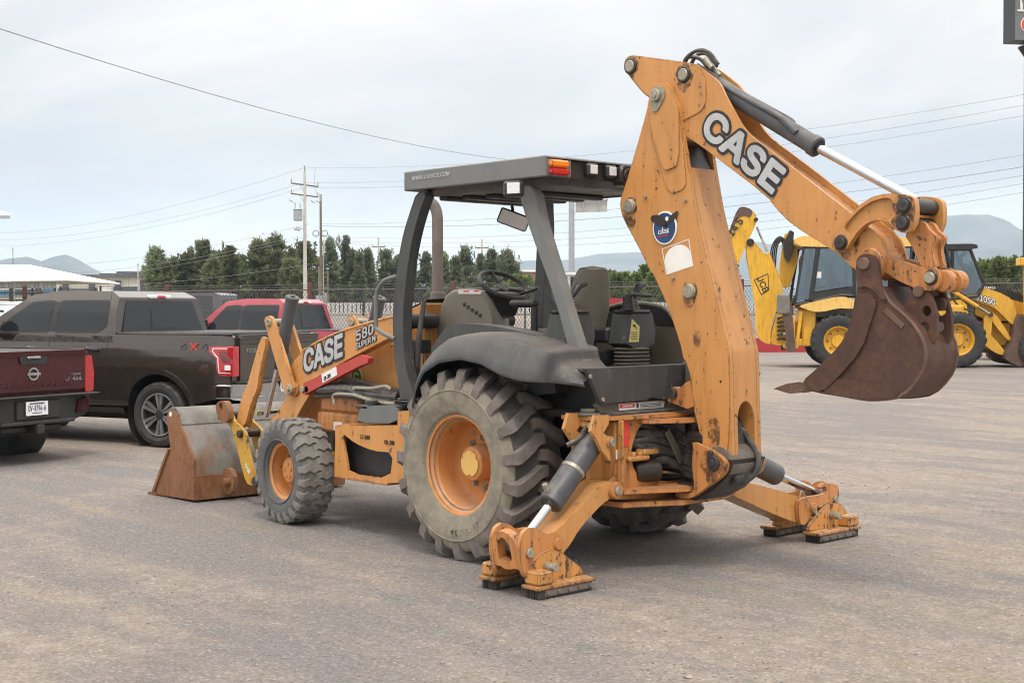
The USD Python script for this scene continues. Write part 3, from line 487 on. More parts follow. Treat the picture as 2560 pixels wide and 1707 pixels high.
# ------------------------------------------------------------------ the ground, its gentle rise, the far plain and the mountains
def ss(a, b, x): t = np.clip((x-a)/(b-a), 0, 1); return t*t*(3-2*t)
AX, LX = V(math.cos(YAW), math.sin(YAW)), V(-math.sin(YAW), math.cos(YAW))      # the yard's long axis and across it
def yard(d, s): return CAM[:2]+AX*d+LX*s                                          # d metres along the yard, s to the left
def G(x, y):
    d = (np.asarray(x)-CAM[0])*AX[0]+(np.asarray(y)-CAM[1])*AX[1]
    return .10*ss(19, 24, d)+.10*ss(24, 36, d)+1.25*ss(51, 64, d)+.15*ss(80, 130, d)
def gz(x, y): return float(G(x, y))
GM = {'g': ('geometry', {}),
 'na': ('noise_texture', {'scale': .16, 'detail': 6, 'roughness': .6, 'distortion': .5}),
 'ms': ('mapping', {'rotation': (0, 0, -.42), 'scale': (.45, 1.5, 1)}), 'nb': ('noise_texture', {'scale': 1.3, 'detail': 6, 'roughness': .62, 'distortion': .35}),
 'ms2': ('mapping', {'rotation': (0, 0, .62), 'scale': (.09, 1.0, 1)}), 'nc': ('noise_texture', {'scale': 2.2, 'detail': 5, 'roughness': .55}),
 'nd': ('noise_texture', {'scale': 30, 'detail': 6, 'roughness': .8}), 'ne': ('noise_texture', {'scale': 120, 'detail': 4, 'roughness': .8}), 'nh': ('noise_texture', {'scale': 6, 'detail': 5, 'roughness': .7}),
 'vo': ('voronoi_texture', {'scale': 70.0, 'randomness': 1.0}),
 'grav': ('rgb_ramp', {'ramp': [(.26, (.072, .067, .065)), (.42, (.158, .147, .142)), (.58, (.236, .221, .214)), (.76, (.39, .37, .355))]}),
 'dust': ('rgb_ramp', {'ramp': [(.30, (.220, .188, .160)), (.55, (.300, .257, .220)), (.75, (.36, .315, .275))]}),
 'a1': ('math', {'math_type': 'multiply_add', 'value2': .55}), 'a2': ('math', {'math_type': 'multiply', 'value2': .45}), 
 'mm': ('map_range', {'from_min': .452, 'from_max': .55, 'to_min': 0, 'to_max': .85, 'clamp': True}),
 'mg': ('mix_color', {}), 'yel': ('mix_color', {'b': (.255, .230, .160)}), 'ym': ('map_range', {'from_min': .57, 'from_max': .70, 'to_min': 0, 'to_max': .6, 'clamp': True}),
 'pk': ('mix_color', {'b': (.22, .165, .165)}), 'pm': ('map_range', {'from_min': .56, 'from_max': .74, 'to_min': 0, 'to_max': .55, 'clamp': True}),
 'sp': ('mix_float', {'fac': .5}), 'vs': ('separate_color', {}), 'vm': ('mix_float', {'fac': .28}), 'gs': ('mix_color', {'blend_type': 'multiply', 'fac': .55}), 'vr': ('rgb_ramp', {'ramp': [(0, (.62, .61, .60)), (.6, (1.05, 1.04, 1.03)), (.92, (1.28, 1.25, 1.22)), (1, (2.0, 1.95, 1.9))]}), 'hb': ('math', {'math_type': 'multiply_add', 'value2': .8}), 'bp': ('bump', {'strength': .75, 'distance': .012}),
 'p': ('principled_bsdf', {'roughness': .93, 'specular_ior_level': .25})}
GL = [('g.position', 'na.vector'), ('g.position', 'ms.vector'), ('ms.vector', 'nb.vector'), ('g.position', 'ms2.vector'), ('ms2.vector', 'nc.vector'), ('g.position', 'nd.vector'), ('g.position', 'ne.vector'), ('g.position', 'nh.vector'), ('g.position', 'vo.vector'),
 ('nd.fac', 'sp.a'), ('ne.fac', 'sp.b'), ('sp.result', 'grav.fac'), ('nh.fac', 'dust.fac'),
 ('nb.fac', 'a2.value1'), ('na.fac', 'a1.value1'), ('a2.value', 'a1.value3'), ('a1.value', 'mm.value'), ('mm.result', 'mg.fac'), ('grav.color', 'mg.a'), ('dust.color', 'mg.b'),
 ('nc.fac', 'ym.value'), ('ym.result', 'yel.fac'), ('mg.result', 'yel.a'), ('nb.fac', 'pm.value'), ('vo.color', 'vs.color'), ('vs.r', 'vr.fac'), ('yel.result', 'gs.a'), ('vr.color', 'gs.b'), ('gs.result', 'p.base_color'),
 ('ne.fac', 'hb.value1'), ('nd.fac', 'hb.value3'), ('hb.value', 'bp.height'), ('bp.normal', 'p.normal')]
def track(k, ang, off, half=.17):
    """a faint run of tyre bars along a straight line"""
    GM.update({f'tr{k}': ('mapping', {'rotation': (0, 0, -ang)}), f'ts{k}': ('separate_xyz', {}), f'to{k}': ('math', {'math_type': 'subtract', 'value2': off}), f'ta{k}': ('math', {'math_type': 'absolute'}), f'tm{k}': ('map_range', {'from_min': half+.03, 'from_max': half-.05, 'to_min': 0, 'to_max': 1, 'clamp': True}),
      f'tw{k}': ('math', {'math_type': 'multiply', 'value2': 44.0}), f'tb{k}': ('math', {'math_type': 'multiply_add', 'value2': 26.0}), f'tc{k}': ('math', {'math_type': 'sine'}), f'td{k}': ('map_range', {'from_min': -1, 'from_max': 1, 'to_min': .15, 'to_max': 1.0}), f'te{k}': ('math', {'math_type': 'multiply'}), f'tn{k}': ('map_range', {'from_min': .44, 'from_max': .60, 'to_min': 0, 'to_max': .30, 'clamp': True}), f'tf{k}': ('math', {'math_type': 'multiply'}), f'tg{k}': ('mix_color', {'b': (.105, .092, .082)})})
    src = GL.pop([i for i, q in enumerate(GL) if q[1] == 'p.base_color'][0])[0]
    GL.extend([('g.position', f'tr{k}.vector'), (f'tr{k}.vector', f'ts{k}.vector'), (f'ts{k}.y', f'to{k}.value1'), (f'to{k}.value', f'ta{k}.value'), (f'ta{k}.value', f'ta{k}.value1'), (f'ta{k}.value', f'tm{k}.value'), (f'ts{k}.x', f'tw{k}.value1'), (f'ta{k}.value', f'tb{k}.value1'), (f'tw{k}.value', f'tb{k}.value3'), (f'tb{k}.value', f'tc{k}.value1'), (f'tc{k}.value', f'td{k}.value'), (f'td{k}.result', f'te{k}.value1'), (f'tm{k}.result', f'te{k}.value2'), ('nc.fac', f'tn{k}.value'), (f'te{k}.value', f'tf{k}.value1'), (f'tn{k}.result', f'tf{k}.value2'), (f'tf{k}.value', f'tg{k}.fac'), (src, f'tg{k}.a'), (f'tg{k}.result', 'p.base_color')])
    GL[:] = [q for q in GL if q not in ((f'to{k}.value', f'ta{k}.value'), (f'ta{k}.value', f'ta{k}.value1'))]; GL.append((f'to{k}.value', f'ta{k}.value1'))
for k_, (a_, o_) in enumerate(((-.652, -2.01), (-.652, -3.7), (-.933, 1.40), (-.55, -4.9))): track(k_, a_, o_)
mat('gravel_ground', GM, GL)
plain('far_plain', (.17, .15, .10), rough=.95, var=.35, scale=.02)
plain('asphalt_road', (.10, .10, .10), rough=.9, var=.15, scale=1.5)
rads = np.r_[0, np.linspace(1.5, 40, 60), np.geomspace(42, 75, 24)]
th = np.arange(180)*2*PI/180
def disc(rads, r0=False):
    c = CAM[:2]; v = []
    for r in rads:
        p = c+r*np.c_[np.cos(th), np.sin(th)]; z = G(p[:, 0], p[:, 1])
        if r > 3: z = z+.012*(meshkit.fbm(np.c_[p*.45, 0*z], 3, 3)-.5)*np.clip((r-3)/6, 0, 1)*0.8
        v.append(np.c_[p, z])
    n = len(th); f = []
    for i in range(len(rads)-1):
        j = np.arange(n); a, b, c2, d = i*n+j, i*n+(j+1) % n, (i+1)*n+(j+1) % n, (i+1)*n+j
        f += [np.c_[a, c2, b], np.c_[a, d, c2]]
    m = tm(np.concatenate(v), np.concatenate(f)); m.invert() if m.face_normals[:, 2].mean() < 0 else None
    return m
tag(obj('ground', disc(rads), 'gravel_ground', smooth=True), kind='structure')
tag(obj('far_plain', disc(np.r_[75, np.geomspace(80, 5600, 60)]), 'far_plain', smooth=True), kind='structure')
# loose stones on the packed gravel (far too many to count)
plain('stone', (.23, .208, .195), rough=.95, var=.5, scale=23)
proto = UsdGeom.PointInstancer.Define(stage, '/World/gravel')
protos = []
for k in range(4):
    m = trimesh.creation.icosphere(1, 1.0); v = np.array(m.vertices)*(1+.35*(rng.random((len(m.vertices), 1))-.5)); v *= rng.uniform(.65, 1.2, 3)*[1, 1, .62]
    q = usdkit.mesh(stage, f'/World/gravel/stone_{k:03d}' if k else '/World/gravel/stone', tm(v, m.faces), '/World/Looks/stone'); protos.append(q.GetPath())
N = 15000
dd = 3.5+13*rng.random(N)**1.35; aa = (rng.random(N)-.5)*1.05
pp = CAM[:2]+dd[:, None]*(np.cos(aa)[:, None]*AX+np.sin(aa)[:, None]*LX)
keep = meshkit.fbm(np.c_[pp*.5, 0*dd], 4, 11)+.25*rng.random(N) > .58; pp = pp[keep]; N = len(pp)
sz = .0035+.0075*rng.random(N)**3+.012*(rng.random(N) > .985)*rng.random(N)
proto.CreatePrototypesRel().SetTargets(protos)
proto.CreatePositionsAttr(Vt.Vec3fArray.FromNumpy(np.c_[pp, G(pp[:, 0], pp[:, 1])+sz*.15].astype(np.float32)))
proto.CreateScalesAttr(Vt.Vec3fArray.FromNumpy(np.repeat(sz[:, None], 3, 1).astype(np.float32)))
proto.CreateProtoIndicesAttr(Vt.IntArray.FromNumpy(rng.integers(0, 4, N).astype(np.int32)))
an = rng.random(N)*PI
proto.CreateOrientationsAttr(Vt.QuathArray([Gf.Quath(float(math.cos(a)), 0, 0, float(math.sin(a))) for a in an]))
tag(proto, 'loose grey stones scattered over the packed gravel yard', 'gravel', kind='stuff')
# mountains: real ridges a few kilometres off, paled by the air in between
mat('mountain_scrub', {'g': ('geometry', {}), 'n': ('noise_texture', {'scale': .006, 'detail': 6, 'roughness': .6}), 'r': ('rgb_ramp', {'ramp': [(.35, (.045, .055, .05)), (.65, (.11, .11, .095))]}), 'p': ('principled_bsdf', {'roughness': 1.0, 'specular_ior_level': 0.0})},
    [('g.position', 'n.vector'), ('n.fac', 'r.fac'), ('r.color', 'p.base_color')])
HZ = 777.4
def ridge(name, D, pts, seed, foot=900):
    """pts: (bearing right of the yard axis as tan, height above eye / distance) along the crest"""
    s = np.linspace(pts[0][0], pts[-1][0], 150); h = np.interp(s, [p[0] for p in pts], [p[1] for p in pts])*D
    rows = []
    for i, w in enumerate(np.linspace(0, 1, 16)):
        d = D-foot*(1-w) if w < 1 else D
        base = CAM[:2]+AX*d-np.outer(s, LX)*D
        nz = meshkit.fbm(np.c_[s*90, 0*s+w*4, 0*s], 5, seed)-.5
        z = (h*w**1.15)*(1+.28*nz*(1-w)*w*4*.6)+h*.035*nz*(w > .98)
        rows.append(np.c_[base, z+CAM[2]*w-2*(1-w)])
    back = rows[-1].copy(); back[:, :2] += AX*foot; back[:, 2] = -4
    tag(obj(name, band(rows+[back]), 'mountain_scrub', smooth=True), kind='structure')
def tb(px): return (px-1280)/3399.0
def eh(py): return (HZ-py)/3399.0
ridge('hills', 3400, [(tb(-700), eh(690)), (tb(-250), eh(665)), (tb(0), eh(648)), (tb(70), eh(642)), (tb(105), eh(652)), (tb(135), eh(642)), (tb(165), eh(636)), (tb(195), eh(648)), (tb(240), eh(676)), (tb(300), eh(700)), (tb(500), eh(735))], 5)
ridge('mountain', 4300, [(tb(1150), eh(745)), (tb(1270), eh(662)), (tb(1320), eh(652)), (tb(1420), eh(650)), (tb(1480), eh(638)), (tb(1560), eh(632)), (tb(1640), eh(630)), (tb(1760), eh(612)), (tb(1900), eh(606)), (tb(2050), eh(632)), (tb(2200), eh(655)), (tb(2400), eh(690)), (tb(2700), eh(730))], 8)
ridge('mountain', 3900, [(tb(1800), eh(740)), (tb(1950), eh(690)), (tb(2150), eh(610)), (tb(2280), eh(556)), (tb(2330), eh(541)), (tb(2400), eh(540)), (tb(2470), eh(538)), (tb(2500), eh(546)), (tb(2545), eh(574)), (tb(2620), eh(590)), (tb(2800), eh(640)), (tb(3300), eh(700))], 21)
# the air: one even volume round everything; far ridges fade in it
usdkit.material(stage, '/World/Looks/air', {'v': ('principled_volume', {'color': (.66, .83, 1.0), 'density': 1.5e-4, 'anisotropy': .25})}, volume='v.volume')
hz = usdkit.mesh(stage, '/World/haze', trimesh.creation.box(bounds=[[-6500, -6500, -6], [6500, 6500, 420]]), '/World/Looks/air')
tag(hz, 'pale haze in the air that fades the distant ridges', 'haze', kind='stuff')
# ------------------------------------------------------------------ the backhoe loader
BH = thing('backhoe_loader', 'big orange backhoe loader with open grey canopy, standing on its stabilizer feet in the foreground', 'backhoe loader')
LX_, UZ = (-1, 0, 0), (0, 0, 1)
def both(name, m, mt, parent=BH, **k): obj(name, m, mt, parent, **k); obj(name, mirY(cat(m)), mt, parent, **k)
# --- wheels
def lathe_y(profile, c, s, n=72):
    """profile (r, y) about the axle through c, y outward on side s"""
    m = spin([(r, y) for r, y in profile], c, (0, s, 0), n); return orient(m)
def lugs(c, s, R, base, n, side, st, steer=0):
    out = []
    for i in range(n):
        th0 = 2*PI*(i+(.5 if side < 0 else 0))/n; a = []
        for (y, dth, w, r0, r1) in st:
            y = y*side; ww = w/R/2
            for t, r in ((th0+dth-ww, r0), (th0+dth-ww*.82, r1), (th0+dth+ww*.82, r1), (th0+dth+ww, r0)): a.append((c[0]+r*math.cos(t), c[1]+s*y, c[2]+r*math.sin(t)))
        k = len(st); f = []
        for j in range(k-1):
            for q in range(4):
                A, B, C, D = 4*j+q, 4*j+(q+1) % 4, 4*j+4+(q+1) % 4, 4*j+4+q; f += [(A, B, C), (A, C, D)]
        f += [(0, 2, 1), (0, 3, 2), (4*k-4, 4*k-3, 4*k-2), (4*k-4, 4*k-2, 4*k-1)]
        m = tm(a, f); out.append(orient(m))
    return cat(out)
def rear_wheel(s):
    w = part(BH, 'rear_wheel'); c = V(0, s*.82, .64)
    obj('tyre', lathe_y([(.325, .17), (.338, .19), (.352, .206), (.355, .213), (.362, .216), (.37, .222), (.42, .243), (.47, .250), (.500, .2485), (.503, .2525), (.509, .2525), (.513, .246), (.552, .232), (.575, .212), (.582, .2), (.575, .19), (.54, .17), (.30, .15)], c, s), 'tyre_sidewall', w)
    obj('tyre', lathe_y([(.30, -.15), (.338, -.19), (.37, -.222), (.47, -.250), (.552, -.232), (.575, -.212), (.582, -.2), (.5, -.17)], c, s), 'tyre_sidewall', w)
    obj('tread', lathe_y([(.5, -.205), (.583, -.207), (.598, -.14), (.605, 0), (.598, .14), (.583, .207), (.5, .205)], c, s), 'tyre_tread', w)
    st = [(.247, .025, .06, .50, .525), (.244, .025, .080, .54, .578), (.222, .02, .092, .56, .634), (.195, .0, .096, .57, .647), (.10, -.085, .094, .58, .651), (.03, -.155, .090, .58, .652), (-.025, -.165, .08, .58, .650)]
    sg = 1
    obj('tread_lugs', [lugs(c, s, .6, .57, 19, 1, st), lugs(c, s, .6, .57, 19, -1, st)], 'tyre_lug', w, smooth=20)
    obj('rim', lathe_y([(.322, .185), (.340, .192), (.345, .187), (.342, .176), (.325, .168), (.312, .150), (.304, .135), (.296, .125), (.292, .06), (.286, -.0), (.278, -.03), (.262, -.045), (.16, -.048), (.155, -.05), (.0001, -.05)], c, s), 'rim_orange', w)
    obj('hub', [lathe_y([(.125, -.052), (.128, -.02), (.122, .01), (.118, .055), (.112, .075), (.10, .083), (.0001, .085)], c, s, 40)], 'rim_orange', w)
    cap = Point(0, 0).buffer(.088).difference(unary_union([Point(.1*math.cos(a), .1*math.sin(a)).buffer(.024) for a in (.5, 2.6, 4.7)]))
    pl_ = plate(affinity.translate(cap, c[0], c[2]), c[1]+s*.084, c[1]+s*.094); obj('hub_cap', pl_, 'cream_yellow', w)
    for k in range(10):
        t = 2*PI*k/10+.2; q = c+V(.172*math.cos(t), -s*.046, .172*math.sin(t)); obj('wheel_nut', [pin(q, (0, s, 0), .021, .014), pin(q, (0, s, 0), .015, .034, hexhead=True)], 'steel_pin', w)
rear_wheel(1); rear_wheel(-1)
def wall_text(tx, c, r, th0, y, h, mt, par):
    for i, ch in enumerate(tx):
        if ch == ' ': continue
        t = th0+i*h*.95/r; xd = V(-math.sin(t), 0, math.cos(t))*-1; ud = V(math.cos(t), 0, math.sin(t)); xd = np.cross(ud, V(0, 1, 0)); obj('wall_letter', letters(ch, V(*c)+V(0, y, 0)+ud*r, xd, ud, h=h, d=.004), mt, par)
WT = part(BH, 'tyre_lettering')
wall_text('19.5L-24', (0, .82, .64), .430, -2.2, .2478, .038, 'tyre_sidewall', WT)
def front_wheel(s):
    w = part(BH, 'front_wheel'); c = V(2.141, s*.90, .414); T = lambda m: turn(cat(m), -4.2, (0, 0, 1), c)
    obj('tyre', T([lathe_y([(.20, .08), (.222, .09), (.232, .12), (.262, .142), (.30, .150), (.34, .147), (.368, .137), (.378, .128), (.36, .11)], c, s), lathe_y([(.20, -.08), (.222, -.09), (.262, -.142), (.30, -.15), (.34, -.147), (.378, -.128), (.36, -.11)], c, s), lathe_y([(.243, .138), (.246, .146), (.252, .147), (.256, .141)], c, s)]), 'front_sidewall', w)
    obj('tread', T(lathe_y([(.33, -.13), (.385, -.132), (.399, -.08), (.402, 0), (.399, .08), (.385, .132), (.33, .13)], c, s)), 'front_tread', w)
    st = [(.151, .02, .05, .325, .345), (.147, .02, .058, .36, .385), (.132, .02, .062, .36, .410), (.095, -.02, .060, .37, .416), (.055, .035, .058, .37, .417), (.015, -.01, .056, .37, .417), (-.03, .03, .05, .37, .417)]
    obj('tread_lugs', T([lugs(c, s, .4, .38, 23, 1, st), lugs(c, s, .4, .38, 23, -1, st)]), 'front_tread', w, smooth=20)
    obj('rim', T(lathe_y([(.20, .085), (.226, .098), (.231, .094), (.228, .085), (.212, .076), (.203, .055), (.196, .0), (.188, -.025), (.15, -.03), (.0001, -.03)], c, s, 56)), 'rim_orange', w)
    obj('hub', T([lathe_y([(.112, -.03), (.110, .02), (.100, .045), (.088, .055), (.0001, .06)], c, s, 36)]+[pin(c+V(.05*math.cos(t), s*.052, .05*math.sin(t)), (0, s, 0), .02, .012) for t in np.arange(5)*2*PI/5+.3]), 'rim_orange', w)
    for k in range(8):
        t = 2*PI*k/8; q = c+V(.14*math.cos(t), -s*.03, .14*math.sin(t)); obj('wheel_nut', T(pin(q, (0, s, 0), .012, .02, hexhead=True)), 'dark_steel', w)
front_wheel(1); front_wheel(-1)
# --- chassis, engine, axles
obj('main_frame', [cbox(-1.05, 1.1, -.33, .33, .55, .98), cbox(1.0, 2.95, -.33, .33, .50, .93), cbox(-.16, .16, -.62, .62, .50, .78, .05), cyl((0, -.75, .64), (0, .75, .64), .13)], 'dark_steel', BH)
obj('front_axle', [cbox(2.05, 2.24, -.72, .72, .32, .50, .05), cyl((2.14, -.78, .414), (2.14, .78, .414), .085)], 'machine_orange_worn', BH)
hood = plate([(1.10, 1.00), (1.10, 1.745), (1.35, 1.67), (1.9, 1.46), (2.5, 1.27), (2.86, 1.16), (2.92, 1.08), (2.92, .70), (2.5, .70), (2.4, 1.0)], -.14, .40)
obj('hood', hood, 'machine_orange', BH)
obj('hood_top', band([[(x, y, z+.012*(1-(y/.38)**2)) for y in np.linspace(-.145, .405, 9)] for x, z in ((1.06, 1.765), (1.35, 1.685), (1.9, 1.475), (2.5, 1.285), (2.88, 1.172), (2.93, 1.11))]), 'case_grey', BH)
obj('side_panel', plate(P['hoodside'], .395, .425), 'machine_orange', BH)
obj('side_panel', plate(P['hoodside'], -.165, -.14), 'machine_orange', BH)
obj('firewall', cbox(1.045, 1.075, -.44, .44, .95, 1.735), 'machine_orange', BH)
obj('front_grille', [cbox(2.92, 2.97, -.36, .36, .62, 1.10, .02)], 'dark_steel', BH)
each('engine_cover', [cbox(1.74, 2.27, .40, .56, .86, 1.0, .02), cbox(1.72, 2.26, .40, .60, .70, .86, .02)], 'machine_orange_worn', BH)
obj('engine_block', [cbox(1.15, 2.6, -.36, .38, .55, 1.02, .03), cyl((1.95, .45, .62), (1.95, .6, .62), .09)], 'oily_black', BH)
sk = part(BH, 'round_sticker'); c = V(1.955, .427, 1.155); c = V(np.mean([p[0] for p in P['greenst']]), .427, np.mean([p[1] for p in P['greenst']]))
for r, mt, l in ((.085, 'decal_yellow', .002), (.066, 'decal_green', .004)): obj('disc', turn(cyl(c, c+V(0, l, 0), r, 32), 0, UZ), mt, sk)
obj('letter', letters('C', c+V(.03, .005, -.035), LX_, UZ, w=.06, h=.07), 'decal_yellow', sk)
# --- loader arms, levers, tilt cylinders
MIDL = .13
def mirL(m): v = np.array(m.vertices); v[:, 1] = 2*MIDL-v[:, 1]; return tm(v, np.asarray(m.faces)[:, ::-1])
def BY(s, y): return y if s > 0 else 2*MIDL-y
def loader_side(s):
    Y = lambda m: cat(m) if s > 0 else mirL(cat(m))
    a = part(BH, 'loader_arm')
    obj('arm_plate', Y(plate(P['larm'], .50, .60, rnd=1)), 'machine_orange', a)
    each('flange', [tube([XZ(p, .597) for p in P['larm'][2:7]], .012, 6, 3), tube([XZ(p, .597) for p in (P['larm'][8], P['larm'][9], P['larm'][10], P['larm'][11])], .010, 6, 3)], 'machine_orange', a, Y)
    q = P['lpins']
    each('pivot_pin', [pin(V(2.32, .59, 1.037), (0, 1, 0), .03, .07), cyl((1.0, .38, 1.60), (1.0, .66, 1.60), .055), cyl((3.11, .42, .214), (3.11, .66, .214), .045)], 'dark_steel', a, Y)
    obj('bracket', Y([plate(chaikin([(2.86, .80), (2.96, .78), (2.97, .70), (2.90, .67), (2.80, .72)], 1), .50, .585), pin(V(2.905, .58, .739), (0, 1, 0), .028, .025)]), 'machine_orange_worn', a)
    if s > 0:
        sh = text_poly('CASE'); base = V(P['text_arm'][0][0], .604, P['text_arm'][0][1]); xd = V(P['text_arm'][1][0]-base[0], 0, P['text_arm'][1][1]-base[2]); W = np.linalg.norm(xd)
        obj('logo_backing', letters('CASE', base+V(0, .0, .0), xd, UZ, w=W*.92, h=.185, d=.003, grow=.024), 'decal_black', a)
        obj('logo_letters', letters('CASE', base, xd, UZ, w=W*.92, h=.185, d=.003, lift=.003, grow=.005), 'decal_silver', a)
        b = V(P['text_580'][0][0], .604, P['text_580'][0][1]+.03); xd = V(P['text_580'][1][0]-b[0], 0, P['text_580'][1][1]-P['text_580'][0][1])
        for tx, o, h, g in (('580', b+V(0, 0, 0), .085, .008), ('SUPER N', V(P['text_super'][0][0], .604, P['text_super'][0][1]-.005), .045, .005)):
            w = np.linalg.norm(xd)*(.95 if tx == '580' else 1.05)
            obj('model_backing', letters(tx, o, xd, UZ, w=w, h=h, d=.003, grow=g), 'decal_black', a); obj('model_letters', letters(tx, o, xd, UZ, w=w, h=h, d=.003, lift=.003), 'decal_silver', a)
    v = part(BH, 'tilt_lever')
    for y in (.66, .49):
        obj('lever_plate', Y(plate(P['leverA'], y-.03, y, rnd=1)), 'machine_orange', v)
    each('lever_pin', [cyl((q[0][0], .44, q[0][1]), (q[0][0], .675, q[0][1]), .034), pin(V(q[0][0], .672, q[0][1]-.012), (0, 1, 0), .012, .014), pin(V(q[0][0], .672, q[0][1]+.02), (0, 1, 0), .012, .014), cyl((q[1][0], .42, q[1][1]), (q[1][0], .675, q[1][1]), .042), pin(V(q[1][0], .67, q[1][1]), (0, 1, 0), .020, .018)], 'steel_pin', v, Y)
    obj('lever_boss', Y(cyl((q[1][0], .60, q[1][1]), (q[1][0], .628, q[1][1]), .062)), 'machine_orange_worn', v)
    lb = P['linkB']; obj('push_link', Y([plate(lb, .53, .56, rnd=1)]), 'machine_orange', BH)
    obj('push_link_web', Y([plate(affinity.scale(poly(lb), .86, .97), .50, .53)]), 'machine_orange_worn', BH)
    t = part(BH, 'tilt_cylinder'); A, B, C = [XZ(p, .585) for p in P['cylA']]
    obj('barrel', Y(cyl(A+(A-B)*.02, B, .056, 28)), 'cyl_grey', t); obj('end_cap', Y([cyl(A+(A-B)*.08, A+(A-B)*.0, .059), pin(A+(A-B)*.08, (A-B)/np.linalg.norm(A-B), .02, .012)]), 'cyl_grey', t)
    obj('rod', Y(cyl(B, C, .024)), 'chrome_rod', t); obj('feed_pipe', Y(tube([A+V(.07, 0, -.03), A+(B-A)*.35+V(.07, 0, .02), A+(B-A)*.7+V(.068, 0, 0)], .011)), 'cyl_grey', t)
    obj('gland', Y(cyl(B-(A-B)*.03, B-(A-B)*.3, .042)), 'oily_black', t)
    if s > 0:
        k = part(BH, 'lift_strut'); st = P['strut']
        obj('strut_bar', plate(st, .606, .66), 'rod_red', k); obj('strut_sticker', plate([(2.10, 1.17), (1.90, 1.238), (1.885, 1.17), (2.085, 1.098)], .66, .6625), 'sticker_white', k)
        obj('strut_marks', letters('CB-305', V(2.065, .6635, 1.118), (-.94, 0, .34), UZ, w=.10, h=.03), 'decal_black', k)
        obj('strut_bolt', pin(V(2.37, .655, 1.035), (0, 1, 0), .028, .02), 'steel_pin', k)
    # lift cylinder under the arm
    obj('lift_cylinder', Y([cyl((1.25, .52, 1.02), (1.98, .52, 1.10), .055), cyl((1.98, .52, 1.10), (2.32, .52, 1.04), .026)]), 'black_plastic', BH)
loader_side(1); loader_side(-1)
# --- loader bucket
LB = part(BH, 'loader_bucket'); sp = P['lbkt_side']
prof = [(4.055, .785), (3.995, .788), (3.95, .768), (3.888, .673), (3.80, .57), (3.72, .47), (3.665, .36), (3.648, .22), (3.652, .03), (4.36, .008)]
obj('back_shell', [thick(band([[(x, y, z) for y in np.linspace(-.66, .92, 3)] for x, z in prof[1:8]]), .018)], 'loader_steel', LB, smooth=50)
obj('heel_plate', [cbox(3.640, 3.662, -.665, .925, .02, .235, .003), plate([(3.65, .02), (4.40, .0), (4.40, .022), (3.65, .045)], -.66, .92)], 'loader_rust', LB)
obj('top_rail', [plate([(4.06, .80), (3.985, .803), (3.930, .752), (3.880, .66), (3.874, .672), (3.922, .768), (3.975, .815), (4.06, .815)], -.665, .925)], 'loader_edge', LB)
for s in (1, -1):
    obj('side_plate', plate(sp, BY(s, .918), BY(s, .94)), 'loader_rust', LB)
    obj('edge_strip', plate([(4.06, .44), (4.085, .45), (4.39, .02), (4.36, .0), (4.24, .18)], BY(s, .936), BY(s, .956)), 'loader_rust', LB)
    obj('side_rib', plate([(3.995, .55), (4.012, .55), (3.985, .47), (3.90, .38), (3.67, .30), (3.67, .32), (3.88, .395), (3.965, .48)], BY(s, .938), BY(s, .944)), 'loader_rust', LB)
    obj('corner_mark', plate(Point(4.045, .755).buffer(.022), BY(s, .941), BY(s, .944)), 'decal_white', LB)
obj('cutting_edge', plate([(4.30, .0), (4.46, .0), (4.44, .024), (4.30, .03)], -.695, .955), 'loader_rust', LB)
cb = P['txt_cb']; 
each('chalk_marks', [letters('CB-305', V(3.98, .86, .725), (-.01, -1, 0), (.62, 0, 1), w=.20, h=.028), letters('NPL', V(3.955, .83, .688), (-.01, -1, 0), (.62, 0, 1), w=.10, h=.028)], 'chalk', LB)
obj('rail_sticker', [plate([(.15, .70), (-.22, .70), (-.22, .75), (.15, .75)], 3.90, 3.905, axis='X')], 'decal_yellow', LB)
obj('rail_print', [plate([(.03, .705), (-.21, .705), (-.21, .745), (.03, .745)], 3.897, 3.90, axis='X'), letters('CF', V(3.896, .135, .705), (0, -1, 0), UZ, w=.08, h=.04)], 'decal_black', LB)
for s in (1, -1):
    m = lambda q: q if s > 0 else mirL(q)
    cp = part(BH, 'bucket_coupler')
    yo = P['yel_n']
    obj('coupler_plate', m(plate(yo, .575, .605, rnd=1)), 'coupler_yellow', cp); obj('coupler_plate', m(plate(yo, .40, .43, rnd=1)), 'coupler_yellow', cp)
    each('coupler_pin', [cyl((3.41, .37, .60), (3.41, .635, .60), .035), cyl((3.16, .37, .205), (3.16, .64, .205), .036), cyl((3.73, .38, .74), (3.73, .63, .74), .04)], 'oily_black', cp, m)
    obj('coupler_hook', m(plate(poly(P['hook'], 1).difference(Point(3.66, .83).buffer(.035)), .60, .66)), 'loader_rust', cp)
    obj('coupler_print', m(letters('CASE', V(3.35, .606, .33), (-.62, 0, -.75) if s > 0 else (-.62, 0, -.75), (-.75, 0, .62), w=.10, h=.035)), 'decal_white', cp)
    obj('lower_ear', m(cat(plate(chaikin([(3.72, .25), (3.55, .30), (3.46, .20), (3.52, .06), (3.68, .05)], 1), .60, .64), cyl((3.56, .62, .17), (3.56, .70, .17), .035))), 'loader_rust', cp)
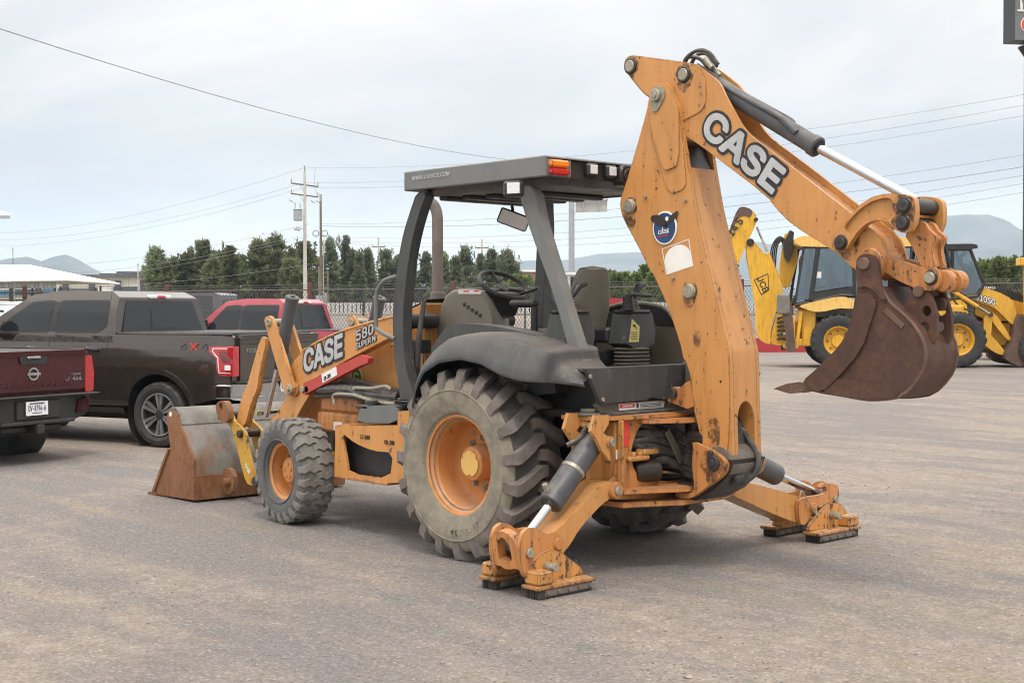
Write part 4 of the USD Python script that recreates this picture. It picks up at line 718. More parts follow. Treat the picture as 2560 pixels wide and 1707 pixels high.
# --- step, tank, hoses on the left
ST = part(BH, 'step_box'); sg = poly(P['step']); hg = poly(P['step_hole'], 1)
obj('outer_plate', plate(sg.difference(hg), .835, .855), 'machine_orange', ST); obj('recess', plate(sg.buffer(-.01), .745, .755), 'black_plastic', ST)
obj('upper_tread', [cbox(.86, 1.62, .50, .84, .775, .80, .006)]+[cbox(.9+.055*i, .93+.055*i, .74, .80, .80, .806, .002) for i in range(12)], 'machine_orange_worn', ST)
obj('lower_tread', [cbox(.98, 1.65, .56, .86, .395, .415, .004)], 'machine_orange_worn', ST)
each('side_wall', [cbox(1.63, 1.655, .50, .85, .40, .80, .004), cbox(.725, .745, .50, .85, .42, .96, .004)], 'machine_orange', ST)
t = P['txt_step']; each('stencil', [letters('17.480', V(*[t[0][0], .856, t[0][1]-.045]), LX_, UZ, w=.12, h=.032), letters('CB-308', V(t[2][0], .856, t[2][1]-.06), LX_, UZ, w=.12, h=.032)], 'oily_black', ST)
obj('battery_box', [plate(P['tank'], .52, .80, rnd=1)], 'case_grey', BH)
obj('battery_cap', [cyl((1.33, .74, .95), (1.33, .74, 1.0), .05), cbox(1.30, 1.46, .62, .80, .93, .965)], 'black_plastic', BH)
obj('side_sticker', plate([(2.02, .79), (1.90, .79), (1.90, .72), (2.02, .72)], .601, .604), 'sticker_white', BH)
for pts, y, r in ((P['hosesL'], .62, .035), ([(p[0]+.1, p[1]-.05) for p in P['hosesL']], .58, .028), (P['hosesL2'], .66, .014), (P['hosesL3'], .68, .013), ([(1.75, 1.06), (1.5, 1.0), (1.2, .98), (1.0, 1.0)], .64, .022)):
    obj('hydraulic_hose', tube([XZ(p, y) for p in pts], r), 'hose_rubber' if r > .015 else 'steel_pin', BH)
obj('hydraulic_hose', tube([V(.93, .55, 1.75), V(.90, .62, 1.5), V(.92, .62, 1.25), V(.95, .60, 1.05)], .02), 'hose_rubber', BH)
obj('hydraulic_hose', tube([V(.98, .52, 1.6), V(.96, .60, 1.4), V(.99, .60, 1.2), V(1.0, .58, 1.02)], .016), 'hose_rubber', BH)
obj('valve_block', [cbox(.95, 1.12, .46, .60, 1.36, 1.46, .01)], 'black_plastic', BH)
each('hose_fitting', [cyl((1.13, .63, 1.44), (1.22, .63, 1.42), .008), cyl((1.10, .63, 1.41), (1.19, .63, 1.39), .008)], 'steel_pin', BH)
hd = P['handle']; obj('grab_rail', tube([V(.94, .80, 1.93), V(1.06, .82, 1.90), V(1.13, .82, 1.845), V(1.158, .82, 1.78), V(1.165, .82, 1.58), V(1.13, .82, 1.53), V(.98, .79, 1.47)], .016, 10), 'case_grey', BH)
obj('floor', [cbox(-1.1, 1.05, -.72, .72, .985, 1.03), cbox(.62, .98, .42, .80, .985, 1.02)], 'black_plastic', BH)
# --- fenders
def fender(s):
    lo = resample([(p[0], 1.075, p[1]) for p in P['fender_lo']]+[(p[0], .955, p[1]) for p in P['fender_lo2']]+[(p[0], .88, p[1]) for p in P['fender_lo3']], 44)
    hi = resample([(p[0], .97, p[1]) for p in P['fender_hi']]+[(p[0], .85, p[1]) for p in P['fender_hi2']], 44); rows = []
    for t, out, dz in ((0, -.004, -.018), (0, .008, 0), (.28, .012, .010), (.62, .012, .016), (.88, .008, .010), (1.0, .0, .0)):
        p = lo*(1-t)+hi*t; p[:, 1] += out; p[:, 2] += dz; rows.append(p)
    for y, dz in ((.82, .014), (.56, .018)): p = hi.copy(); p[:, 1] = np.minimum(p[:, 1]-.01, y); p[:, 2] += dz; rows.append(p)
    m = band(rows); m = m if m.face_normals[:, 2].mean() > 0 else tm(m.vertices, m.faces[:, ::-1]); m = thick(m, .012)
    fd = part(BH, 'fender'); Y = lambda q: cat(q) if s > 0 else mirY(cat(q))
    obj('fender_shell', Y(m), 'fender_grey', fd, smooth=50)
    ct = [(.70, 1.10), (.673, 1.40)]+P['console_top'][1:-1]+[(-.60, 1.28), (-.62, 1.10)]
    obj('side_console', Y(plate(ct, .55, .70, rnd=1)), 'fender_grey', fd)
    obj('console_pocket', Y([cbox(-.50, -.33, .64, .712, 1.44, 1.50, .01)]), 'black_plastic', fd)
    obj('inner_panel', Y(plate([(.42, 1.02), (.37, 1.14), (.26, 1.30), (.1, 1.40), (-.1, 1.43), (-.4, 1.37), (-.7, 1.30), (-.86, 1.26), (-.90, 1.02)], .55, .575)), 'black_plastic', fd)
fender(1); fender(-1)
# khaki inner wall on the far side of the platform
obj('cab_wall', [plate([(-1.12, 1.02), (-1.12, 1.30), (-1.05, 1.42), (-.85, 1.52), (-.55, 1.565), (.2, 1.56), (.45, 1.45), (.6, 1.2), (.62, 1.02)], -.72, -.50, rnd=1), cbox(-1.15, -.95, -.70, -.1, 1.02, 1.36, .06)], 'khaki', BH, smooth=50)
obj('seat_base', [cbox(-.30, .34, -.24, .24, 1.02, 1.36, .06)], 'khaki_dark', BH)
# --- dash and steering
D = part(BH, 'dashboard')
dl, dr = resample(np.array(P['dash_l']+P['dash_l'][:1]), 60), resample(np.array(P['dash_r']+P['dash_r'][:1]), 60)
dl, dr = dl[:-1], dr[:-1]; rows = []
for w, k in ((0, .90), (.03, .97), (.10, 1.0), (.35, 1.01), (.65, 1.01), (.90, 1.0), (.97, .97), (1, .90)):
    q = dl*(1-w)+dr*w; c_ = q.mean(0); q = c_+(q-c_)*k; rows.append(np.c_[q[:, 0], np.full(len(q), .33*(1-w)-.30*w), q[:, 1]])
rows = [np.repeat(rows[0].mean(0)[None], len(dl), 0)]+rows+[np.repeat(rows[-1].mean(0)[None], len(dl), 0)]
rows = [np.vstack([r, r[:1]]) for r in rows]
obj('cowl', orient(band(rows)), 'khaki', D, smooth=45)
VX, VZ = P['dash_v'][0]; VZ -= .02
each('vent', [cbox(VX-.045*i, VX+.028-.045*i, .322, .338, VZ-.020*i, VZ+.026-.020*i, .003) for i in range(5)], 'black_plastic', D)
lb = P['dash_lbl']; xa, za, xb, zb2 = lb[0][0], lb[0][1], lb[1][0], lb[1][1]
obj('warning_label', plate([(xa, za-.022), (xb, za-.026), (xb, za+.004), (xa, za+.010)], .325, .334), 'sticker_white', D)
for f0, f1 in ((.25, .5), (.72, .95)): obj('label_print', plate([(xa+(xb-xa)*f0, za-.008), (xa+(xb-xa)*f1, za-.008), (xa+(xb-xa)*f1, za+.002), (xa+(xb-xa)*f0, za+.002)], .334, .3355), 'sticker_red', D)
obj('trim_edge', [cbox(1.06, 1.088, -.43, .43, 1.0, 1.74, .005)], 'khaki_dark', D)
S = part(BH, 'steering_column'); bz = P['bezel']
obj('column', [plate(bz, -.06, .14, rnd=1), cyl((.66, .04, 1.78), (.645, .03, 1.845), .06)], 'black_plastic', S)
each('lever', [tube([V(.72, .14, 1.80), V(.80, .20, 1.82), V(.86, .22, 1.845)], .016), tube([V(.55, -.06, 1.80), V(.48, -.14, 1.83), V(.44, -.16, 1.85)], .012)], 'black_plastic', S)
SW = part(BH, 'steering_wheel'); cw = V(.632, .02, 1.868); nn = V(-.53, .06, .85); nn /= np.linalg.norm(nn); _, a_, b_ = frame_of(nn)
ring = [cw+.192*(math.cos(t)*a_+math.sin(t)*b_) for t in np.linspace(0, 2*PI, 49)]
obj('rim', tube(ring, .017, 12, 1), 'black_plastic', SW)
each('spoke', [tube([cw-nn*.03, cw+.19*(math.cos(t)*a_+math.sin(t)*b_)], .015, 8, 1) for t in (.5, 2.6, 4.7)]+[cyl(cw-nn*.06, cw-nn*.01, .055)], 'black_plastic', SW)
# --- seat
SE = part(BH, 'seat')
def pad_(x0, x1, y0, y1, z0, z1, b, bulge=.02):
    m = refine(cbox(x0, x1, y0, y1, z0, z1, b), .06); m = trimesh.smoothing.filter_taubin(m, iterations=12); return m
def backrest():
    rows = []
    for t in np.linspace(0, 1, 14):
        z = 1.50+.475*t; xc = -.17-.20*t**1.2; w = .158*(1-.34*t**2.2)*(1 if t < .96 else .9); th = .075*(1-.45*t)
        ang = np.linspace(0, 2*PI, 25); y = w*np.sign(np.cos(ang))*np.abs(np.cos(ang))**.6; x = xc+th*np.sign(np.sin(ang))*np.abs(np.sin(ang))**.7+.10*(y/.158)**2*(1-.3*t)
        rows.append(np.c_[x, y, np.full(25, z)])
    top = rows[-1].mean(0)+V(0, 0, .015); bot = rows[0].mean(0); rows = [np.repeat(bot[None], 25, 0)]+rows+[np.repeat(top[None], 25, 0)]
    return orient(band(rows))
obj('backrest', turn(backrest(), -32, UZ, (-.25, 0, 1.5)), 'seat_vinyl', SE, smooth=60)
obj('back_shell', turn(move(trimesh.Trimesh(backrest().vertices*[1, 1.03, 1]+[-.035, 0, -.012], backrest().faces, process=False), (0, 0, 0)), -32, UZ, (-.25, 0, 1.5)), 'khaki', SE, smooth=60)
obj('cushion', pad_(-.14, .37, -.25, .26, 1.40, 1.545, .05), 'seat_vinyl', SE, smooth=60)
each('armrest', [cbox(.04, .33, .20, .26, 1.70, 1.755, .02)], 'black_plastic', SE); obj('armrest_stay', cbox(.05, .10, .21, .25, 1.50, 1.71), 'black_plastic', SE); each('armrest', [cbox(-.10, .29, -.36, -.28, 1.765, 1.83, .02)], 'black_plastic', SE)
obj('swivel_frame', [plate(chaikin([(-.16, 1.40), (-.08, 1.66), (-.22, 1.76), (-.36, 1.70), (-.40, 1.52), (-.30, 1.38)], 1), .20, .26), cbox(-.42, -.12, -.1, .26, 1.30, 1.40)], 'black_plastic', SE)
each('frame_bolt', [pin(V(x, .26, z), (0, 1, 0), .012, .012) for x, z in ((-.2, 1.66), (-.3, 1.62), (-.33, 1.52), (-.24, 1.46))], 'steel_pin', SE)
# --- control towers with levers
def tower(y0, tilt, lab):
    t = part(BH, 'control_tower'); x = -.62
    c_ = [(y0-.135, 1.42), (y0-.15, 1.53), (y0-.12, 1.64), (y0-.10, 1.668), (y0+.10, 1.675), (y0+.125, 1.55), (y0+.15, 1.42)]
    obj('tower_body', plate(c_, x-.02, x+.16, axis='X', rnd=1), 'fender_grey', t)
    r = []
    for i in range(6): z = 1.27+.026*i; r += [(.115+.006*i*.3, z), (.145, z+.008), (.145, z+.016), (.118, z+.024)]
    m = spin(r, (0, 0, 0), (0, 0, 1), 24); v = np.array(m.vertices); v = v*[.75, 1, 1]+[x+.07, y0, 0]; obj('bellows', orient(tm(v, m.faces)), 'khaki_dark', t, smooth=25)
    r = [(.07, 1.67), (.075, 1.685), (.058, 1.69), (.066, 1.702), (.05, 1.708), (.058, 1.718), (.042, 1.725), (.048, 1.738), (.03, 1.748), (.001, 1.752)]
    obj('boot', spin(r, (x+.06, y0+.02, 0), (0, 0, 1), 20), 'khaki_dark', t, smooth=25)
    obj('plinth', [cbox(x-.03, x+.15, y0-.09, y0+.11, 1.655, 1.682, .01)], 'black_plastic', t)
    p0 = V(x+.06, y0+.02, 1.745); obj('joystick', [tube([p0, p0+V(-.01, -.03*tilt, .045), p0+V(-.01, -.07*tilt, .095), p0+V(-.01, -.125*tilt, .115)], .02, 12, rad=[.014, .022, .026, .018]), cyl(p0-V(0, 0, .015), p0+V(0, 0, .012), .035)], 'black_plastic', t)
    if lab:
        obj('instruction_sticker', plate([(y0+.10, 1.62), (y0+.02, 1.565), (y0+.03, 1.46), (y0+.13, 1.46)], x-.0225, x-.0205, axis='X'), 'decal_yellow', t)
        obj('sticker_print', [plate([(y0+.09, 1.565), (y0+.072, 1.565), (y0+.072, 1.58), (y0+.09, 1.58)], x-.0245, x-.0225, axis='X')]+[plate([(y0+.115, z), (y0+.045, z), (y0+.045, z+.004), (y0+.115, z+.004)], x-.0245, x-.0225, axis='X') for z in (1.48, 1.495, 1.51, 1.525)]+[turn(plate([(y0+.08, 1.56), (y0+.04, 1.56), (y0+.04, 1.566), (y0+.08, 1.566)], x-.0245, x-.0225, axis='X'), 50, (1, 0, 0), (x, y0+.06, 1.57))], 'decal_black', t)
        obj('side_handle', [tube([V(x, y0+.13, 1.77), V(x, y0+.09, 1.79), V(x, y0-.02, 1.785), V(x, y0-.12, 1.78)], .014), tube([V(x, y0+.115, 1.775), V(x, y0+.11, 1.68)], .03, rad=[.035, .045])], 'black_plastic', t)
tower(-.115, 1, True); tower(.50, 1.2, False)
each('loader_lever', [tube([V(.15, -.45, 1.40), V(.10, -.44, 1.58), V(.14, -.42, 1.70)], .02), tube([V(.16, -.42, 1.70), V(.05, -.44, 1.71)], .022)], 'black_plastic', BH)
CC = part(BH, 'side_cover')
obj('cover_shell', plate(chaikin([(-.62, 1.56), (-.55, 1.68), (-.30, 1.74), (.05, 1.72), (.12, 1.60), (.05, 1.52), (-.5, 1.50)], 1), -.62, -.52), 'black_plastic', CC, smooth=40)
obj('cover_strip', tube([V(-.62, -.50, 1.60), V(-.50, -.50, 1.70), V(-.2, -.50, 1.735), V(.06, -.50, 1.70)], .014), 'steel_pin', CC)
for i in range(4): obj('cable', tube([V(-.45+.03*i, -.44+.05*i, 1.36), V(-.42, -.40+.06*i, 1.52), V(-.50, -.34+.05*i, 1.62+.02*i), V(-.56, -.22+.03*i, 1.58)], .010), 'black_rubber', CC)
obj('valve_bank', cbox(-.44, -.18, -.30, .02, 1.45, 1.56, .02), 'black_plastic', CC)
for i in range(5): obj('small_lever', tube([V(-.40+.05*i, -.05-.04*i, 1.56), V(-.41+.05*i, -.05-.045*i, 1.66)], .008), 'black_plastic', CC)
obj('floor_mat', cbox(-.9, .5, .1, .52, 1.03, 1.05, .004), 'black_rubber', BH)
# --- canopy
RF = part(BH, 'canopy')
x0, x1, W = -.604, .8725, .785
zt = lambda x: 2.687-.018*(x-x0)/(x1-x0)
outer = cbox(x0, x1, -W, W, 2.548, 2.687, .008)
inner = cbox(x0-.1, x1-.02, -W+.018, W-.018, 2.40, 2.672, .004)
obj('roof_panel', cut(outer, inner), 'case_grey', RF)
obj('roof_pan', hull([(x0+.05, -.60, 2.565), (x0+.05, .72, 2.565), (x1-.04, -.60, 2.565), (x1-.04, .72, 2.565), (x0+.14, -.42, 2.522), (x0+.14, .60, 2.515), (x1-.08, -.42, 2.522), (x1-.08, .60, 2.515)]), 'roof_black', RF)
for i in range(5): obj('pan_rib', cbox(.70-.19*i, .80-.19*i, -.36, .52-.06*i, 2.488, 2.525, .014), 'roof_black', RF)
obj('rear_fascia', [cbox(x0+.018, x0+.05, -W+.02, W-.02, 2.552, 2.67, .004)], 'roof_black', RF)
for s in (1, -1):
    for z0, z1, mt in ((2.612, 2.662, 'lamp_amber'), (2.560, 2.609, 'lamp_red')):
        ln = trimesh.util.concatenate([]) if False else refine(cbox(x0-.028, x0+.02, .575, .752, z0, z1, .012), .03); ln = trimesh.smoothing.filter_taubin(ln, iterations=6)
        obj('marker_lamp', ln if s > 0 else mirY(ln), mt, RF, smooth=50)
    bk = cbox(x0+.0, x0+.025, .54, .77, 2.555, 2.666, .003); obj('lamp_base', bk if s > 0 else mirY(bk), 'case_grey', RF)
    for y in (.355, .17):
        q = [cbox(x0-.03, x0+.02, y-.052, y+.052, 2.575, 2.662, .014)]; q = cat(q) if s > 0 else mirY(cat(q)); obj('work_lamp', q, 'black_plastic', RF)
        q = cbox(x0-.036, x0-.028, y-.034, y+.034, 2.59, 2.648, .003); obj('lamp_lens', q if s > 0 else mirY(q), 'lamp_clear', RF)
    q = turn(cbox(-.43, -.30, .80, .88, 2.425, 2.53, .015), 25, UZ, (-.36, .84, 2.48)); q2 = turn(cbox(-.425, -.335, .881, .886, 2.445, 2.515, .002), 25, UZ, (-.36, .84, 2.48))
    obj('work_lamp', q if s > 0 else mirY(q), 'black_plastic', RF); obj('lamp_lens', q2 if s > 0 else mirY(q2), 'lamp_clear', RF)
t = P['txt_roof']; obj('roof_lettering', letters('WWW.CASECE.COM', V(t[0][0], W+.001, t[0][1]), V(t[1][0]-t[0][0], 0, t[1][1]-t[0][1]), UZ, w=abs(t[1][0]-t[0][0]), h=.03, d=.002, slant=.2), 'decal_silver', RF)
obj('round_horn', [cyl((x0-.05, .04, 2.60), (x0+.05, .04, 2.60), .075), cyl((x0-.06, .04, 2.60), (x0-.02, .04, 2.60), .045)], 'oily_black', RF)
def post(pl2, ya, yb, name='canopy_post', mt='case_grey'):
    m = plate(chaikin(pl2, 1, .25), ya, yb); obj(name, m, mt, BH, smooth=40)
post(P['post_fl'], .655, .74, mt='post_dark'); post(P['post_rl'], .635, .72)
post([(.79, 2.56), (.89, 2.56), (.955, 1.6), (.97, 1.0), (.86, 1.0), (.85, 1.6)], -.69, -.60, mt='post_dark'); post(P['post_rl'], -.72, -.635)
each('post_foot', [cbox(.74, .98, .60, .80, .99, 1.02), cbox(-1.0, -.82, .6, .78, 1.24, 1.30, .02)], 'case_grey', BH)
MR = part(BH, 'mirror'); mc = V(.54, .0, 2.36); mn = V(-.72, .62, -.22); mn /= np.linalg.norm(mn); mh_ = np.cross(mn, UZ); mh_ /= np.linalg.norm(mh_); mu_ = np.cross(mh_, mn)
mh_, mu_ = mh_*math.cos(.36)+mu_*math.sin(.36), mu_*math.cos(.36)-mh_*math.sin(.36)
def mplace(g): v = np.array(g.vertices); return orient(tm(mc+v[:, :1]*mn+v[:, 1:2]*mh_+v[:, 2:]*mu_, g.faces))
obj('housing', mplace(hull(np.vstack([cbox(-.01, .012, -.118, .118, -.060, .060, .012).vertices, cbox(-.05, -.01, -.08, .08, -.035, .035, .01).vertices]))), 'black_plastic', MR)
obj('glass', mplace(cbox(.012, .0145, -.108, .108, -.051, .051, .001)), 'mirror_glass', MR)
obj('arm', tube([mc-mn*.05, mc+V(.03, -.02, .06), V(.58, -.02, 2.47)], .012), 'black_plastic', MR)
ex = P['exh']; obj('exhaust_pipe', [tube([V(1.555, -.1, 1.70), V(1.555, -.1, 2.33), V(1.557, -.1, 2.44), V(1.575, -.09, 2.515), V(1.62, -.07, 2.56), V(1.70, -.04, 2.585)], .045, 16), cyl((1.555, -.1, 1.60), (1.555, -.1, 1.83), .062)], 'exhaust_rust', BH)
# --- rear platform
RP = part(BH, 'rear_panel')
full = [(.855, 1.315), (-.855, 1.315), (-.715, 1.087), (-.282, 1.092), (-.247, 1.108), (-.087, 1.085), (.087, 1.085), (.247, 1.108), (.282, 1.092), (.715, 1.087)]
obj('panel', [plate(full, -1.045, -1.015, axis='X'), cbox(-1.02, -.92, -.83, .83, 1.29, 1.315, .004)], 'fender_grey', RP)
for y, z in ((.82, 1.265), (.705, 1.115), (-.82, 1.265), (-.705, 1.115)): obj('panel_bolt', pin(V(-1.045, y, z), (-1, 0, 0), .014, .01), 'steel_pin', RP)
obj('lower_panel', [plate([(.735, 1.085), (-.735, 1.085), (-.70, 1.03), (.70, 1.03)], -1.02, -.985, axis='X'), plate([(.69, 1.03), (-.69, 1.03), (-.69, 1.10), (.69, 1.10)], -.985, -.965, axis='X')], 'khaki_dark', RP)
d = P['danger']
obj('danger_strip', plate(d, -1.0505, -1.0465, axis='X') if False else plate([(.533, 1.079), (.084, 1.079), (.098, 1.036), (.53, 1.036)], -1.026, -1.022, axis='X'), 'sticker_white', RP)
obj('danger_block', plate([(.525, 1.074), (.385, 1.074), (.385, 1.052), (.525, 1.052)], -1.0285, -1.026, axis='X'), 'sticker_red', RP)
obj('danger_print', [letters('DANGER', V(-1.0285, .50, 1.056), (0, -1, 0), UZ, w=.095, h=.014, d=.002)], 'sticker_white', RP)
obj('small_print', [cbox(-1.0285, -1.026, .12, .33, 1.068-.008*i, 1.071-.008*i, .0005) for i in range(4)]+[cbox(-1.0285, -1.026, .345, .365, 1.044, 1.074, .001)], 'decal_black', RP)
# --- rear frame with the swing post
FR_ = part(BH, 'rear_frame')
def mir2(g): return affinity.scale(g, -1, 1, origin=(0, 0))
half = poly(P['frame_out']).union(sbox(-.02, .45, .3, .98)).difference(poly(P['frame_hole'], 1)).intersection(sbox(0, 0, 2, 2))
face = unary_union([half, mir2(half)])
obj('rear_plate', plate(face, -1.115, -1.085, axis='X'), 'machine_orange_worn', FR_)
obj('upper_plate', plate([(-1.20, .26), (-1.15, .56), (-1.09, .80), (-.80, .83), (-.80, -.83), (-1.09, -.80), (-1.15, -.56), (-1.20, -.26)], .985, 1.012, axis='Z'), 'machine_orange_worn', FR_)
obj('upper_plate', plate([(-1.33, .20), (-1.20, .44), (-.95, .50), (-.95, -.50), (-1.20, -.44), (-1.33, -.20)], .955, .982, axis='Z'), 'machine_orange_worn', FR_)
obj('lower_plate', plate([(-1.34, .22), (-1.24, .42), (-1.15, .62), (-.84, .66), (-.84, -.66), (-1.15, -.62), (-1.24, -.42), (-1.34, -.22)], .515, .545, axis='Z'), 'machine_orange_worn', FR_)
obj('lower_plate', plate([(-1.30, .22), (-1.20, .42), (-1.12, .60), (-.86, .62), (-.86, -.62), (-1.12, -.60), (-1.20, -.42), (-1.30, -.22)], .425, .460, axis='Z'), 'machine_orange_worn', FR_)
obj('front_wall', [cbox(-.86, -.83, -.78, .78, .44, .985)], 'machine_orange_worn', FR_)
obj('inner_wall', [cbox(-.90, -.865, -.60, .60, .46, .98)], 'oily_black', FR_)
for s in (1, -1):
    m = lambda q: cat(q) if s > 0 else mirY(cat(q))
    obj('side_rib', m([cbox(-1.10, -.86, .62, .645, .55, .98), cbox(-1.16, -1.115, .628, .646, .58, .985, .004)]), 'machine_orange', FR_)
    obj('side_rib', m([cbox(-1.0, -.975, .66, .78, .50, .985)]), 'machine_orange', FR_)
    obj('reflector', m(plate([(.59, .972), (.538, .972), (.538, .815), (.59, .815)], -1.1195, -1.1155, axis='X')), 'sticker_red', FR_)
    obj('decal', m([plate([(.66, .80), (.648, .80), (.648, .74), (.66, .74)], -1.12, -1.117, axis='X')]), 'sticker_white', FR_)
    obj('swing_cylinder', m([cyl((-1.06, .44, .635), (-1.13, .27, .645), .075), cyl((-1.02, .60, .635), (-1.05, .42, .635), .06)]), 'oily_black', FR_)
    obj('swing_rod', m([cyl((-1.13, .27, .645), (-1.17, .02, .62), .026), cyl((-1.16, .06, .62), (-1.18, -.03, .615), .04)]), 'chrome_rod', FR_)
    obj('valve_bar', m([cbox(-1.145, -1.10, .36, .56, .715, .748, .01), cbox(-1.145, -1.06, .27, .42, .748, .785, .01), cyl((-1.12, .50, .748), (-1.12, .50, .775), .02), cyl((-1.12, .44, .748), (-1.12, .44, .775), .02)]), 'machine_orange', FR_)
    obj('top_tube', m([cyl((-.96, .75, 1.012), (-.96, .75, 1.03), .085), cyl((-.96, .75, 1.03), (-.96, .75, 1.055), .05)]), 'khaki_dark', FR_)
    obj('boss', m([cyl((-.96, .75, .94), (-.96, .75, .985), .06), cyl((-.96, .75, .60), (-.96, .75, .94), .012)]), 'machine_orange', FR_)
obj('reflector', plate([(.02, .90), (-.03, .90), (-.03, .80), (.02, .80)], -1.0, -.996, axis='X'), 'sticker_red', FR_)
for i in range(12):
    z = .93-.021*i
    obj('hydraulic_hose', tube([V(-.93-.01*(i % 4), .56, .95-.035*(i % 7)), V(-1.05-.020*(i % 3), .36, z+.025*math.sin(i*1.7)), V(-1.10-.018*(i % 3), .20, z-.02+.022*math.cos(i*2.3)), V(-1.17-.01*(i % 2), .06, z-.07+.015*math.sin(i)), V(-1.26, .04, z-.12)], .015+.005*(i % 3)), 'hose_rubber', FR_)
obj('hydraulic_hose', tube([V(-1.0, .50, .80), V(-1.07, .36, .81), V(-1.10, .24, .80), V(-1.08, .12, .77)], .022), 'khaki_dark', FR_)
obj('hose_strap', turn(cbox(-1.185, -1.17, .145, .195, .66, .92, .004), -34, (1, 0, 0), (-1.18, .17, .80)), 'khaki_dark', FR_)
cs = part(BH, 'swing_casting'); cg = poly(P['cast'], 1)
obj('casting_plate', plate(cg, .165, .205), 'machine_orange_worn', cs); obj('casting_plate', plate(cg, -.205, -.165), 'machine_orange_worn', cs)
obj('casting_post', [cyl((-1.20, -.03, .44), (-1.20, -.03, 1.0), .075), cbox(-1.42, -1.26, -.165, .165, .82, .90, .02), cbox(-1.44, -1.16, -.165, .165, .47, .56, .03)], 'oily_black', cs)
obj('casting_scoop', [orient(plate([(-1.22, .47), (-1.36, .455), (-1.50, .53), (-1.62, .64), (-1.66, .74), (-1.62, .74), (-1.56, .68), (-1.42, .60), (-1.30, .55)], -.165, .165))], 'oily_black', cs)
obj('casting_pin', [cyl((P['p_cast'][0][0], -.225, P['p_cast'][0][1]), (P['p_cast'][0][0], .225, P['p_cast'][0][1]), .048), cyl((P['p_cast'][0][0], .222, P['p_cast'][0][1]), (P['p_cast'][0][0], .232, P['p_cast'][0][1]), .022), cyl((-1.515, .2, .775), (-1.515, .225, .775), .02)], 'dark_steel', cs)
# boom lock
lk = part(BH, 'boom_lock'); obj('lock_plate', plate(P['lock'], .10, .16), 'machine_orange_worn', lk); obj('lock_plate', plate([(p[0], p[1]) for p in P['lock']], -.16, -.10), 'machine_orange_worn', lk)
obj('lock_pin', cyl((-1.165, -.19, 1.135), (-1.165, .19, 1.135), .035), 'dark_steel', lk); obj('lock_cord', tube([V(-1.2, .25, 1.07), V(-1.22, .22, 1.12), V(-1.18, .2, 1.22), V(-1.24, .18, 1.25)], .004), 'oily_black', lk)
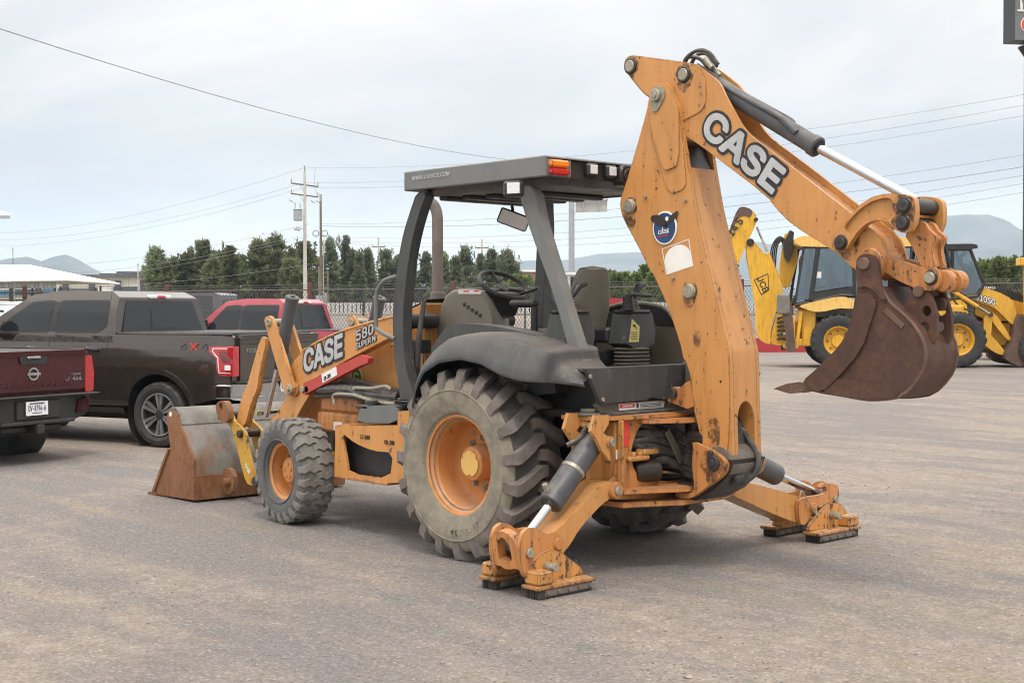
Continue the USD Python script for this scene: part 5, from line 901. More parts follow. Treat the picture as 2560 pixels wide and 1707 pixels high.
# --- stabilizers
def stabilizer(s):
    t = part(BH, 'stabilizer'); X0 = -1.17; o = s
    arm = P['st_arm'] if s > 0 else P['r_arm']
    obj('arm', plate(arm, X0, X0+.20, axis='X', rnd=1), 'machine_orange', t)
    piv = V(0, .735, .555) if s > 0 else V(0, -.40, .50)
    obj('pivot', [cyl((-1.205, piv[1], piv[2]), (-.93, piv[1], piv[2]), .055)], 'machine_orange_worn', t)
    obj('pivot_bolt', pin(V(-1.203, piv[1], piv[2]), (-1, 0, 0), .027, .014), 'steel_pin', t)
    a, b, c = [V(-1.07, *p) for p in (P['st_brl'] if s > 0 else P['r_brl'])]
    if s > 0:
        for x in (-1.185, -.955): obj('bracket', plate(P['st_bracket'], x, x+.028, axis='X'), 'machine_orange', t)
        obj('bracket', cyl((-1.20, .785, .86), (-.92, .785, .86), .038), 'machine_orange_worn', t); obj('bracket_bolt', pin(V(-1.198, .785, .86), (-1, 0, 0), .026, .018), 'steel_pin', t)
        a = a+(a-b)*.12
    else: a = a+(a-b)*.9
    ax = (a-b)/np.linalg.norm(a-b); sd_ = np.cross(ax, V(1, 0, 0)); sd_ = sd_ if sd_[2] > 0 else -sd_
    obj('barrel', cyl(a, b, .078, 32), 'cyl_grey', t)
    obj('barrel_band', spin([(.080, 0), (.081, .002), (.081, .022), (.080, .024)], a+(b-a)*.52, b-a, 32), 'steel_pin', t)
    obj('gland', cyl(b+ax*.02, b-ax*.006, .070), 'oily_black', t)
    end = c+(c-b)*(.30 if s > 0 else .05)
    obj('rod', cyl(b, end, .029), 'chrome_rod', t)
    if s > 0:
        obj('fitting', cyl(a+sd_*.06-V(.03, 0, 0), a+sd_*.12-ax*.05-V(.03, 0, 0), .017), 'steel_pin', t); obj('fitting', cyl(b+ax*.06+V(0, .06, .04), b+ax*.10+V(0, .115, .06), .018), 'steel_pin', t)
        obj('feed_hose', tube([a+sd_*.06, a+sd_*.075+V(0, .06, -.02), a+V(.02, .15, -.03), a+V(.06, .22, -.07)], .017), 'hose_rubber', t)
    ck = P['r_cheek'] if s < 0 else [(1.255, .36), (1.37, .355), (1.44, .40), (1.50, .41), (1.555, .375), (1.575, .27), (1.545, .14), (1.48, .09), (1.40, .09), (1.30, .16), (1.22, .25)]
    for x in (-1.205, -.965): obj('cheek', plate(chaikin(ck, 1), x, x+.033, axis='X'), 'machine_orange_worn', t)
    ring = affinity.scale(Point(0, 0).buffer(1, 24), .122, .118).union(sbox(-.122, -.105, .122, .02)).difference(affinity.scale(Point(0, .0).buffer(1, 24), .055, .078).union(sbox(-.055, -.055, .055, 0)))
    mm = move(turn(plate(affinity.translate(ring, -1.068, 0), -.03, .03), -12*s, (1, 0, 0)), (0, 1.540 if s > 0 else -1.665, .272 if s > 0 else .275)); obj('arch', mm, 'machine_orange_worn', t)
    re_ = V(0, 1.46, .285) if s > 0 else V(0, -1.63, .295)
    obj('rod_end', cyl((-1.175, re_[1], re_[2]), (-.96, re_[1], re_[2]), .05), 'exhaust_rust', t)
    fp = V(0, *(P['l_pin'][0] if s > 0 else P['r_pin'][0]))
    obj('foot_pin', [cyl((-1.28, fp[1], fp[2]), (-.84, fp[1], fp[2]), .027)], 'steel_pin', t); obj('foot_nut', pin(V(-1.275, fp[1], fp[2]), (-1, 0, 0), .027, .025, hexhead=True), 'steel_pin', t)
    rp_ = P['l_pin'][1] if s > 0 else P['r_pin'][1]
    obj('rod_pin', pin(V(-1.203, *rp_), (-1, 0, 0), .028, .02), 'steel_pin', t)
    eb = V(0, 1.26, .285) if s > 0 else V(0, -1.34, .245)
    obj('eye_boss', cyl((-1.225, *eb[1:]), (-1.165, *eb[1:]), .036), 'machine_orange_worn', t)
    if s < 0: obj('safety_wire', tube([V(-1.23, -1.34, .245), V(-1.25, -1.33, .20), V(-1.24, -1.30, .24), V(-1.22, -1.24, .33), V(-1.21, -1.20, .38), V(-1.21, -1.17, .33)], .005), 'steel_pin', t)
    yi, yo = (1.05, 1.535) if s > 0 else (-1.26, -1.80)
    for x0_, x1_ in ((-1.32, -1.17), (-.935, -.795)):
        f = part(BH, 'stabilizer_foot'); rear = x0_ < -1.2; xm = x1_-.05 if rear else x0_+.02; xm = xm if rear else x0_+.015
        ys = sorted((yi, yo)); q = lambda u: yi+(yo-yi)*u
        ya, yb = sorted((q(.0), q(1.0)))
        obj('base_plate', cbox(x0_, x1_, ya, yb, .054, .078, .006), 'foot_yellow', f)
        obj('gusset', plate(chaikin([(q(.02), .076), (q(.98), .076), (q(.96), .14), (q(.84), .225), (q(.64), .262), (q(.44), .25), (q(.2), .17), (q(.05), .125)], 1), xm, xm+.025, axis='X'), 'foot_yellow', f)
        ya, yb = sorted((q(.72 if rear else .76), q(.975))); obj('end_block', cbox(x0_+.008, x1_-.012, ya, yb, .078, .160, .012), 'foot_yellow', f)
        ya, yb = sorted((q(.06), q(.86)))
        for k in (0, 1):
            xx = (x0_+.006, x0_+.028) if k == 0 else (x1_-.028, x1_-.006)
            obj('rubber_clamp', cbox(*xx, ya, yb, .012, .054, .006), 'exhaust_rust', f)
        for u in (.1, .28, .46, .64, .82): obj('clamp_bolt', pin(V(x0_+.007, q(u), .034), (-1, 0, 0), .013, .012), 'exhaust_rust', f)
        for i in range(9):
            xx = x0_+.018+(x1_-x0_-.036)*i/8; ya, yb = sorted((q(.05), q(.96-.03*rng.random())))
            obj('rubber_strip', cbox(xx-.006, xx+.006, ya, yb, .0005+.005*rng.random(), .0535, .002), 'black_rubber', f)
stabilizer(1); stabilizer(-1)
# --- boom
BM = part(BH, 'boom'); bp = poly(P['boom'], 1); fk = poly(P['boom_fork'], 1)
side = unary_union([bp.buffer(0), fk.buffer(0)]).buffer(.004).buffer(-.004)
low = bp.intersection(sbox(-3, 0, 3, 2.60))
body = cut(plate(low, -.118, .118), plate(sbox(-.085, .56, .085, .98).union(affinity.scale(Point(0, .98).buffer(1, 20), .085, .12)), -2.2, -1.40, axis='X'))
obj('boom_body', body, 'machine_orange', BM)
rear = [plate(low.difference(low.buffer(-.02)), -.119, .119)] 
for s in (1, -1):
    a_, b__ = (.1185, .15) if s > 0 else (-.15, -.1185)
    obj('boom_side', plate(side, a_, b__), 'machine_orange', BM)
    o = 1 if s > 0 else -1
    obj('reinforcement', plate(P['boom_overlay2'], o*.150, o*.156, rnd=1), 'machine_orange', BM); obj('reinforcement', plate(P['boom_overlay'], o*.156, o*.166, rnd=1), 'machine_orange', BM); obj('reinforcement', plate(P['boom_overlay3'], o*.150, o*.157, rnd=1), 'machine_orange', BM)
    pc = P['p_boomtop'][0]; obj('keeper_plate', plate(P['pin_plate'], o*.166, o*.176, rnd=1), 'steel_pin', BM)
    obj('top_pin', [cyl((pc[0], o*.1, pc[1]), (pc[0], o*.20, pc[1]), .042, 28), cyl((pc[0], o*.199, pc[1]), (pc[0], o*.206, pc[1]), .020)], 'steel_pin', BM)
    for k in ('p_boommid', 'p_boom2'):
        q = P[k][0]; obj('pin_head', [cyl((q[0], o*.148, q[1]), (q[0], o*.178, q[1]), .045, 28), spin([(.045, 0), (.05, .004), (.05, .012), (.045, .016)], (q[0], o*.149, q[1]), (0, o, 0), 28)], 'steel_pin', BM)
    for q in P['boom_bolts'][:3]: obj('bolt', [cyl((q[0], o*.149, q[1]), (q[0], o*.168, q[1]), .012)], 'steel_pin', BM)
each('weld_hole', [cyl((q[0], .146, q[1]), (q[0], .1512, q[1]), .008) for q in P['boom_holes']]+[cyl((q[0], .157, q[1]), (q[0], .1582, q[1]), .009) for q in P['boom_holes'][1:]], 'decal_black', BM)
for i in range(6):
    y = -.062+.025*i; obj('boom_hose', tube([V(-1.36, y, 1.02), V(-1.48, y*1.1, 1.0), V(-1.545, y*1.2, .90), V(-1.56, y*1.25, .78), V(-1.615+.01*i, y*1.2, .68), V(-1.60, y*.8, .60), V(-1.46, y*.3, .56)], .021), 'hose_rubber', BM)
obj('boom_hose', tube([V(-1.47, -.05, .98), V(-1.57, -.075, .88), V(-1.66, -.085, .74), V(-1.655, -.05, .63), V(-1.56, 0, .56)], .02), 'hose_rubber', BM)
obj('base_boss', [cyl((P['p_cast'][0][0], -.16, P['p_cast'][0][1]), (P['p_cast'][0][0], .16, P['p_cast'][0][1]), .112, 32)], 'exhaust_rust', BM)
obj('boom_inner', plate([(-.855, 2.602), (-.90, 2.79), (-1.10, 2.80), (-1.20, 2.75), (-1.262, 2.602)], -.116, .116), 'oily_black', BM)
E0 = part(BH, 'eagle_emblem'); ov = P['oval']; cx_, cz_ = (ov[0][0]+ov[3][0])/2, (ov[2][1]+ov[4][1])/2; rx_, rz_ = abs(ov[3][0]-ov[0][0])/2, abs(ov[2][1]-ov[4][1])/2
for f_, mt, l in ((1.0, 'decal_white', .1575), (.90, 'decal_blue', .1595)): obj('oval', plate(affinity.translate(affinity.scale(Point(0, 0).buffer(1, 32), rx_*f_, rz_*f_), cx_, cz_), .150, l), mt, E0)
for k in ('eagleL', 'eagleR'): obj('eagle_wing', plate(P[k], .1595, .1615), 'decal_brown', E0)
obj('eagle_head', plate(P['eagleH'], .1615, .163, rnd=1), 'decal_white', E0)
t = P['eagle_txt']; obj('emblem_lettering', [letters('CASE', V(t[0][0], .1605, t[0][1]), V(t[1][0]-t[0][0], 0, t[1][1]-t[0][1]), UZ, w=abs(t[1][0]-t[0][0])*1.02, h=.026, d=.001), letters('1', V(t[0][0]-.03, .1605, t[0][1]+.03), LX_, UZ, w=.018, h=.035, d=.001)], 'decal_white', E0)
t = P['eagle_txtr']; obj('emblem_ribbon', [letters('CONSTRUCTION', V(t[0][0], .1605, t[0][1]), V(t[1][0]-t[0][0], 0, t[1][1]-t[0][1]), UZ, w=abs(t[1][0]-t[0][0]), h=.011, d=.001)], 'sticker_red', E0)
q = poly(P['frame_sticker']); fr_ = q.difference(q.buffer(-.005)); fs = P['frame_sticker']
u_ = V(*fs[1])-V(*fs[0]); w_ = V(*fs[3])-V(*fs[0])
dome_ = Polygon([tuple(V(*fs[0])+u_*(.5-.47*math.cos(a))+w_*(.55-.49*math.sin(a))) for a in np.linspace(0, PI, 20)]+[tuple(V(*fs[0])+u_*.97+w_), tuple(V(*fs[0])+u_*.03+w_)])
obj('faded_sticker', plate(unary_union([fr_, dome_]), .150, .1515), 'decal_white', BM)
# --- dipper
DP = part(BH, 'dipper')
dg, core = poly(P['dipper'], 1), poly(P['dip_core'], 1)
for s in (1, -1): obj('dipper_side', plate(dg, s*.096, s*.118), 'machine_orange', DP); obj('reinforcement', plate(P['dipper_overlay'], s*.118, s*.124, rnd=1), 'machine_orange', DP)
obj('dipper_core', plate(core, -.095, .095), 'machine_orange_worn', DP)
for k in ('p_dip1', 'p_dip2'):
    q = P[k][0]; obj('dipper_pin', [cyl((q[0], -.145, q[1]), (q[0], .145, q[1]), .040, 28)], 'steel_pin', DP); obj('pin_ring', [cyl((q[0], -.138, q[1]), (q[0], .138, q[1]), .055, 28)], 'oily_black', DP)
tb_ = P['text_boom']; o = V(tb_[0][0], .1195, tb_[0][1]); xd = V(tb_[1][0]-tb_[0][0], 0, tb_[1][1]-tb_[0][1]); ud = V(-xd[2]*-1, 0, xd[0]*-1)
ud = np.cross(V(0, 1, 0), xd); ud = ud/np.linalg.norm(ud); Wd = np.linalg.norm(xd); o = o-ud*.005
hh = .175
obj('logo_backing', letters('CASE', o+xd*.03, xd, ud, w=Wd*.95, h=hh, d=.003, grow=.024), 'decal_black', DP)
obj('logo_letters', letters('CASE', o+xd*.03, xd, ud, w=Wd*.95, h=hh, d=.003, lift=.003, grow=.006), 'decal_silver', DP)
# notched lower edge
pts_ = [V(*p) for p in P['dipper'][17:20]]
DC = part(BH, 'bucket_cylinder'); A, B, C = [XZ(p, 0) for p in P['cylb']]; 
obj('barrel', [cyl(A+(A-B)*.18, B, .058, 32), cyl(B+(A-B)*.06, B, .066, 32)], 'cyl_grey', DC); obj('rod', cyl(B, C+(C-B)*.15, .029, 24), 'chrome_rod', DC)
each('feed_pipe', [tube([XZ(p, .05) for p in P['pipe_b']], .014), tube([XZ((p[0], p[1]), -.05) for p in P['pipe_b']], .014), cyl(XZ(P['pipe_b'][-2], .05), XZ((P['pipe_b'][-1][0]-.1, P['pipe_b'][-1][1]-.07), .05), .022)], 'cyl_grey', DC)
for i, (dx, dz) in enumerate(((0, 0), (.05, -.02), (-.06, .0))): obj('top_hose', tube([V(-1.15+dx*.4, -.03+.05*i, 3.22), V(-1.16+dx*.4, -.03+.05*i, 3.31+dz), V(-1.22+dx, -.03+.05*i, 3.355+dz), V(-1.31+dx, -.02+.04*i, 3.335+dz), V(-1.38+dx, -.01+.03*i, 3.25)], .013), 'hose_rubber', DC)
each('hose_fitting', [cyl((-1.31, .02, 3.30), (-1.37, .02, 3.24), .02), cyl((-1.34, .06, 3.30), (-1.40, .06, 3.23), .018), cyl((-1.29, -.03, 3.32), (-1.36, -.03, 3.28), .018), cyl((-1.36, .03, 3.26), (-1.44, .03, 3.18), .015)], 'steel_pin', DC)
# --- linkage at the tip
LK = part(BH, 'bucket_linkage'); lg = poly(P['link'], 1); li = poly(P['link_in'], 1)
for s in (1, -1):
    obj('curved_link', [plate(lg, s*.125, s*.150), plate(lg.difference(li), s*.150, s*.170)], 'machine_orange', LK)
    for j, q in enumerate(P['pins_link']):
        obj('link_pin', [cyl((q[0], s*.12, q[1]), (q[0], s*.190, q[1]), .034, 28)], 'dark_steel', LK); obj('pin_ring', [cyl((q[0], s*.16, q[1]), (q[0], s*.178, q[1]), .046, 28), cyl((q[0], s*.190, q[1]), (q[0], s*.1915, q[1]), .012)], 'oily_black', LK)
q1, q2, q3 = P['pins_link'][1], P['pins_link'][2], P['pins_link'][0]
each('cross_tube', [cyl((q1[0], -.125, q1[1]), (q1[0], .125, q1[1]), .046, 28), cyl((q2[0], -.125, q2[1]), (q2[0], .125, q2[1]), .036, 28)], 'oily_black', LK)
obj('pivot_tube', [cyl((q3[0], -.125, q3[1]), (q3[0], .125, q3[1]), .058, 28)], 'machine_orange_worn', LK)
hl = poly(P['hlink'], 1)
each('push_link', [plate(hl, .030, .065), plate(hl, -.065, -.030), plate(hl.buffer(-.018), -.031, .031)], 'machine_orange_worn', LK)
ll = poly(P['lowlink'], 1)
each('lower_link', [plate(ll, .070, .100), plate(ll, -.100, -.070)], 'machine_orange_worn', LK)
obj('lower_link_web', plate(ll.buffer(-.025), -.071, .071), 'machine_orange_oily', LK)
q = P['pins_bucket'][1]; obj('link_pin', [cyl((q[0], -.125, q[1]), (q[0], .125, q[1]), .032, 28)], 'steel_pin', LK); obj('pin_ring', cyl((q[0], -.108, q[1]), (q[0], .108, q[1]), .043), 'oily_black', LK)
ec = P['lowlink'][6]
each('link_eye', [cyl((ec[0], y0, ec[1]+.03), (ec[0], y1, ec[1]+.03), .062, 28) for y0, y1 in ((-.125, -.045), (.0, .065))], 'machine_orange_worn', LK)
# --- digging bucket
DB = part(BH, 'digging_bucket'); bs = poly(P['bucket_side'], 1); HB_ = .17
for s in (1, -1):
    obj('side_plate', plate(bs, s*(HB_-.018), s*HB_), 'bucket_rust', DB); obj('cheek_plate', plate(P['bucket_cheek'], s*HB_, s*(HB_+.014), rnd=1), 'bucket_rust', DB)
    obj('side_cutter', plate(P['bucket_edge'], s*HB_, s*(HB_+.016), rnd=1), 'bucket_rust', DB); obj('wear_plate', plate(P['bucket_wear'], s*HB_, s*(HB_+.010), rnd=1), 'bucket_rust', DB)
sh = resample(catmull(P['bucket_shell'], 4), 46)
m = band([[(x, y, z) for y in np.linspace(-HB_+.002, HB_-.002, 3)] for x, z in sh]); m = thick(m, .018); obj('back_shell', orient(m), 'bucket_rust', DB, smooth=50)
each('shell_bead', [tube([(x, s*(HB_-.002), z) for x, z in sh[::2]], .010, 8, 1) for s in (1, -1)], 'bucket_rust_wear', DB)
for y in (-.13, 0., .13):
    tg = P['tooth']
    mt_ = refine(plate(tg, y-.036, y+.036), .05); v = np.array(mt_.vertices); k = np.clip((v[:, 0]-tg[6][0])/(tg[0][0]-tg[6][0]+1e-9), 0, 1); v[:, 1] = y+(v[:, 1]-y)*(1-.75*k); obj('tooth', tm(v, mt_.faces), 'bucket_rust_wear', DB)
eg = poly(P['ear'], 1).difference(unary_union([Point(*h).buffer(.030) for h in P['ear_holes']]))
for s in (1, -1): obj('ear', plate(eg, s*.066, s*.092), 'bucket_rust', DB)
q = P['pins_bucket'][0]; q4 = P['pin_ear'][0]
obj('hinge_pin', cyl((q[0], -.20, q[1]), (q[0], .20, q[1]), .036, 24), 'bucket_rust_wear', DB); obj('hinge_collar', cyl((q[0], -.16, q[1]), (q[0], .16, q[1]), .05, 24), 'bucket_rust_wear', DB)
obj('ear_pin', cyl((q4[0], -.118, q4[1]), (q4[0], .118, q4[1]), .032), 'bucket_rust_wear', DB)
obj('hinge_boss', cyl((q[0], -.148, q[1]), (q[0], .148, q[1]), .095, 32), 'machine_orange_worn', DP)
eh_ = P['ear_holes']; each('cross_pin', [cyl((eh_[1][0], -.065, eh_[1][1]-.03), (eh_[1][0], .065, eh_[1][1]-.03), .018), cyl((eh_[0][0]+.0, -.10, eh_[0][1]+.04), (eh_[0][0], -.05, eh_[0][1]+.04), .04)], 'bucket_rust_wear', DB)
bt = P['bucket_text']; obj('maker_plate', [turn(cbox(-.075, .075, 0, .006, -.016, .016, .002), 0, UZ).apply_transform(trimesh.transformations.rotation_matrix(math.atan2(bt[1][1]-bt[0][1], -(bt[1][0]-bt[0][0])), (0, 1, 0))).apply_translation(((bt[0][0]+bt[1][0])/2, HB_, (bt[0][1]+bt[1][1])/2))], 'bucket_rust_wear', DB)
# --- grease and rust stains round the joints, thin films with ragged edges
def stain(p, r, y, seed, within, mt='grease_film', drip=.0, par=BH):
    t = np.linspace(0, 2*PI, 40, endpoint=False); rr = r*(.75+.5*meshkit.fbm(np.c_[np.cos(t)*1.6+seed, np.sin(t)*1.6, 0*t], 4, seed)); x, z = rr*np.cos(t), rr*np.sin(t); z = np.where(z < 0, z*(1+drip), z)
    g = Polygon([(p[0]+a, p[1]+b) for a, b in zip(x, z)]).buffer(0).intersection(within.buffer(-.004))
    if g.area > 1e-5: obj('grease_stain', plate(g, y, y+.0012), mt, par)
mat('grease_film', {'g': ('geometry', {}), 'n': ('noise_texture', {'scale': 22, 'detail': 6, 'roughness': .7}), 'mr': ('map_range', {'from_min': .42, 'from_max': .68, 'to_min': 0, 'to_max': .75, 'clamp': True}), 't': ('transparent_bsdf', {}), 'p': ('principled_bsdf', {'base_color': (.055, .028, .015), 'roughness': .5}), 'm': ('mix_closure', {})},
    [('g.position', 'n.vector'), ('n.fac', 'mr.value'), ('mr.result', 'm.fac'), ('t.BSDF', 'm.closure1'), ('p.BSDF', 'm.closure2')], surface='m.closure')
la_ = poly(P['larm'], 1); lv_ = poly(P['leverA'], 1)
for i, (p, r, y, dr, g_) in enumerate(((P['p_cast'][0], .105, .2052, .4, cg), (P['pins_link'][0], .09, .1185, .2, dg), (P['p_dip1'][0], .07, .1245, .3, dg), (P['p_dip2'][0], .075, .1245, .5, dg), (P['p_boommid'][0], .062, .1502, 1.8, side), (P['p_boom2'][0], .06, .1502, .8, side), (P['pins_link'][1], .075, .1702, .2, lg), (P['pins_link'][2], .07, .1702, .4, lg), ((-1.50, .95), .05, .1572, 2.5, side), ((-1.36, 1.52), .03, .1572, 1.8, side), ((2.32, 1.037), .055, .6008, .6, la_), ((3.10, .25), .10, .6008, .3, la_))): stain(p, r, y, i+3, g_, drip=dr)
# --- gripping teeth on the dipper's lower edge
ga, gb = V(*P['dipper'][31], ), V(*P['dipper'][29])
for i in range(15):
    c_ = ga+(gb-ga)*(i+.5)/15; obj('grip_tooth', cyl((c_[0], -.112, c_[1]), (c_[0], .112, c_[1]), .014, 6), 'machine_orange_worn', DP)
# ------------------------------------------------------------------ pickups and cars
carpaint('paint_brown', (.040, .032, .027), metal=.6, rough=.22, coat=1.0, dust=.0)
carpaint('paint_maroon', (.045, .004, .005), metal=.35, rough=.34, coat=.28, dust=.0)
carpaint('paint_red', (.27, .016, .032), metal=.2, rough=.3, coat=.8, dust=.04)
carpaint('paint_white', (.74, .75, .76), metal=0, rough=.3, coat=.8, dust=.05)
carpaint('paint_black', (.010, .011, .013), metal=.2, rough=.25, coat=1.0)
plain('car_glass', (.010, .012, .014), rough=.03, var=.1, spec=.42)
plain('trim_black', (.014, .014, .015), rough=.5, var=.2, dust=.12)
plain('trim_chrome', (.45, .46, .47), rough=.14, metal=1.0, var=.06)
plain('wheel_alloy', (.42, .43, .44), rough=.3, metal=.85, var=.1)
plain('wheel_dark', (.02, .02, .021), rough=.5, var=.2)
plain('tail_red', (.34, .008, .012), rough=.15, coat=1.0, var=.3, scale=30)
plain('tail_deep', (.10, .003, .005), rough=.2, coat=1.0, var=.2, scale=30)
plain('plate_white', (.66, .67, .68), rough=.4, var=.04)
plain('plate_ink', (.05, .06, .10), rough=.5, var=.1)
plain('emblem_dark', (.10, .09, .095), rough=.4, var=.1)
def zi(z, t): return np.interp(z, [p[0] for p in t], [p[1] for p in t])
class Shell:
    """side profile pushed out to the body's real cross-section and plan"""
    def __init__(s, W, tail, front, table, belt): s.W, s.tail, s.front, s.table, s.belt = W, tail, front, table, belt
    def hw(s, x, z): return s.W*zi(z, s.table)*(1-.045*ss(s.tail+.30, s.tail, x))*(1-.16*ss(s.front-.9, s.front, x)**1.5)
    def solid(s, g, L=.13, k=1.0):
        m = refine(plate(g, -1, 1), L*1.4); v = np.array(m.vertices); v[:, 1] *= s.hw(v[:, 0], v[:, 2])*k; return tm(v, m.faces)
    def skin(s, g, side, out=.006, t=.02, L=.12):
        m = refine(plate(g, 0, 1), L); v = np.array(m.vertices); v[:, 1] = side*(s.hw(v[:, 0], v[:, 2])+out-t*(1-v[:, 1])); return orient(tm(v, m.faces))
def rounded(p, r): g = Polygon(p).buffer(0); return g.buffer(-r, quad_segs=5).buffer(r, quad_segs=5)
def car_wheel(par, c, s, R, w, spokes, rimr, mt='wheel_alloy'):
    W = part(par, 'wheel'); c = np.asarray(c, float); h = w/2
    obj('tyre', lathe_y([(rimr, h*.5), (rimr+.02, h*.86), (R*.80, h*1.02), (R*.92, h*.96), (R*.975, h*.80), (R, h*.4), (R, -h*.4), (R*.975, -h*.8), (R*.9, -h), (rimr, -h*.8)], c, s, 56), 'tyre_black', W)
    obj('rim', lathe_y([(rimr+.004, h*.52), (rimr+.010, h*.80), (rimr-.004, h*.86), (rimr-.018, h*.70), (rimr-.03, h*.3), (.10, h*.1), (.0001, h*.1)], c, s, 48), 'wheel_dark', W)
    obj('rim_lip', lathe_y([(rimr+.006, h*.80), (rimr+.004, h*.90), (rimr-.014, h*.86), (rimr-.014, h*.70)], c, s, 48), mt, W)
    for k in range(spokes):
        for d in (-.13, .13):
            a = 2*PI*k/spokes+PI/2
            def pt(r, ang, y): return c+V(r*math.cos(ang), s*y, r*math.sin(ang))
            w0, w1 =   .017, .025; P8 = []
            for r, y, ww, dd in ((.045, h*.72, w0, d*1.9), (rimr-.008, h*.80, w1, d*1.15)):
                for yy in (y, y-.03):
                    for q in (-1, 1): P8.append(pt(r, a+dd+q*ww/max(r, .08), yy))
            obj('spoke', hull(P8), mt, W)
    obj('hub_cap', [lathe_y([(.062, h*.70), (.055, h*.78), (.03, h*.82), (.0001, h*.82)], c, s, 24)], 'wheel_dark', W)
def licence(par, loc3, n, txt, w=.30, h=.15):
    n = np.asarray(n, float); n /= np.linalg.norm(n); xd = np.cross(UZ, n); L = part(par, 'licence_plate'); o = np.asarray(loc3, float)-xd*w/2-V(0, 0, h/2)
    obj('plate', letters('', o, xd, UZ, w=w, h=h, d=.006, shape=sbox(0, 0, 2, 1).buffer(-.05).buffer(.05)), 'plate_white', L)
    obj('characters', letters(txt, o+xd*.03+V(0, 0, .045), xd, UZ, w=w-.06, h=.065, d=.002, lift=.006), 'plate_ink', L)
    obj('header', letters('', o+xd*.05+V(0, 0, .122), xd, UZ, w=w-.10, h=.014, d=.002, lift=.006, shape=sbox(0, 0, 1, 1)), 'plate_ink', L)
    obj('footer', letters('', o+xd*.08+V(0, 0, .022), xd, UZ, w=w-.16, h=.008, d=.002, lift=.006, shape=sbox(0, 0, 1, 1)), 'plate_ink', L)
TRUCK = [(.40, .90), (.55, .955), (.75, .985), (.98, 1.0), (1.10, .988), (1.20, .970), (1.36, .925), (1.42, .90), (1.62, .85), (1.80, .775), (1.92, .70)]
def pickup(name, label, o, h, k):
    T = thing(name, label, 'pickup truck', (o[0], o[1], o[2]), h, k.get('group'))
    W, wb, tail, front, R = k['W'], k['wb'], k['tail'], k['front'], k['R']; z0, zb, zr = .50, k['rail'], k['roof']; pm = k['paint']
    cr, crt, wt, wbx = k['cab'] # cab rear at belt, at roof, windscreen top, windscreen base
    sc = zr/1.92; S = Shell(W, tail, front, [(a*sc if a > 1 else a, b) for a, b in TRUCK], zb)
    belt = zb+.0; hood = k['hood']
    arch = lambda x: Point(x, R).buffer(R+.105, quad_segs=14)
    prof = Polygon([(tail+.02, .66), (tail, .80), (tail+.015, zb-.03), (tail+.05, zb), (cr+.05, zb), (wbx-.1, belt+.0), (wbx+.25, hood+.06), (front-.55, hood), (front-.12, hood-.10), (front, hood-.32), (front, .60), (front-.15, .44), (wb+.7, .44), (wb-.6, .47), (.6, .50), (-.55, .55)]).difference(arch(0)).difference(arch(wb)).buffer(0)
    obj('body', S.solid(prof), pm, T, smooth=38); obj('underbody', [cbox(tail+.15, front-.4, -W*.62, W*.62, .30, .56, .04), cyl((0, -W*.8, R), (0, W*.8, R), .11)], 'trim_black', T)
    cab = rounded([(cr, belt-.10), (crt, zr-.09), (crt+.16, zr-.01), (crt+.7, zr), ((crt+wt)/2+.3, zr), (wt, zr-.05), (wbx, belt+.04), (wbx+.1, belt-.10)], .03)
    obj('cab', S.solid(cab), pm, T, smooth=42)
    for s in (1, -1):
        ft, fb = k['glass']; dv = k['door']
        wa = rounded([(dv-.06, ft), (dv-.06, fb), (cr+.30, fb), (cr+.19, fb+.08), (cr+.22, ft)], .035)
        wf = rounded([(dv+.06, ft), (dv+.06, fb), (wbx-.34, fb), (wbx-.38, fb+.06), (wt-.04, ft-.02), (wt-.30, ft)], .035)
        for g in (wa, wf):
            obj('window', S.skin(g, s, .004), 'car_glass', T, smooth=40); obj('window_trim', S.skin(g.buffer(.022).difference(g), s, .002), 'trim_black', T, smooth=40)
        obj('door_pillar', S.skin(Polygon([(dv-.05, ft), (dv+.05, ft), (dv+.05, fb), (dv-.05, fb)]), s, .003), 'trim_black', T)
        for x in (cr+.10, dv, wbx-.30):
            obj('door_gap', S.skin(Polygon([(x-.006, zb-.02), (x+.006, zb-.02), (x+.006, .56), (x-.006, .56)]), s, .0015), 'trim_black', T)
        obj('door_gap', S.skin(sbox(tail+.06, .525, wb-.6, .537).difference(arch(0)).difference(arch(wb)), s, .0015), 'trim_black', T)
        for x in (cr+.22, dv+.14): obj('door_handle', S.skin(rounded([(x, zb-.20), (x+.20, zb-.19), (x+.20, zb-.155), (x, zb-.165)], .012), s, .030, .035), 'trim_chrome', T)
        ar = lambda x, r0, r1: Point(x, R).buffer(R+r1, quad_segs=16).difference(Point(x, R).buffer(R+r0, quad_segs=16)).intersection(sbox(x-2, .52, x+2, 3))
        for x in (0, wb): obj('wheel_arch', S.skin(ar(x, .095, .155), s, .022, .05), pm, T, smooth=40)
        for x in (0, wb): obj('arch_liner', orient(spin([(R+.10, 0), (R+.10, .42), (.1, .42)], (x, s*(W*.96), R), (0, -s, 0), 32)), 'trim_black', T)
        obj('mirror', [cbox(wbx-.42, wbx-.22, s*W*1.0-.01 if s > 0 else -W*1.16, W*1.16 if s > 0 else -W*1.0+.01, belt+.02, belt+.24, .03)], 'trim_black', T)
        obj('sill', S.skin(sbox(.62, .40, wb-.62, .47), s, -.02, .1), 'trim_black', T)
        obj('fuel_door', S.skin(Point(cr-.13, zb-.30).buffer(.095).difference(Point(cr-.13, zb-.30).buffer(.088)), s, .0015), 'trim_black', T)
        for x in (0, wb): car_wheel(T, (x, s*k['track'], R), s, R, k['tw'], k['spokes'], k['rim'])
    # rear of the cab
    yb, yt = S.hw(cr, belt)*.93, S.hw(crt, zr-.12)*.90
    def back(u, z, off): t = (z-belt)/(zr-.09-belt); return V(cr+(crt-cr)*t-off, u*(yb*(1-t)+yt*t), z)
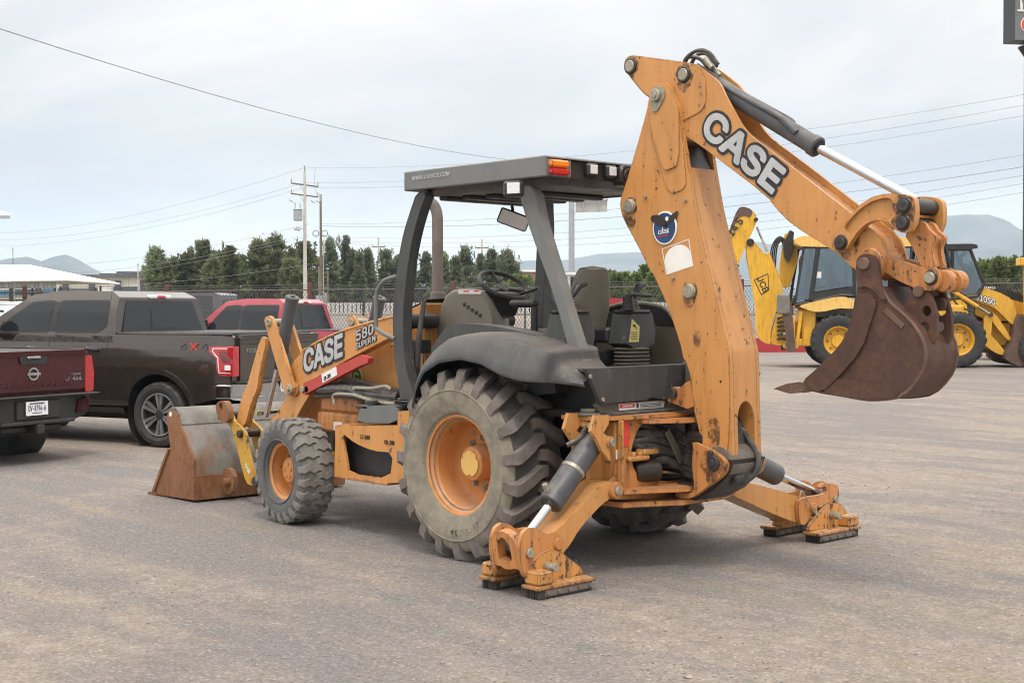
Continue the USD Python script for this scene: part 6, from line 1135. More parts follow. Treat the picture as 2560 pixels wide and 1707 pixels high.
    def rear_panel_(u0, u1, za, zc, off, th, mt, nm):
        g = refine(plate(rounded([(u0, za), (u1, za), (u1*.98 if abs(u1) > .8 else u1, zc), (u0*.98 if abs(u0) > .8 else u0, zc)], .03), 0, 1), .2); v = np.array(g.vertices); q = np.array([back(a, c, off-th*(1-b)) for a, b, c in v]); obj(nm, orient(tm(q, g.faces)), mt, T)
    rear_panel_(-.93, .93, k['glass'][1]-.02, zr-.13, .004, .03, 'car_glass', 'rear_window'); rear_panel_(-.30, .30, k['glass'][1]+.02, zr-.20, .008, .01, 'trim_black', 'slider_frame'); rear_panel_(-.28, .28, k['glass'][1]+.04, zr-.22, .011, .01, 'car_glass', 'slider_pane')
    obj('brake_light', [V(0, 0, 0)] and cbox(crt-.035, crt+.05, -.20, .20, zr-.105, zr-.055, .012), 'plate_white', T); obj('brake_lens', cbox(crt-.040, crt, -.085, .085, zr-.100, zr-.060, .008), 'tail_red', T)
    # bed
    bw = S.hw(0, zb)-.07
    obj('bed_cover', [cbox(tail+.09, cr-.03, -bw, bw, zb-.01, zb+k['cover'], .012)], 'trim_black', T)
    for s in (1, -1): obj('bed_rail', cbox(tail+.04, cr-.02, s*(bw+.035)-.028, s*(bw+.035)+.028, zb-.004, zb+.022, .01), 'trim_black', T)
    # tailgate, lamps, bumper
    tw = S.hw(tail+.05, 1.0)*.86
    tg = rounded([(-tw, .80), (tw, .80), (tw, zb-.005), (-tw, zb-.005)], .03); obj('tailgate', plate(tg, tail-.028, tail+.05, axis='X'), pm, T)
    obj('tailgate_spoiler', [hull([(tail-.06, -tw*.98, zb+.005), (tail-.06, tw*.98, zb+.005), (tail-.045, -tw, zb-.05), (tail-.045, tw, zb-.05), (tail+.05, -tw, zb-.05), (tail+.05, tw, zb-.05), (tail+.05, -tw, zb+.012), (tail+.05, tw, zb+.012)])], k.get('spoil', pm), T)
    ip = rounded([(-tw*.80, .86), (tw*.80, .86), (tw*.70, 1.0), (-tw*.70, 1.0)], .03); obj('tailgate_panel', plate(ip, tail-.036, tail-.02, axis='X'), pm, T)
    k['rear'](T, S, tw, zb)
    return T
def f150_rear(T, S, tw, zb):
    tail = S.tail
    for s in (1, -1):
        g = [(tail-.03, 1.255), (tail+.30, 1.255), (tail+.31, 1.20), (tail+.20, 1.11), (tail+.18, .95), (tail+.15, .905), (tail-.03, .895)]
        L = part(T, 'tail_lamp'); gl = rounded(g, .02)
        obj('lens', S.skin(gl, s, .024, .06), 'tail_red', L, smooth=40); q = Polygon([(tail+.25, 1.236), (tail+.0, 1.236), (tail+.0, 1.222), (tail+.235, 1.222), (tail+.245, 1.20), (tail+.165, 1.12), (tail+.145, .945), (tail+.0, .94), (tail+.0, .926), (tail+.158, .93), (tail+.18, 1.11), (tail+.265, 1.20)])
        obj('light_guide', S.skin(q.buffer(0).buffer(-.003), s, .027, .01), 'lamp_clear', L, smooth=40); obj('reverse_lamp', S.skin(rounded([(tail, .968), (tail+.08, .968), (tail+.08, 1.03), (tail, 1.03)], .01), s, .027, .01), 'lamp_clear', L, smooth=40)
        obj('inner_lens', S.skin(rounded([(tail, 1.06), (tail+.11, 1.06), (tail+.18, 1.20), (tail, 1.20)], .02), s, .026, .01), 'tail_deep', L, smooth=40)
        ya = s*tw; obj('lens', plate(rounded([(ya+s*.03, .895), (ya+s*.145, .895), (ya+s*.145, 1.255), (ya+s*.03, 1.255)], .015), tail-.032, tail+.05, axis='X'), 'tail_red', L)
        for ch, x, mt in (('4', -.30, 'emblem_dark'), ('X', -.47, 'sticker_red'), ('4', -.62, 'emblem_dark')):
            if s > 0: obj('badge_'+('figure' if ch == '4' else 'letter'), letters(ch, V(x-.02+.0, S.hw(-.45, 1.22)+.004, 1.205), (-1, 0, 0), UZ, w=.12, h=.085, d=.003), mt, T)
    obj('badge', letters('F150', V(tail-.030, tw*.86, 1.175), (0, -1, 0), UZ, w=.19, h=.05, d=.006), 'trim_chrome', T)
    obj('tailgate_crease', [cbox(tail-.034, tail-.02, -tw, tw, 1.275, 1.287, .003)], 'trim_black', T)
    em = affinity.scale(Point(0, 1.14).buffer(1, 24), .10, .042); obj('oval_emblem', plate(em, tail-.036, tail-.026, axis='X'), 'plate_ink', T); obj('emblem_ring', plate(em.buffer(.010).difference(em), tail-.038, tail-.026, axis='X'), 'trim_chrome', T)
    B = part(T, 'bumper')
    ch = rounded([(-.98, .62), (-.98, .80), (-.30, .80), (-.22, .68), (.22, .68), (.30, .80), (.98, .80), (.98, .62), (.6, .56), (-.6, .56)], .03); m = refine(plate(ch, -.22, .0, axis='X'), .15); v = np.array(m.vertices); v[:, 0] += tail+.02+.20*(np.abs(v[:, 1])/.98)**4; obj('bumper_bar', tm(v, m.faces), 'trim_chrome', B, smooth=40)
    obj('bumper_pad', [cbox(tail-.17, tail+.02, -.90, .90, .80, .835, .01), cbox(tail-.12, tail, -.30, .30, .60, .80, .01)], 'trim_black', B)
    licence(T, (tail-.125, 0, .74), (-1, 0, 0), 'GT-967-A')
    obj('antenna', tube([V(3.2, .62, 1.86), V(3.3, .62, 2.22)], .012), 'trim_black', T)
def frontier_rear(T, S, tw, zb):
    tail = S.tail
    for s in (1, -1):
        L = part(T, 'tail_lamp'); g = rounded([(tail-.02, 1.17), (tail+.16, 1.15), (tail+.22, 1.02), (tail+.17, .86), (tail+.12, .76), (tail-.02, .76)], .02)
        obj('lens', S.skin(g, s, .02, .06), 'tail_red', L, smooth=40); obj('reverse_lamp', S.skin(rounded([(tail-.01, .93), (tail+.14, .95), (tail+.14, .86), (tail-.01, .84)], .01), s, .023, .01), 'lamp_clear', L, smooth=40)
        obj('side_lens', S.skin(rounded([(tail+.02, 1.12), (tail+.12, 1.10), (tail+.16, 1.02), (tail+.06, 1.0)], .01), s, .023, .01), 'lamp_clear', L, smooth=40)
        ya = s*tw; obj('lens', plate(rounded([(ya, .76), (ya+s*.09, .76), (ya+s*.10, 1.17), (ya, 1.17)], .012), tail-.03, tail+.05, axis='X'), 'tail_red', L)
    H = part(T, 'tailgate_handle'); obj('bezel', plate(rounded([(-.17, 1.10), (.17, 1.10), (.20, 1.19), (-.20, 1.19)], .02), tail-.045, tail-.02, axis='X'), 'trim_black', H); obj('grip', cbox(tail-.06, tail-.035, -.09, .09, 1.155, 1.185, .006), 'trim_chrome', H)
    ring = Point(0, .99).buffer(.072, 24).difference(Point(0, .99).buffer(.052, 24)); E_ = part(T, 'round_emblem')
    obj('ring', plate(ring, tail-.045, tail-.025, axis='X'), 'trim_chrome', E_); obj('bar', plate(sbox(-.092, .976, .092, 1.004), tail-.050, tail-.028, axis='X'), 'trim_chrome', E_)
    obj('badge', letters('LE 4x4', V(tail-.030, -tw*.60, .895), (0, -1, 0), UZ, w=.24, h=.045, d=.006), 'trim_chrome', T); obj('badge', letters('PLATINUM', V(tail-.030, -tw*.66, .955), (0, -1, 0), UZ, w=.18, h=.022, d=.005), 'trim_chrome', T)
    obj('pressed_lettering', letters('FRONTIER', V(tail-.037, tw*.62, .845), (0, -1, 0), UZ, w=tw*1.34, h=.07, d=.0022, bold=False), 'paint_maroon', T)
    B = part(T, 'bumper')
    ch = rounded([(-.92, .52), (-.92, .74), (.92, .74), (.92, .52), (.55, .46), (-.55, .46)], .03); m = refine(plate(ch, -.14, .05, axis='X'), .15); v = np.array(m.vertices); v[:, 0] += tail+.04+.22*(np.abs(v[:, 1])/.92)**4; obj('bumper_bar', tm(v, m.faces), 'trim_black', B, smooth=40)
    for s in (1, -1):
        g = rounded([(s*.56, .53), (s*.90, .55), (s*.90, .71), (s*.60, .67)], .02); m = refine(plate(g, -.16, -.1, axis='X'), .12); v = np.array(m.vertices); v[:, 0] += tail+.035+.22*(np.abs(v[:, 1])/.92)**4; obj('bumper_cap', tm(v, m.faces), 'paint_maroon', B, smooth=40)
    obj('step_pad', [cbox(tail-.16, tail+.0, -.85, .85, .735, .755, .008), cbox(tail-.13, tail-.08, -.30, .30, .50, .70, .01), cbox(tail-.14, tail-.05, -.50, .50, .44, .48, .01)], 'trim_black', B)
    obj('hitch', [cbox(tail-.16, tail+.3, -.05, .05, .34, .44, .008), cbox(tail-.02, tail+.1, -.40, .40, .36, .42, .01)], 'trim_black', T)
    licence(T, (tail-.145, .05, .62), (-1, 0, 0), 'DV-8794-A')
def plain_rear(T, S, tw, zb):
    tail = S.tail
    for s in (1, -1):
        L = part(T, 'tail_lamp'); obj('lens', S.skin(rounded([(tail-.02, 1.05), (tail+.20, 1.03), (tail+.16, .72), (tail-.02, .72)], .02), s, .02, .06), 'tail_red', L, smooth=40)
    obj('bumper', cbox(tail-.14, tail+.05, -.88, .88, .50, .70, .04), 'trim_chrome', T)
pickup('pickup_truck', 'dark brown crew cab pickup with 4x4 badge, parked behind the loader bucket', (8.628, -2.111, 0.0), 21.4,
       dict(W=1.0, wb=3.68, tail=-1.10, front=4.62, R=.405, rail=1.385, roof=1.945, hood=1.28, cab=(.72, .80, 2.28, 3.08), glass=(1.80, 1.42), door=1.80, paint='paint_brown', track=.86, tw=.275, spokes=6, rim=.262, cover=.035, rear=f150_rear))
pickup('pickup_truck', 'dark maroon pickup seen from behind at the left edge, its tailgate shut', (8.757, 1.05, 0), 17.6,
       dict(W=.915, wb=3.15, tail=-1.20, front=4.05, R=.385, rail=1.235, roof=1.80, hood=1.10, cab=(.42, .50, 1.95, 2.65), glass=(1.66, 1.28), door=1.40, paint='paint_maroon', track=.78, tw=.265, spokes=6, rim=.22, cover=.0, spoil='paint_maroon', rear=frontier_rear))
pickup('pickup_truck', 'bright red crew cab pickup half hidden beyond the brown pickup', (17.215, -9.81, .13), 17.1,
       dict(W=.925, wb=3.22, tail=-1.20, front=4.1, R=.385, rail=1.14, roof=1.815, hood=1.12, cab=(.30, .42, 2.0, 2.75), glass=(1.66, 1.16), door=1.50, paint='paint_red', track=.79, tw=.265, spokes=6, rim=.22, cover=.02, rear=plain_rear))
CAR = [(.25, .90), (.45, .97), (.75, 1.0), (.95, .965), (1.05, .93), (1.45, .74), (1.62, .66), (1.9, .62)]
def car(name, label, cat_, o, h, k):
    T = thing(name, label, cat_, o, h, k.get('group')); W, wb, tail, front, R, zr, belt = k['W'], k['wb'], k['tail'], k['front'], k['R'], k['roof'], k['belt']
    sc = zr/1.62; S = Shell(W, tail, front, [(a*(sc if a > .9 else 1), b) for a, b in CAR], belt); arch = lambda x: Point(x, R).buffer(R+.06, quad_segs=12)
    body = rounded([(tail+.05, .35), (tail, .62), (tail+.03, belt-.05), (tail+.18, belt+.02), (k['wbx'], belt+.02), (front-.35, k['hood']), (front-.02, k['hood']-.2), (front, .40), (front-.2, .26), (tail+.3, .28)], .04).difference(arch(0)).difference(arch(wb))
    obj('body', S.solid(body, .16), k['paint'], T, smooth=40)
    roof = rounded([(tail+k['rr'], belt-.05), (tail+k['rt'], zr-.09), (tail+k['rt']+.35, zr), (k['wt']-.5, zr), (k['wt'], zr-.06), (k['wbx'], belt), (k['wbx']+.1, belt-.08)], .03)
    obj('cabin', S.solid(roof, .16), k['paint'], T, smooth=40); obj('underbody', cbox(tail+.2, front-.2, -W*.7, W*.7, .20, .40, .03), 'trim_black', T)
    gl = rounded([(tail+k['rr']+.38, belt+.06), (tail+k['rt']+.38, zr-.13), (k['wt']-.18, zr-.11), (k['wbx']-.28, belt+.06)], .03); dv = k['door']
    for s in (1, -1):
        for g in geoms(gl.difference(sbox(dv-.04, 0, dv+.04, 3))): obj('window', S.skin(g, s, .004), 'car_glass', T, smooth=40)
        for x in (0, wb): car_wheel(T, (x, s*(W-.14), R), s, R, .22, 5, R*.60)
        obj('tail_lamp', S.skin(rounded([(tail-.02, belt-.03), (tail+.26, belt-.02), (tail+.18, belt-.20), (tail-.02, belt-.16)], .02), s, .012, .05), 'tail_red', T, smooth=40)
        obj('door_gap', S.skin(sbox(dv-.006, .40, dv+.006, belt), s, .0015), 'trim_black', T)
    def slant(xa, za, xb, zb_, mt, nm):
        ya, yb_ = S.hw(xa, za)*.86, S.hw(xb, zb_)*.84; n = V(-(zb_-za), 0, (xb-xa)); n = n/np.linalg.norm(n)*(1 if True else 1); n = n if n[2] > 0 else -n
        q = [V(xa, -ya, za), V(xa, ya, za), V(xb, yb_, zb_), V(xb, -yb_, zb_)]; obj(nm, hull([p+n*.012 for p in q]+[p-n*.03 for p in q]), mt, T)
    slant(tail+k['rr']+.01, belt+.07, tail+k['rt']+.02, zr-.11, 'car_glass', 'rear_window'); slant(k['wbx']-.05, belt+.05, k['wt']+.03, zr-.09, 'car_glass', 'windscreen')
    if k.get('rails'):
        for s in (1, -1): obj('roof_rail', tube([V(tail+k['rt']+.3, s*W*.62, zr-.005), V(tail+k['rt']+.45, s*W*.62, zr+.05), V(k['wt']-.7, s*W*.62, zr+.05), V(k['wt']-.5, s*W*.62, zr)], .016), 'trim_black', T)
    obj('bumper', cbox(tail-.04, tail+.12, -W*.86, W*.86, .32, .50, .03), 'trim_black', T)
    return T
# ------------------------------------------------------------------ beyond the yard: fence, barrier, poles, wires, trees, buildings
def Y3(d, s, z): p = yard(d, s); return V(p[0], p[1], z)
def side(px, d): return -(px-1280)/3399.0*d
def face_to(v): v = np.asarray(v, float); return math.degrees(math.atan2(v[1], v[0]))
YD = math.degrees(YAW)
plain('fence_steel', (.11, .105, .10), rough=.6, metal=.4, var=.25, scale=9)
plain('fence_post_brown', (.10, .035, .025), rough=.7, var=.25, scale=4)
plain('white_slat', (.44, .44, .42), rough=.7, var=.15, scale=2)
plain('concrete_pole', (.46, .45, .41), rough=.85, var=.12, scale=1.5)
plain('wood_pole', (.16, .13, .085), rough=.9, var=.3, scale=2)
plain('galvanised', (.34, .36, .37), rough=.5, metal=.3, var=.15, scale=3)
plain('wire', (.24, .245, .255), rough=.6, var=.1)
plain('roof_white', (.78, .79, .79), rough=.45, var=.04, scale=1)
plain('wall_cream', (.60, .57, .49), rough=.85, var=.08, scale=.6)
plain('wall_charcoal', (.055, .058, .065), rough=.8, var=.12, scale=.8)
plain('roof_sheet', (.10, .11, .125), rough=.5, var=.2, scale=1)
plain('glass_blue', (.05, .16, .26), rough=.06, var=.1, coat=.8); plain('glass_green', (.035, .06, .06), rough=.06, var=.3, scale=.7, coat=.8); plain('glass_grey', (.12, .125, .12), rough=.1, var=.3, scale=.7, coat=.6)
plain('kerb_red', (.34, .025, .030), rough=.7, var=.12, scale=3); plain('brick_far', (.30, .17, .13), rough=.9, var=.1, scale=1)
# --- chain-link fence along the far side of the yard
fa, fb = (50.0, 24.0), (49.0, -26.0)
F = thing('chain_link_fence', 'chain link fence on brown steel posts along the far edge of the yard', 'fence')
pa, pb = yard(*fa), yard(*fb); Lf = np.linalg.norm(pb-pa); ux = (pb-pa)/Lf
ftop = lambda t: 2.36+.38*t
def fp(l, z): p = pa+ux*l; return V(p[0], p[1], z)
wires, pitch = [], .115
for i in range(int((Lf+3)/pitch)):
    for sg in (1, -1):
        l0 = i*pitch-(3 if sg < 0 else 0)*0; t = np.clip(l0/Lf, 0, 1); zb_, zt_ = .24, ftop(t)-.05; run = (zt_-zb_)*.62*sg
        if 0 <= l0 <= Lf and -2 < l0+run < Lf+2: wires.append(tube([fp(l0, zb_), fp(l0+run, zt_)], .0075, 3, 1))
tag(obj('wire_mesh', cat(wires), 'fence_steel', F), kind='stuff')
for i in range(int(Lf/2.62)+1):
    l = .9+2.62*i; big = i % 2 == 0; t = l/Lf
    if l > Lf: break
    obj('post', cyl(fp(l, .1), fp(l, ftop(t)+(.22 if big else .08)), .085 if big else .03, 12), 'fence_post_brown' if big else 'trim_black', F)
obj('rail', [tube([fp(0, ftop(0)-.03), fp(Lf, ftop(1)-.03)], .028, 6, 1)], 'fence_steel', F)
for dz in (.06, .14): obj('barbed_wire', tube([fp(0, ftop(0)+dz), fp(Lf, ftop(1)+dz)], .008, 4, 1), 'fence_steel', F)
# --- low red kerb wall in front of the fence on the right
K = thing('kerb_wall', 'low red painted kerb wall at the foot of the fence behind the yellow backhoes', 'kerb wall', (0, 0, 0))
k0, k1 = yard(48.4, -7.9), yard(48.0, -20.0); dk = (k1-k0)/np.linalg.norm(k1-k0); nk = V(-dk[1], dk[0])
for i in range(6):
    a_, b_ = k0+(k1-k0)*i/6, k0+(k1-k0)*(i+1)/6-dk*.02
    obj('kerb_block', hull([(*(p+nk*w), z) for p in (a_, b_) for w in (-.12, .12) for z in (.12, .70)]), 'kerb_red', K)
# --- white slatted barrier along the road, black posts
BR = thing('slatted_barrier', 'white slatted barrier with black posts along the raised road beyond the fence', 'barrier')
sl, dbar = [], 66.0
for i in range(290):
    s_ = 30-.205*i; g = gz(*yard(dbar, s_)); p = Y3(dbar, s_, g); sl.append(move(turn(cbox(-.02, .02, -.078, .078, .10, .64, .004), YD, UZ), p))
tag(obj('slats', cat(sl), 'white_slat', BR), kind='stuff')
g0 = gz(*yard(dbar, 0)); ln = lambda s0, s1, z0, z1, w: move(turn(cbox(.03, .03+w, s1, s0, z0, z1, .004), YD, UZ), Y3(dbar, 0, g0))
obj('rail', [ln(30, -30, .56, .60, .03)], 'white_slat', BR); obj('rail', [ln(30, -30, .16, .20, .03)], 'trim_black', BR)
for s_ in np.arange(28, -30, -5.2): obj('post', move(turn(cbox(-.10, -.03, -.05, .05, 0, 1.25, .005), YD, UZ), Y3(dbar, s_, g0)), 'trim_black', BR)
road = band([[Y3(d, s_, gz(*yard(d, s_))+.05) for s_ in np.linspace(70, -70, 30)] for d in (69, 78)]); tag(obj('road', road if road.face_normals[:, 2].mean() > 0 else tm(road.vertices, road.faces[:, ::-1]), 'asphalt_road', smooth=True), kind='structure')
# --- poles
def concrete_pole():
    d, x = 100.0, 763.5; s_ = side(x, d); b = Y3(d, s_, gz(*yard(d, s_))); T = thing('utility_pole', 'tall concrete utility pole with crossarms and a grey transformer', 'utility pole', b)
    h = 12.35-b[2]; obj('pole', cyl((0, 0, 0), (0, 0, h-.5), .165, 16, r2=.095, c=.01), 'concrete_pole', T); obj('top_insulator', cyl((0, 0, h-.5), (0, 0, h), .06), 'galvanised', T)
    lat = V(LX[0], LX[1], 0); al = V(AX[0], AX[1], 0); ad = (lat*.93-al*.37)
    for zc, tilt in ((h-1.42, .10), (h-2.18, .10)):
        obj('crossarm', tube([ad*1.02+V(0, 0, zc+tilt), -ad*1.02+V(0, 0, zc-tilt)], .055, 6, 1), 'wood_pole', T)
        for q in (.98, -.98): obj('insulator', cyl(ad*q+V(0, 0, zc+tilt*q), ad*q+V(0, 0, zc+.32+tilt*q), .045), 'galvanised', T)
        obj('brace', tube([ad*.40+V(0, 0, zc), V(0, 0, zc-.6)], .018, 5, 1), 'galvanised', T)
    for q in (1.15, -.45, -.85): obj('fuse_cutout', tube([ad*q+V(0, 0, h-2.55), ad*(q-.3)+V(0, 0, h-2.72)], .035, 6, 1), 'galvanised', T)
    TR = part(T, 'transformer'); c = ad*.52
    obj('tank', cyl(c+V(0, 0, h-4.05), c+V(0, 0, h-3.28), .33, 24), 'galvanised', TR); obj('lid', cyl(c+V(0, 0, h-3.28), c+V(0, 0, h-3.22), .35, 24), 'galvanised', TR)
    for q in (.35, .72): obj('bushing', cyl(ad*q+V(0, 0, h-3.25), ad*q+V(0, 0, h-2.75), .035), 'galvanised', TR)
    obj('lamp_arm', tube([V(0, 0, h-4.7), ad*.5+V(0, 0, h-4.55), ad*.75+V(0, 0, h-4.65)], .03), 'galvanised', T); obj('lamp_head', cyl(ad*.35+V(0, 0, h-4.72), ad*.80+V(0, 0, h-4.66), .09), 'concrete_pole', T)
    obj('drop_wire', tube([-ad*.8+V(0, 0, h-.1), -ad*.72+V(0, 0, h-1.2), -ad*.9+V(0, 0, h-2.2)], .012), 'wire', T)
concrete_pole()
def wood_pole():
    d, x = 98.0, 803.0; s_ = side(x, d); b = Y3(d, s_, gz(*yard(d, s_))); T = thing('telephone_pole', 'thin brown wooden pole with two cable coils beside the concrete pole', 'telephone pole', b)
    h = 1.675+(777.4-488)/3399*d-b[2]; lat = V(LX[0], LX[1], 0); obj('pole', cyl((0, 0, 0), (0, 0, h), .11, 12, r2=.08), 'wood_pole', T)
    obj('pole_cap', cyl((0, 0, h-.45), (0, 0, h+.05), .10), 'galvanised', T)
    for q in (.36, -.28):
        z = h-2.75; obj('cable_coil', tube([V(0, 0, z)+lat*(q+.21*math.cos(t))+V(0, 0, .21*math.sin(t)) for t in np.linspace(0, 2*PI, 25)], .035, 6, 1), 'wire', T)
    obj('conduit', cyl(lat*-.17, lat*-.17+V(0, 0, h*.62), .04), 'galvanised', T); obj('conduit', cyl(lat*.14, lat*.14+V(0, 0, h*.4), .03), 'galvanised', T)
    obj('meter_box', [cbox(-.2, .2, -.5, -.1, .8, 1.5, .03), cbox(-.2, .2, -.05, .35, .75, 1.3, .03)], 'galvanised', T)
wood_pole()
for (x, top, arm, d, lab) in ((947, 594, 617, 150, 'slim distant utility pole with one crossarm, left of the canopy post'), (1205, 598, 620, 150, 'slim distant utility pole with one crossarm, behind the steering wheel')):
    s_ = side(x, d); b = Y3(d, s_, gz(*yard(d, s_))); T = thing('utility_pole', lab, 'utility pole', b); h = 1.675+(777.4-top)/3399*d-b[2]; za = 1.675+(777.4-arm)/3399*d-b[2]
    lat = V(LX[0], LX[1], 0); obj('pole', cyl((0, 0, 0), (0, 0, h), .15, 10, r2=.09), 'concrete_pole', T); obj('crossarm', tube([lat*.75+V(0, 0, za), -lat*.75+V(0, 0, za)], .06, 6, 1), 'wood_pole', T)
    for q in (.7, -.7): obj('insulator', cyl(lat*q+V(0, 0, za), lat*q+V(0, 0, za+.25), .04), 'galvanised', T)
for (x, top, d, lab) in ((820, 670, 97, 'short wooden post standing right of the telephone pole'), (346, 659, 135, 'thin pale pole in front of the warehouse wall'), (34, 618, 140, 'thin antenna mast above the white canopy roof'), (477, 618, 125, 'thin bare mast among the pines')):
    s_ = side(x, d); b = Y3(d, s_, gz(*yard(d, s_))); h = 1.675+(777.4-top)/3399*d-b[2]
    T = thing('post', lab, 'post', b); obj('shaft', cyl((0, 0, 0), (0, 0, h), .08 if top > 620 else .05, 10, r2=.05 if top > 620 else .03), 'concrete_pole' if top < 665 and top > 640 else 'wood_pole', T); obj('cap', cyl((0, 0, h-.1), (0, 0, h+.02), .09 if top > 620 else .06), 'galvanised', T)
# --- wires
def span(a, b, sag, r, lab, name='overhead_wire', grp=None):
    r = r*.52
    a, b = np.asarray(a, float), np.asarray(b, float); t = np.linspace(0, 1, 25)[:, None]; p = a*(1-t)+b*t; p[:, 2] -= 4*sag*(t*(1-t))[:, 0]
    o = obj(name, tube(p, r, 5, 1), 'wire'); tag(o, lab, 'wire', grp)
def pt(px, py, d): return Y3(d, side(px, d), 1.675+(777.4-py)/3399*d)
span(pt(-160, 20, 20), pt(1420, 410, 55), .55, .018, 'single dark cable slanting down across the sky to the canopy roof')
g1 = 'power lines running from the concrete pole'
for (y0, yl, yr, lab) in ((421, 563, 232, 'topmost power line leaving the concrete pole'), (458, 576, 258, 'second power line from the top at the concrete pole'), (470, 592, 285, 'third power line from the top at the concrete pole')):
    span(pt(-120, yl+18, 175), pt(760, y0, 100), 1.6, .022, lab+', on its left side', grp=g1); span(pt(760, y0, 100), pt(2680, yr-14, 68), 1.1, .020, lab+', on its right side', grp=g1)
for i, (yl, yr, lab) in enumerate(((560, 370, 'uppermost of the telephone cables on the right'), (565, 400, 'heavy telephone cable crossing behind the dipper'), (592, 420, 'third telephone cable on the right'), (600, 440, 'fourth telephone cable on the right'), (604, 462, 'lowest telephone cable on the right'))):
    span(pt(803, yl, 98), pt(2680, yr, 62), .9+.12*i, .020 if i != 1 else .03, lab)
for i, (y0, yl, lab) in enumerate(((560, 662, 'telephone cable sagging left from the poles over the warehouse'), (585, 680, 'second cable sagging left from the poles'), (590, 700, 'lowest cable sagging left from the poles'), (660, 690, 'faint cable crossing in front of the pines'))):
    span(pt(-120, yl, 150), pt(775, y0, 99), 1.3, .022, lab)
# --- the warehouse and the white canopies on the left
def wx(x): return (x*.17007, )
D = 150.0; WH = thing('warehouse', 'long cream warehouse with charcoal pillars and a dark roof edge behind the parked pickups', 'warehouse')
def wbox(x0, x1, y0, y1, off0, off1, mt, nm, par=WH, d=D, zb=None):
    px = lambda x: x*.17007; py = lambda y: 640+y*.17007
    sa, sb = side(px(x0), d), side(px(x1), d); za = 1.675+(777.4-py(y0))/3399*d; zb_ = 1.675+(777.4-py(y1))/3399*d if zb is None else zb
    m = cbox(off0, off1, min(sa, sb), max(sa, sb), zb_, za, .01); obj(nm, move(turn(m, YD, UZ), V(CAM[0]+AX[0]*d, CAM[1]+AX[1]*d, 0)), mt, par)
wbox(-900, 2300, 292, 0, 0, 14, 'wall_cream', 'wall', zb=1.0); wbox(-920, 2320, 268, 292, -.5, 14.2, 'roof_sheet', 'roof_edge')
wbox(1390, 2260, 243, 268, 2, 10, 'wall_charcoal', 'roof_parapet'); wbox(1560, 2230, 205, 243, 4, 9, 'roof_sheet', 'roof_unit')
for x0, x1, y0 in ((940, 1012, 372), (1328, 1402, 366), (1708, 1782, 356), (2082, 2280, 346), (545, 615, 380), (172, 205, 380)): wbox(x0, x1, y0, 0, -.5, 0, 'wall_charcoal', 'pillar', zb=1.0)
for x0, x1, y0, y1, mt in ((1014, 1328, 468, 545, 'glass_grey'), (850, 938, 470, 548, 'glass_blue'), (640, 815, 470, 555, 'glass_blue'), (230, 540, 480, 570, 'glass_green'), (1406, 1440, 460, 530, 'glass_grey'), (1668, 1706, 452, 525, 'glass_blue'), (1786, 2030, 444, 512, 'glass_green'), (0, 150, 490, 580, 'glass_blue')):
    wbox(x0, x1, y0, y1, -.08, .0, mt, 'window'); wbox(x0-4, x1+4, y1, y1+7, -.14, -.0, 'white_slat', 'sill')
    for j in range(1, max(2, int((x1-x0)/90))): xx = x0+(x1-x0)*j/max(2, int((x1-x0)/90)); wbox(xx-2, xx+2, y0, y1, -.12, -.082, 'wall_charcoal', 'mullion')
wbox(1445, 1640, 462, 530, -.05, 0, 'roof_white', 'wall_panel')
for x in (1200, 1320, 1600, 1900): wbox(x-1.5, x+1.5, 293, 560, -.02, -.005, 'wall_charcoal', 'wall_joint')
CN = thing('canopy_building', 'open shelter with a white hipped metal roof at the left edge', 'shelter'); D2 = 100.0
def cp(x, y, dd=0): d = D2+dd; return Y3(d, side(x*.17007, d), 1.675+(777.4-640-y*.17007)/3399*d)
e0, e1, r0, r1 = cp(-700, 352), cp(968, 335), cp(-700, 122, 7), cp(440, 120, 7); zE = (e0[2]+e1[2])/2; bk = V(AX[0], AX[1], 0)*14
obj('roof_slope', hull([e0, e1, r0, r1, e0-V(0, 0, .1), e1-V(0, 0, .1)]), 'roof_white', CN); obj('roof_slope', hull([e1, r1, e1+bk, e1-V(0, 0, .1), e1+bk-V(0, 0, .1), r1-V(0, 0, .1)]), 'roof_white', CN); obj('roof_slope', hull([e0+bk, e1+bk, r0, r1, e1+bk-V(0, 0, .1)]), 'roof_white', CN)
f0, f1 = cp(-700, 378, .6), cp(832, 374, .6)
for j in range(24):
    a_, b_ = f0+(f1-f0)*j/24, f0+(f1-f0)*(j+.93)/24; hgt = V(0, 0, -.47); obj('fascia_sheet', hull([a_, b_, a_+hgt, b_+hgt, a_+bk*.006, b_+bk*.006, a_+hgt+bk*.006, b_+hgt+bk*.006]), 'galvanised' if j % 2 else 'white_slat', CN)
for x in (812, 160, -300):
    p = cp(x, 450, 1.0); q = V(p[0], p[1], 1.0); obj('column', cyl(q, p+V(0, 0, .3), .09, 10), 'wall_charcoal', CN)
    p = p+bk*.8; obj('column', cyl(V(p[0], p[1], 1.0), p+V(0, 0, .3), .09, 10), 'wall_charcoal', CN)
CR = thing('roof_corner', 'white metal roof corner high at the left edge', 'roof'); d = 45.0
pz = lambda px, py, dd: Y3(d+dd, side(px, d+dd), 1.675+(777.4-py)/3399*(d+dd))
obj('roof_sheet', hull([pz(28, 537, 0), pz(-320, 430, 0), pz(-320, 425, 6), pz(28, 533, 4), pz(-700, 537, 0), pz(-700, 537, 5)]), 'roof_white', CR); obj('gutter', hull([pz(28, 538, 0), pz(-700, 538, 0), pz(28, 546, 0), pz(-700, 546, 0), pz(28, 538, .2), pz(-700, 546, .2)]), 'galvanised', CR)
for px_ in (-110, -400): p = pz(px_, 540, 1.5); obj('column', cyl(V(p[0], p[1], .1), p, .12, 12), 'roof_white', CR)
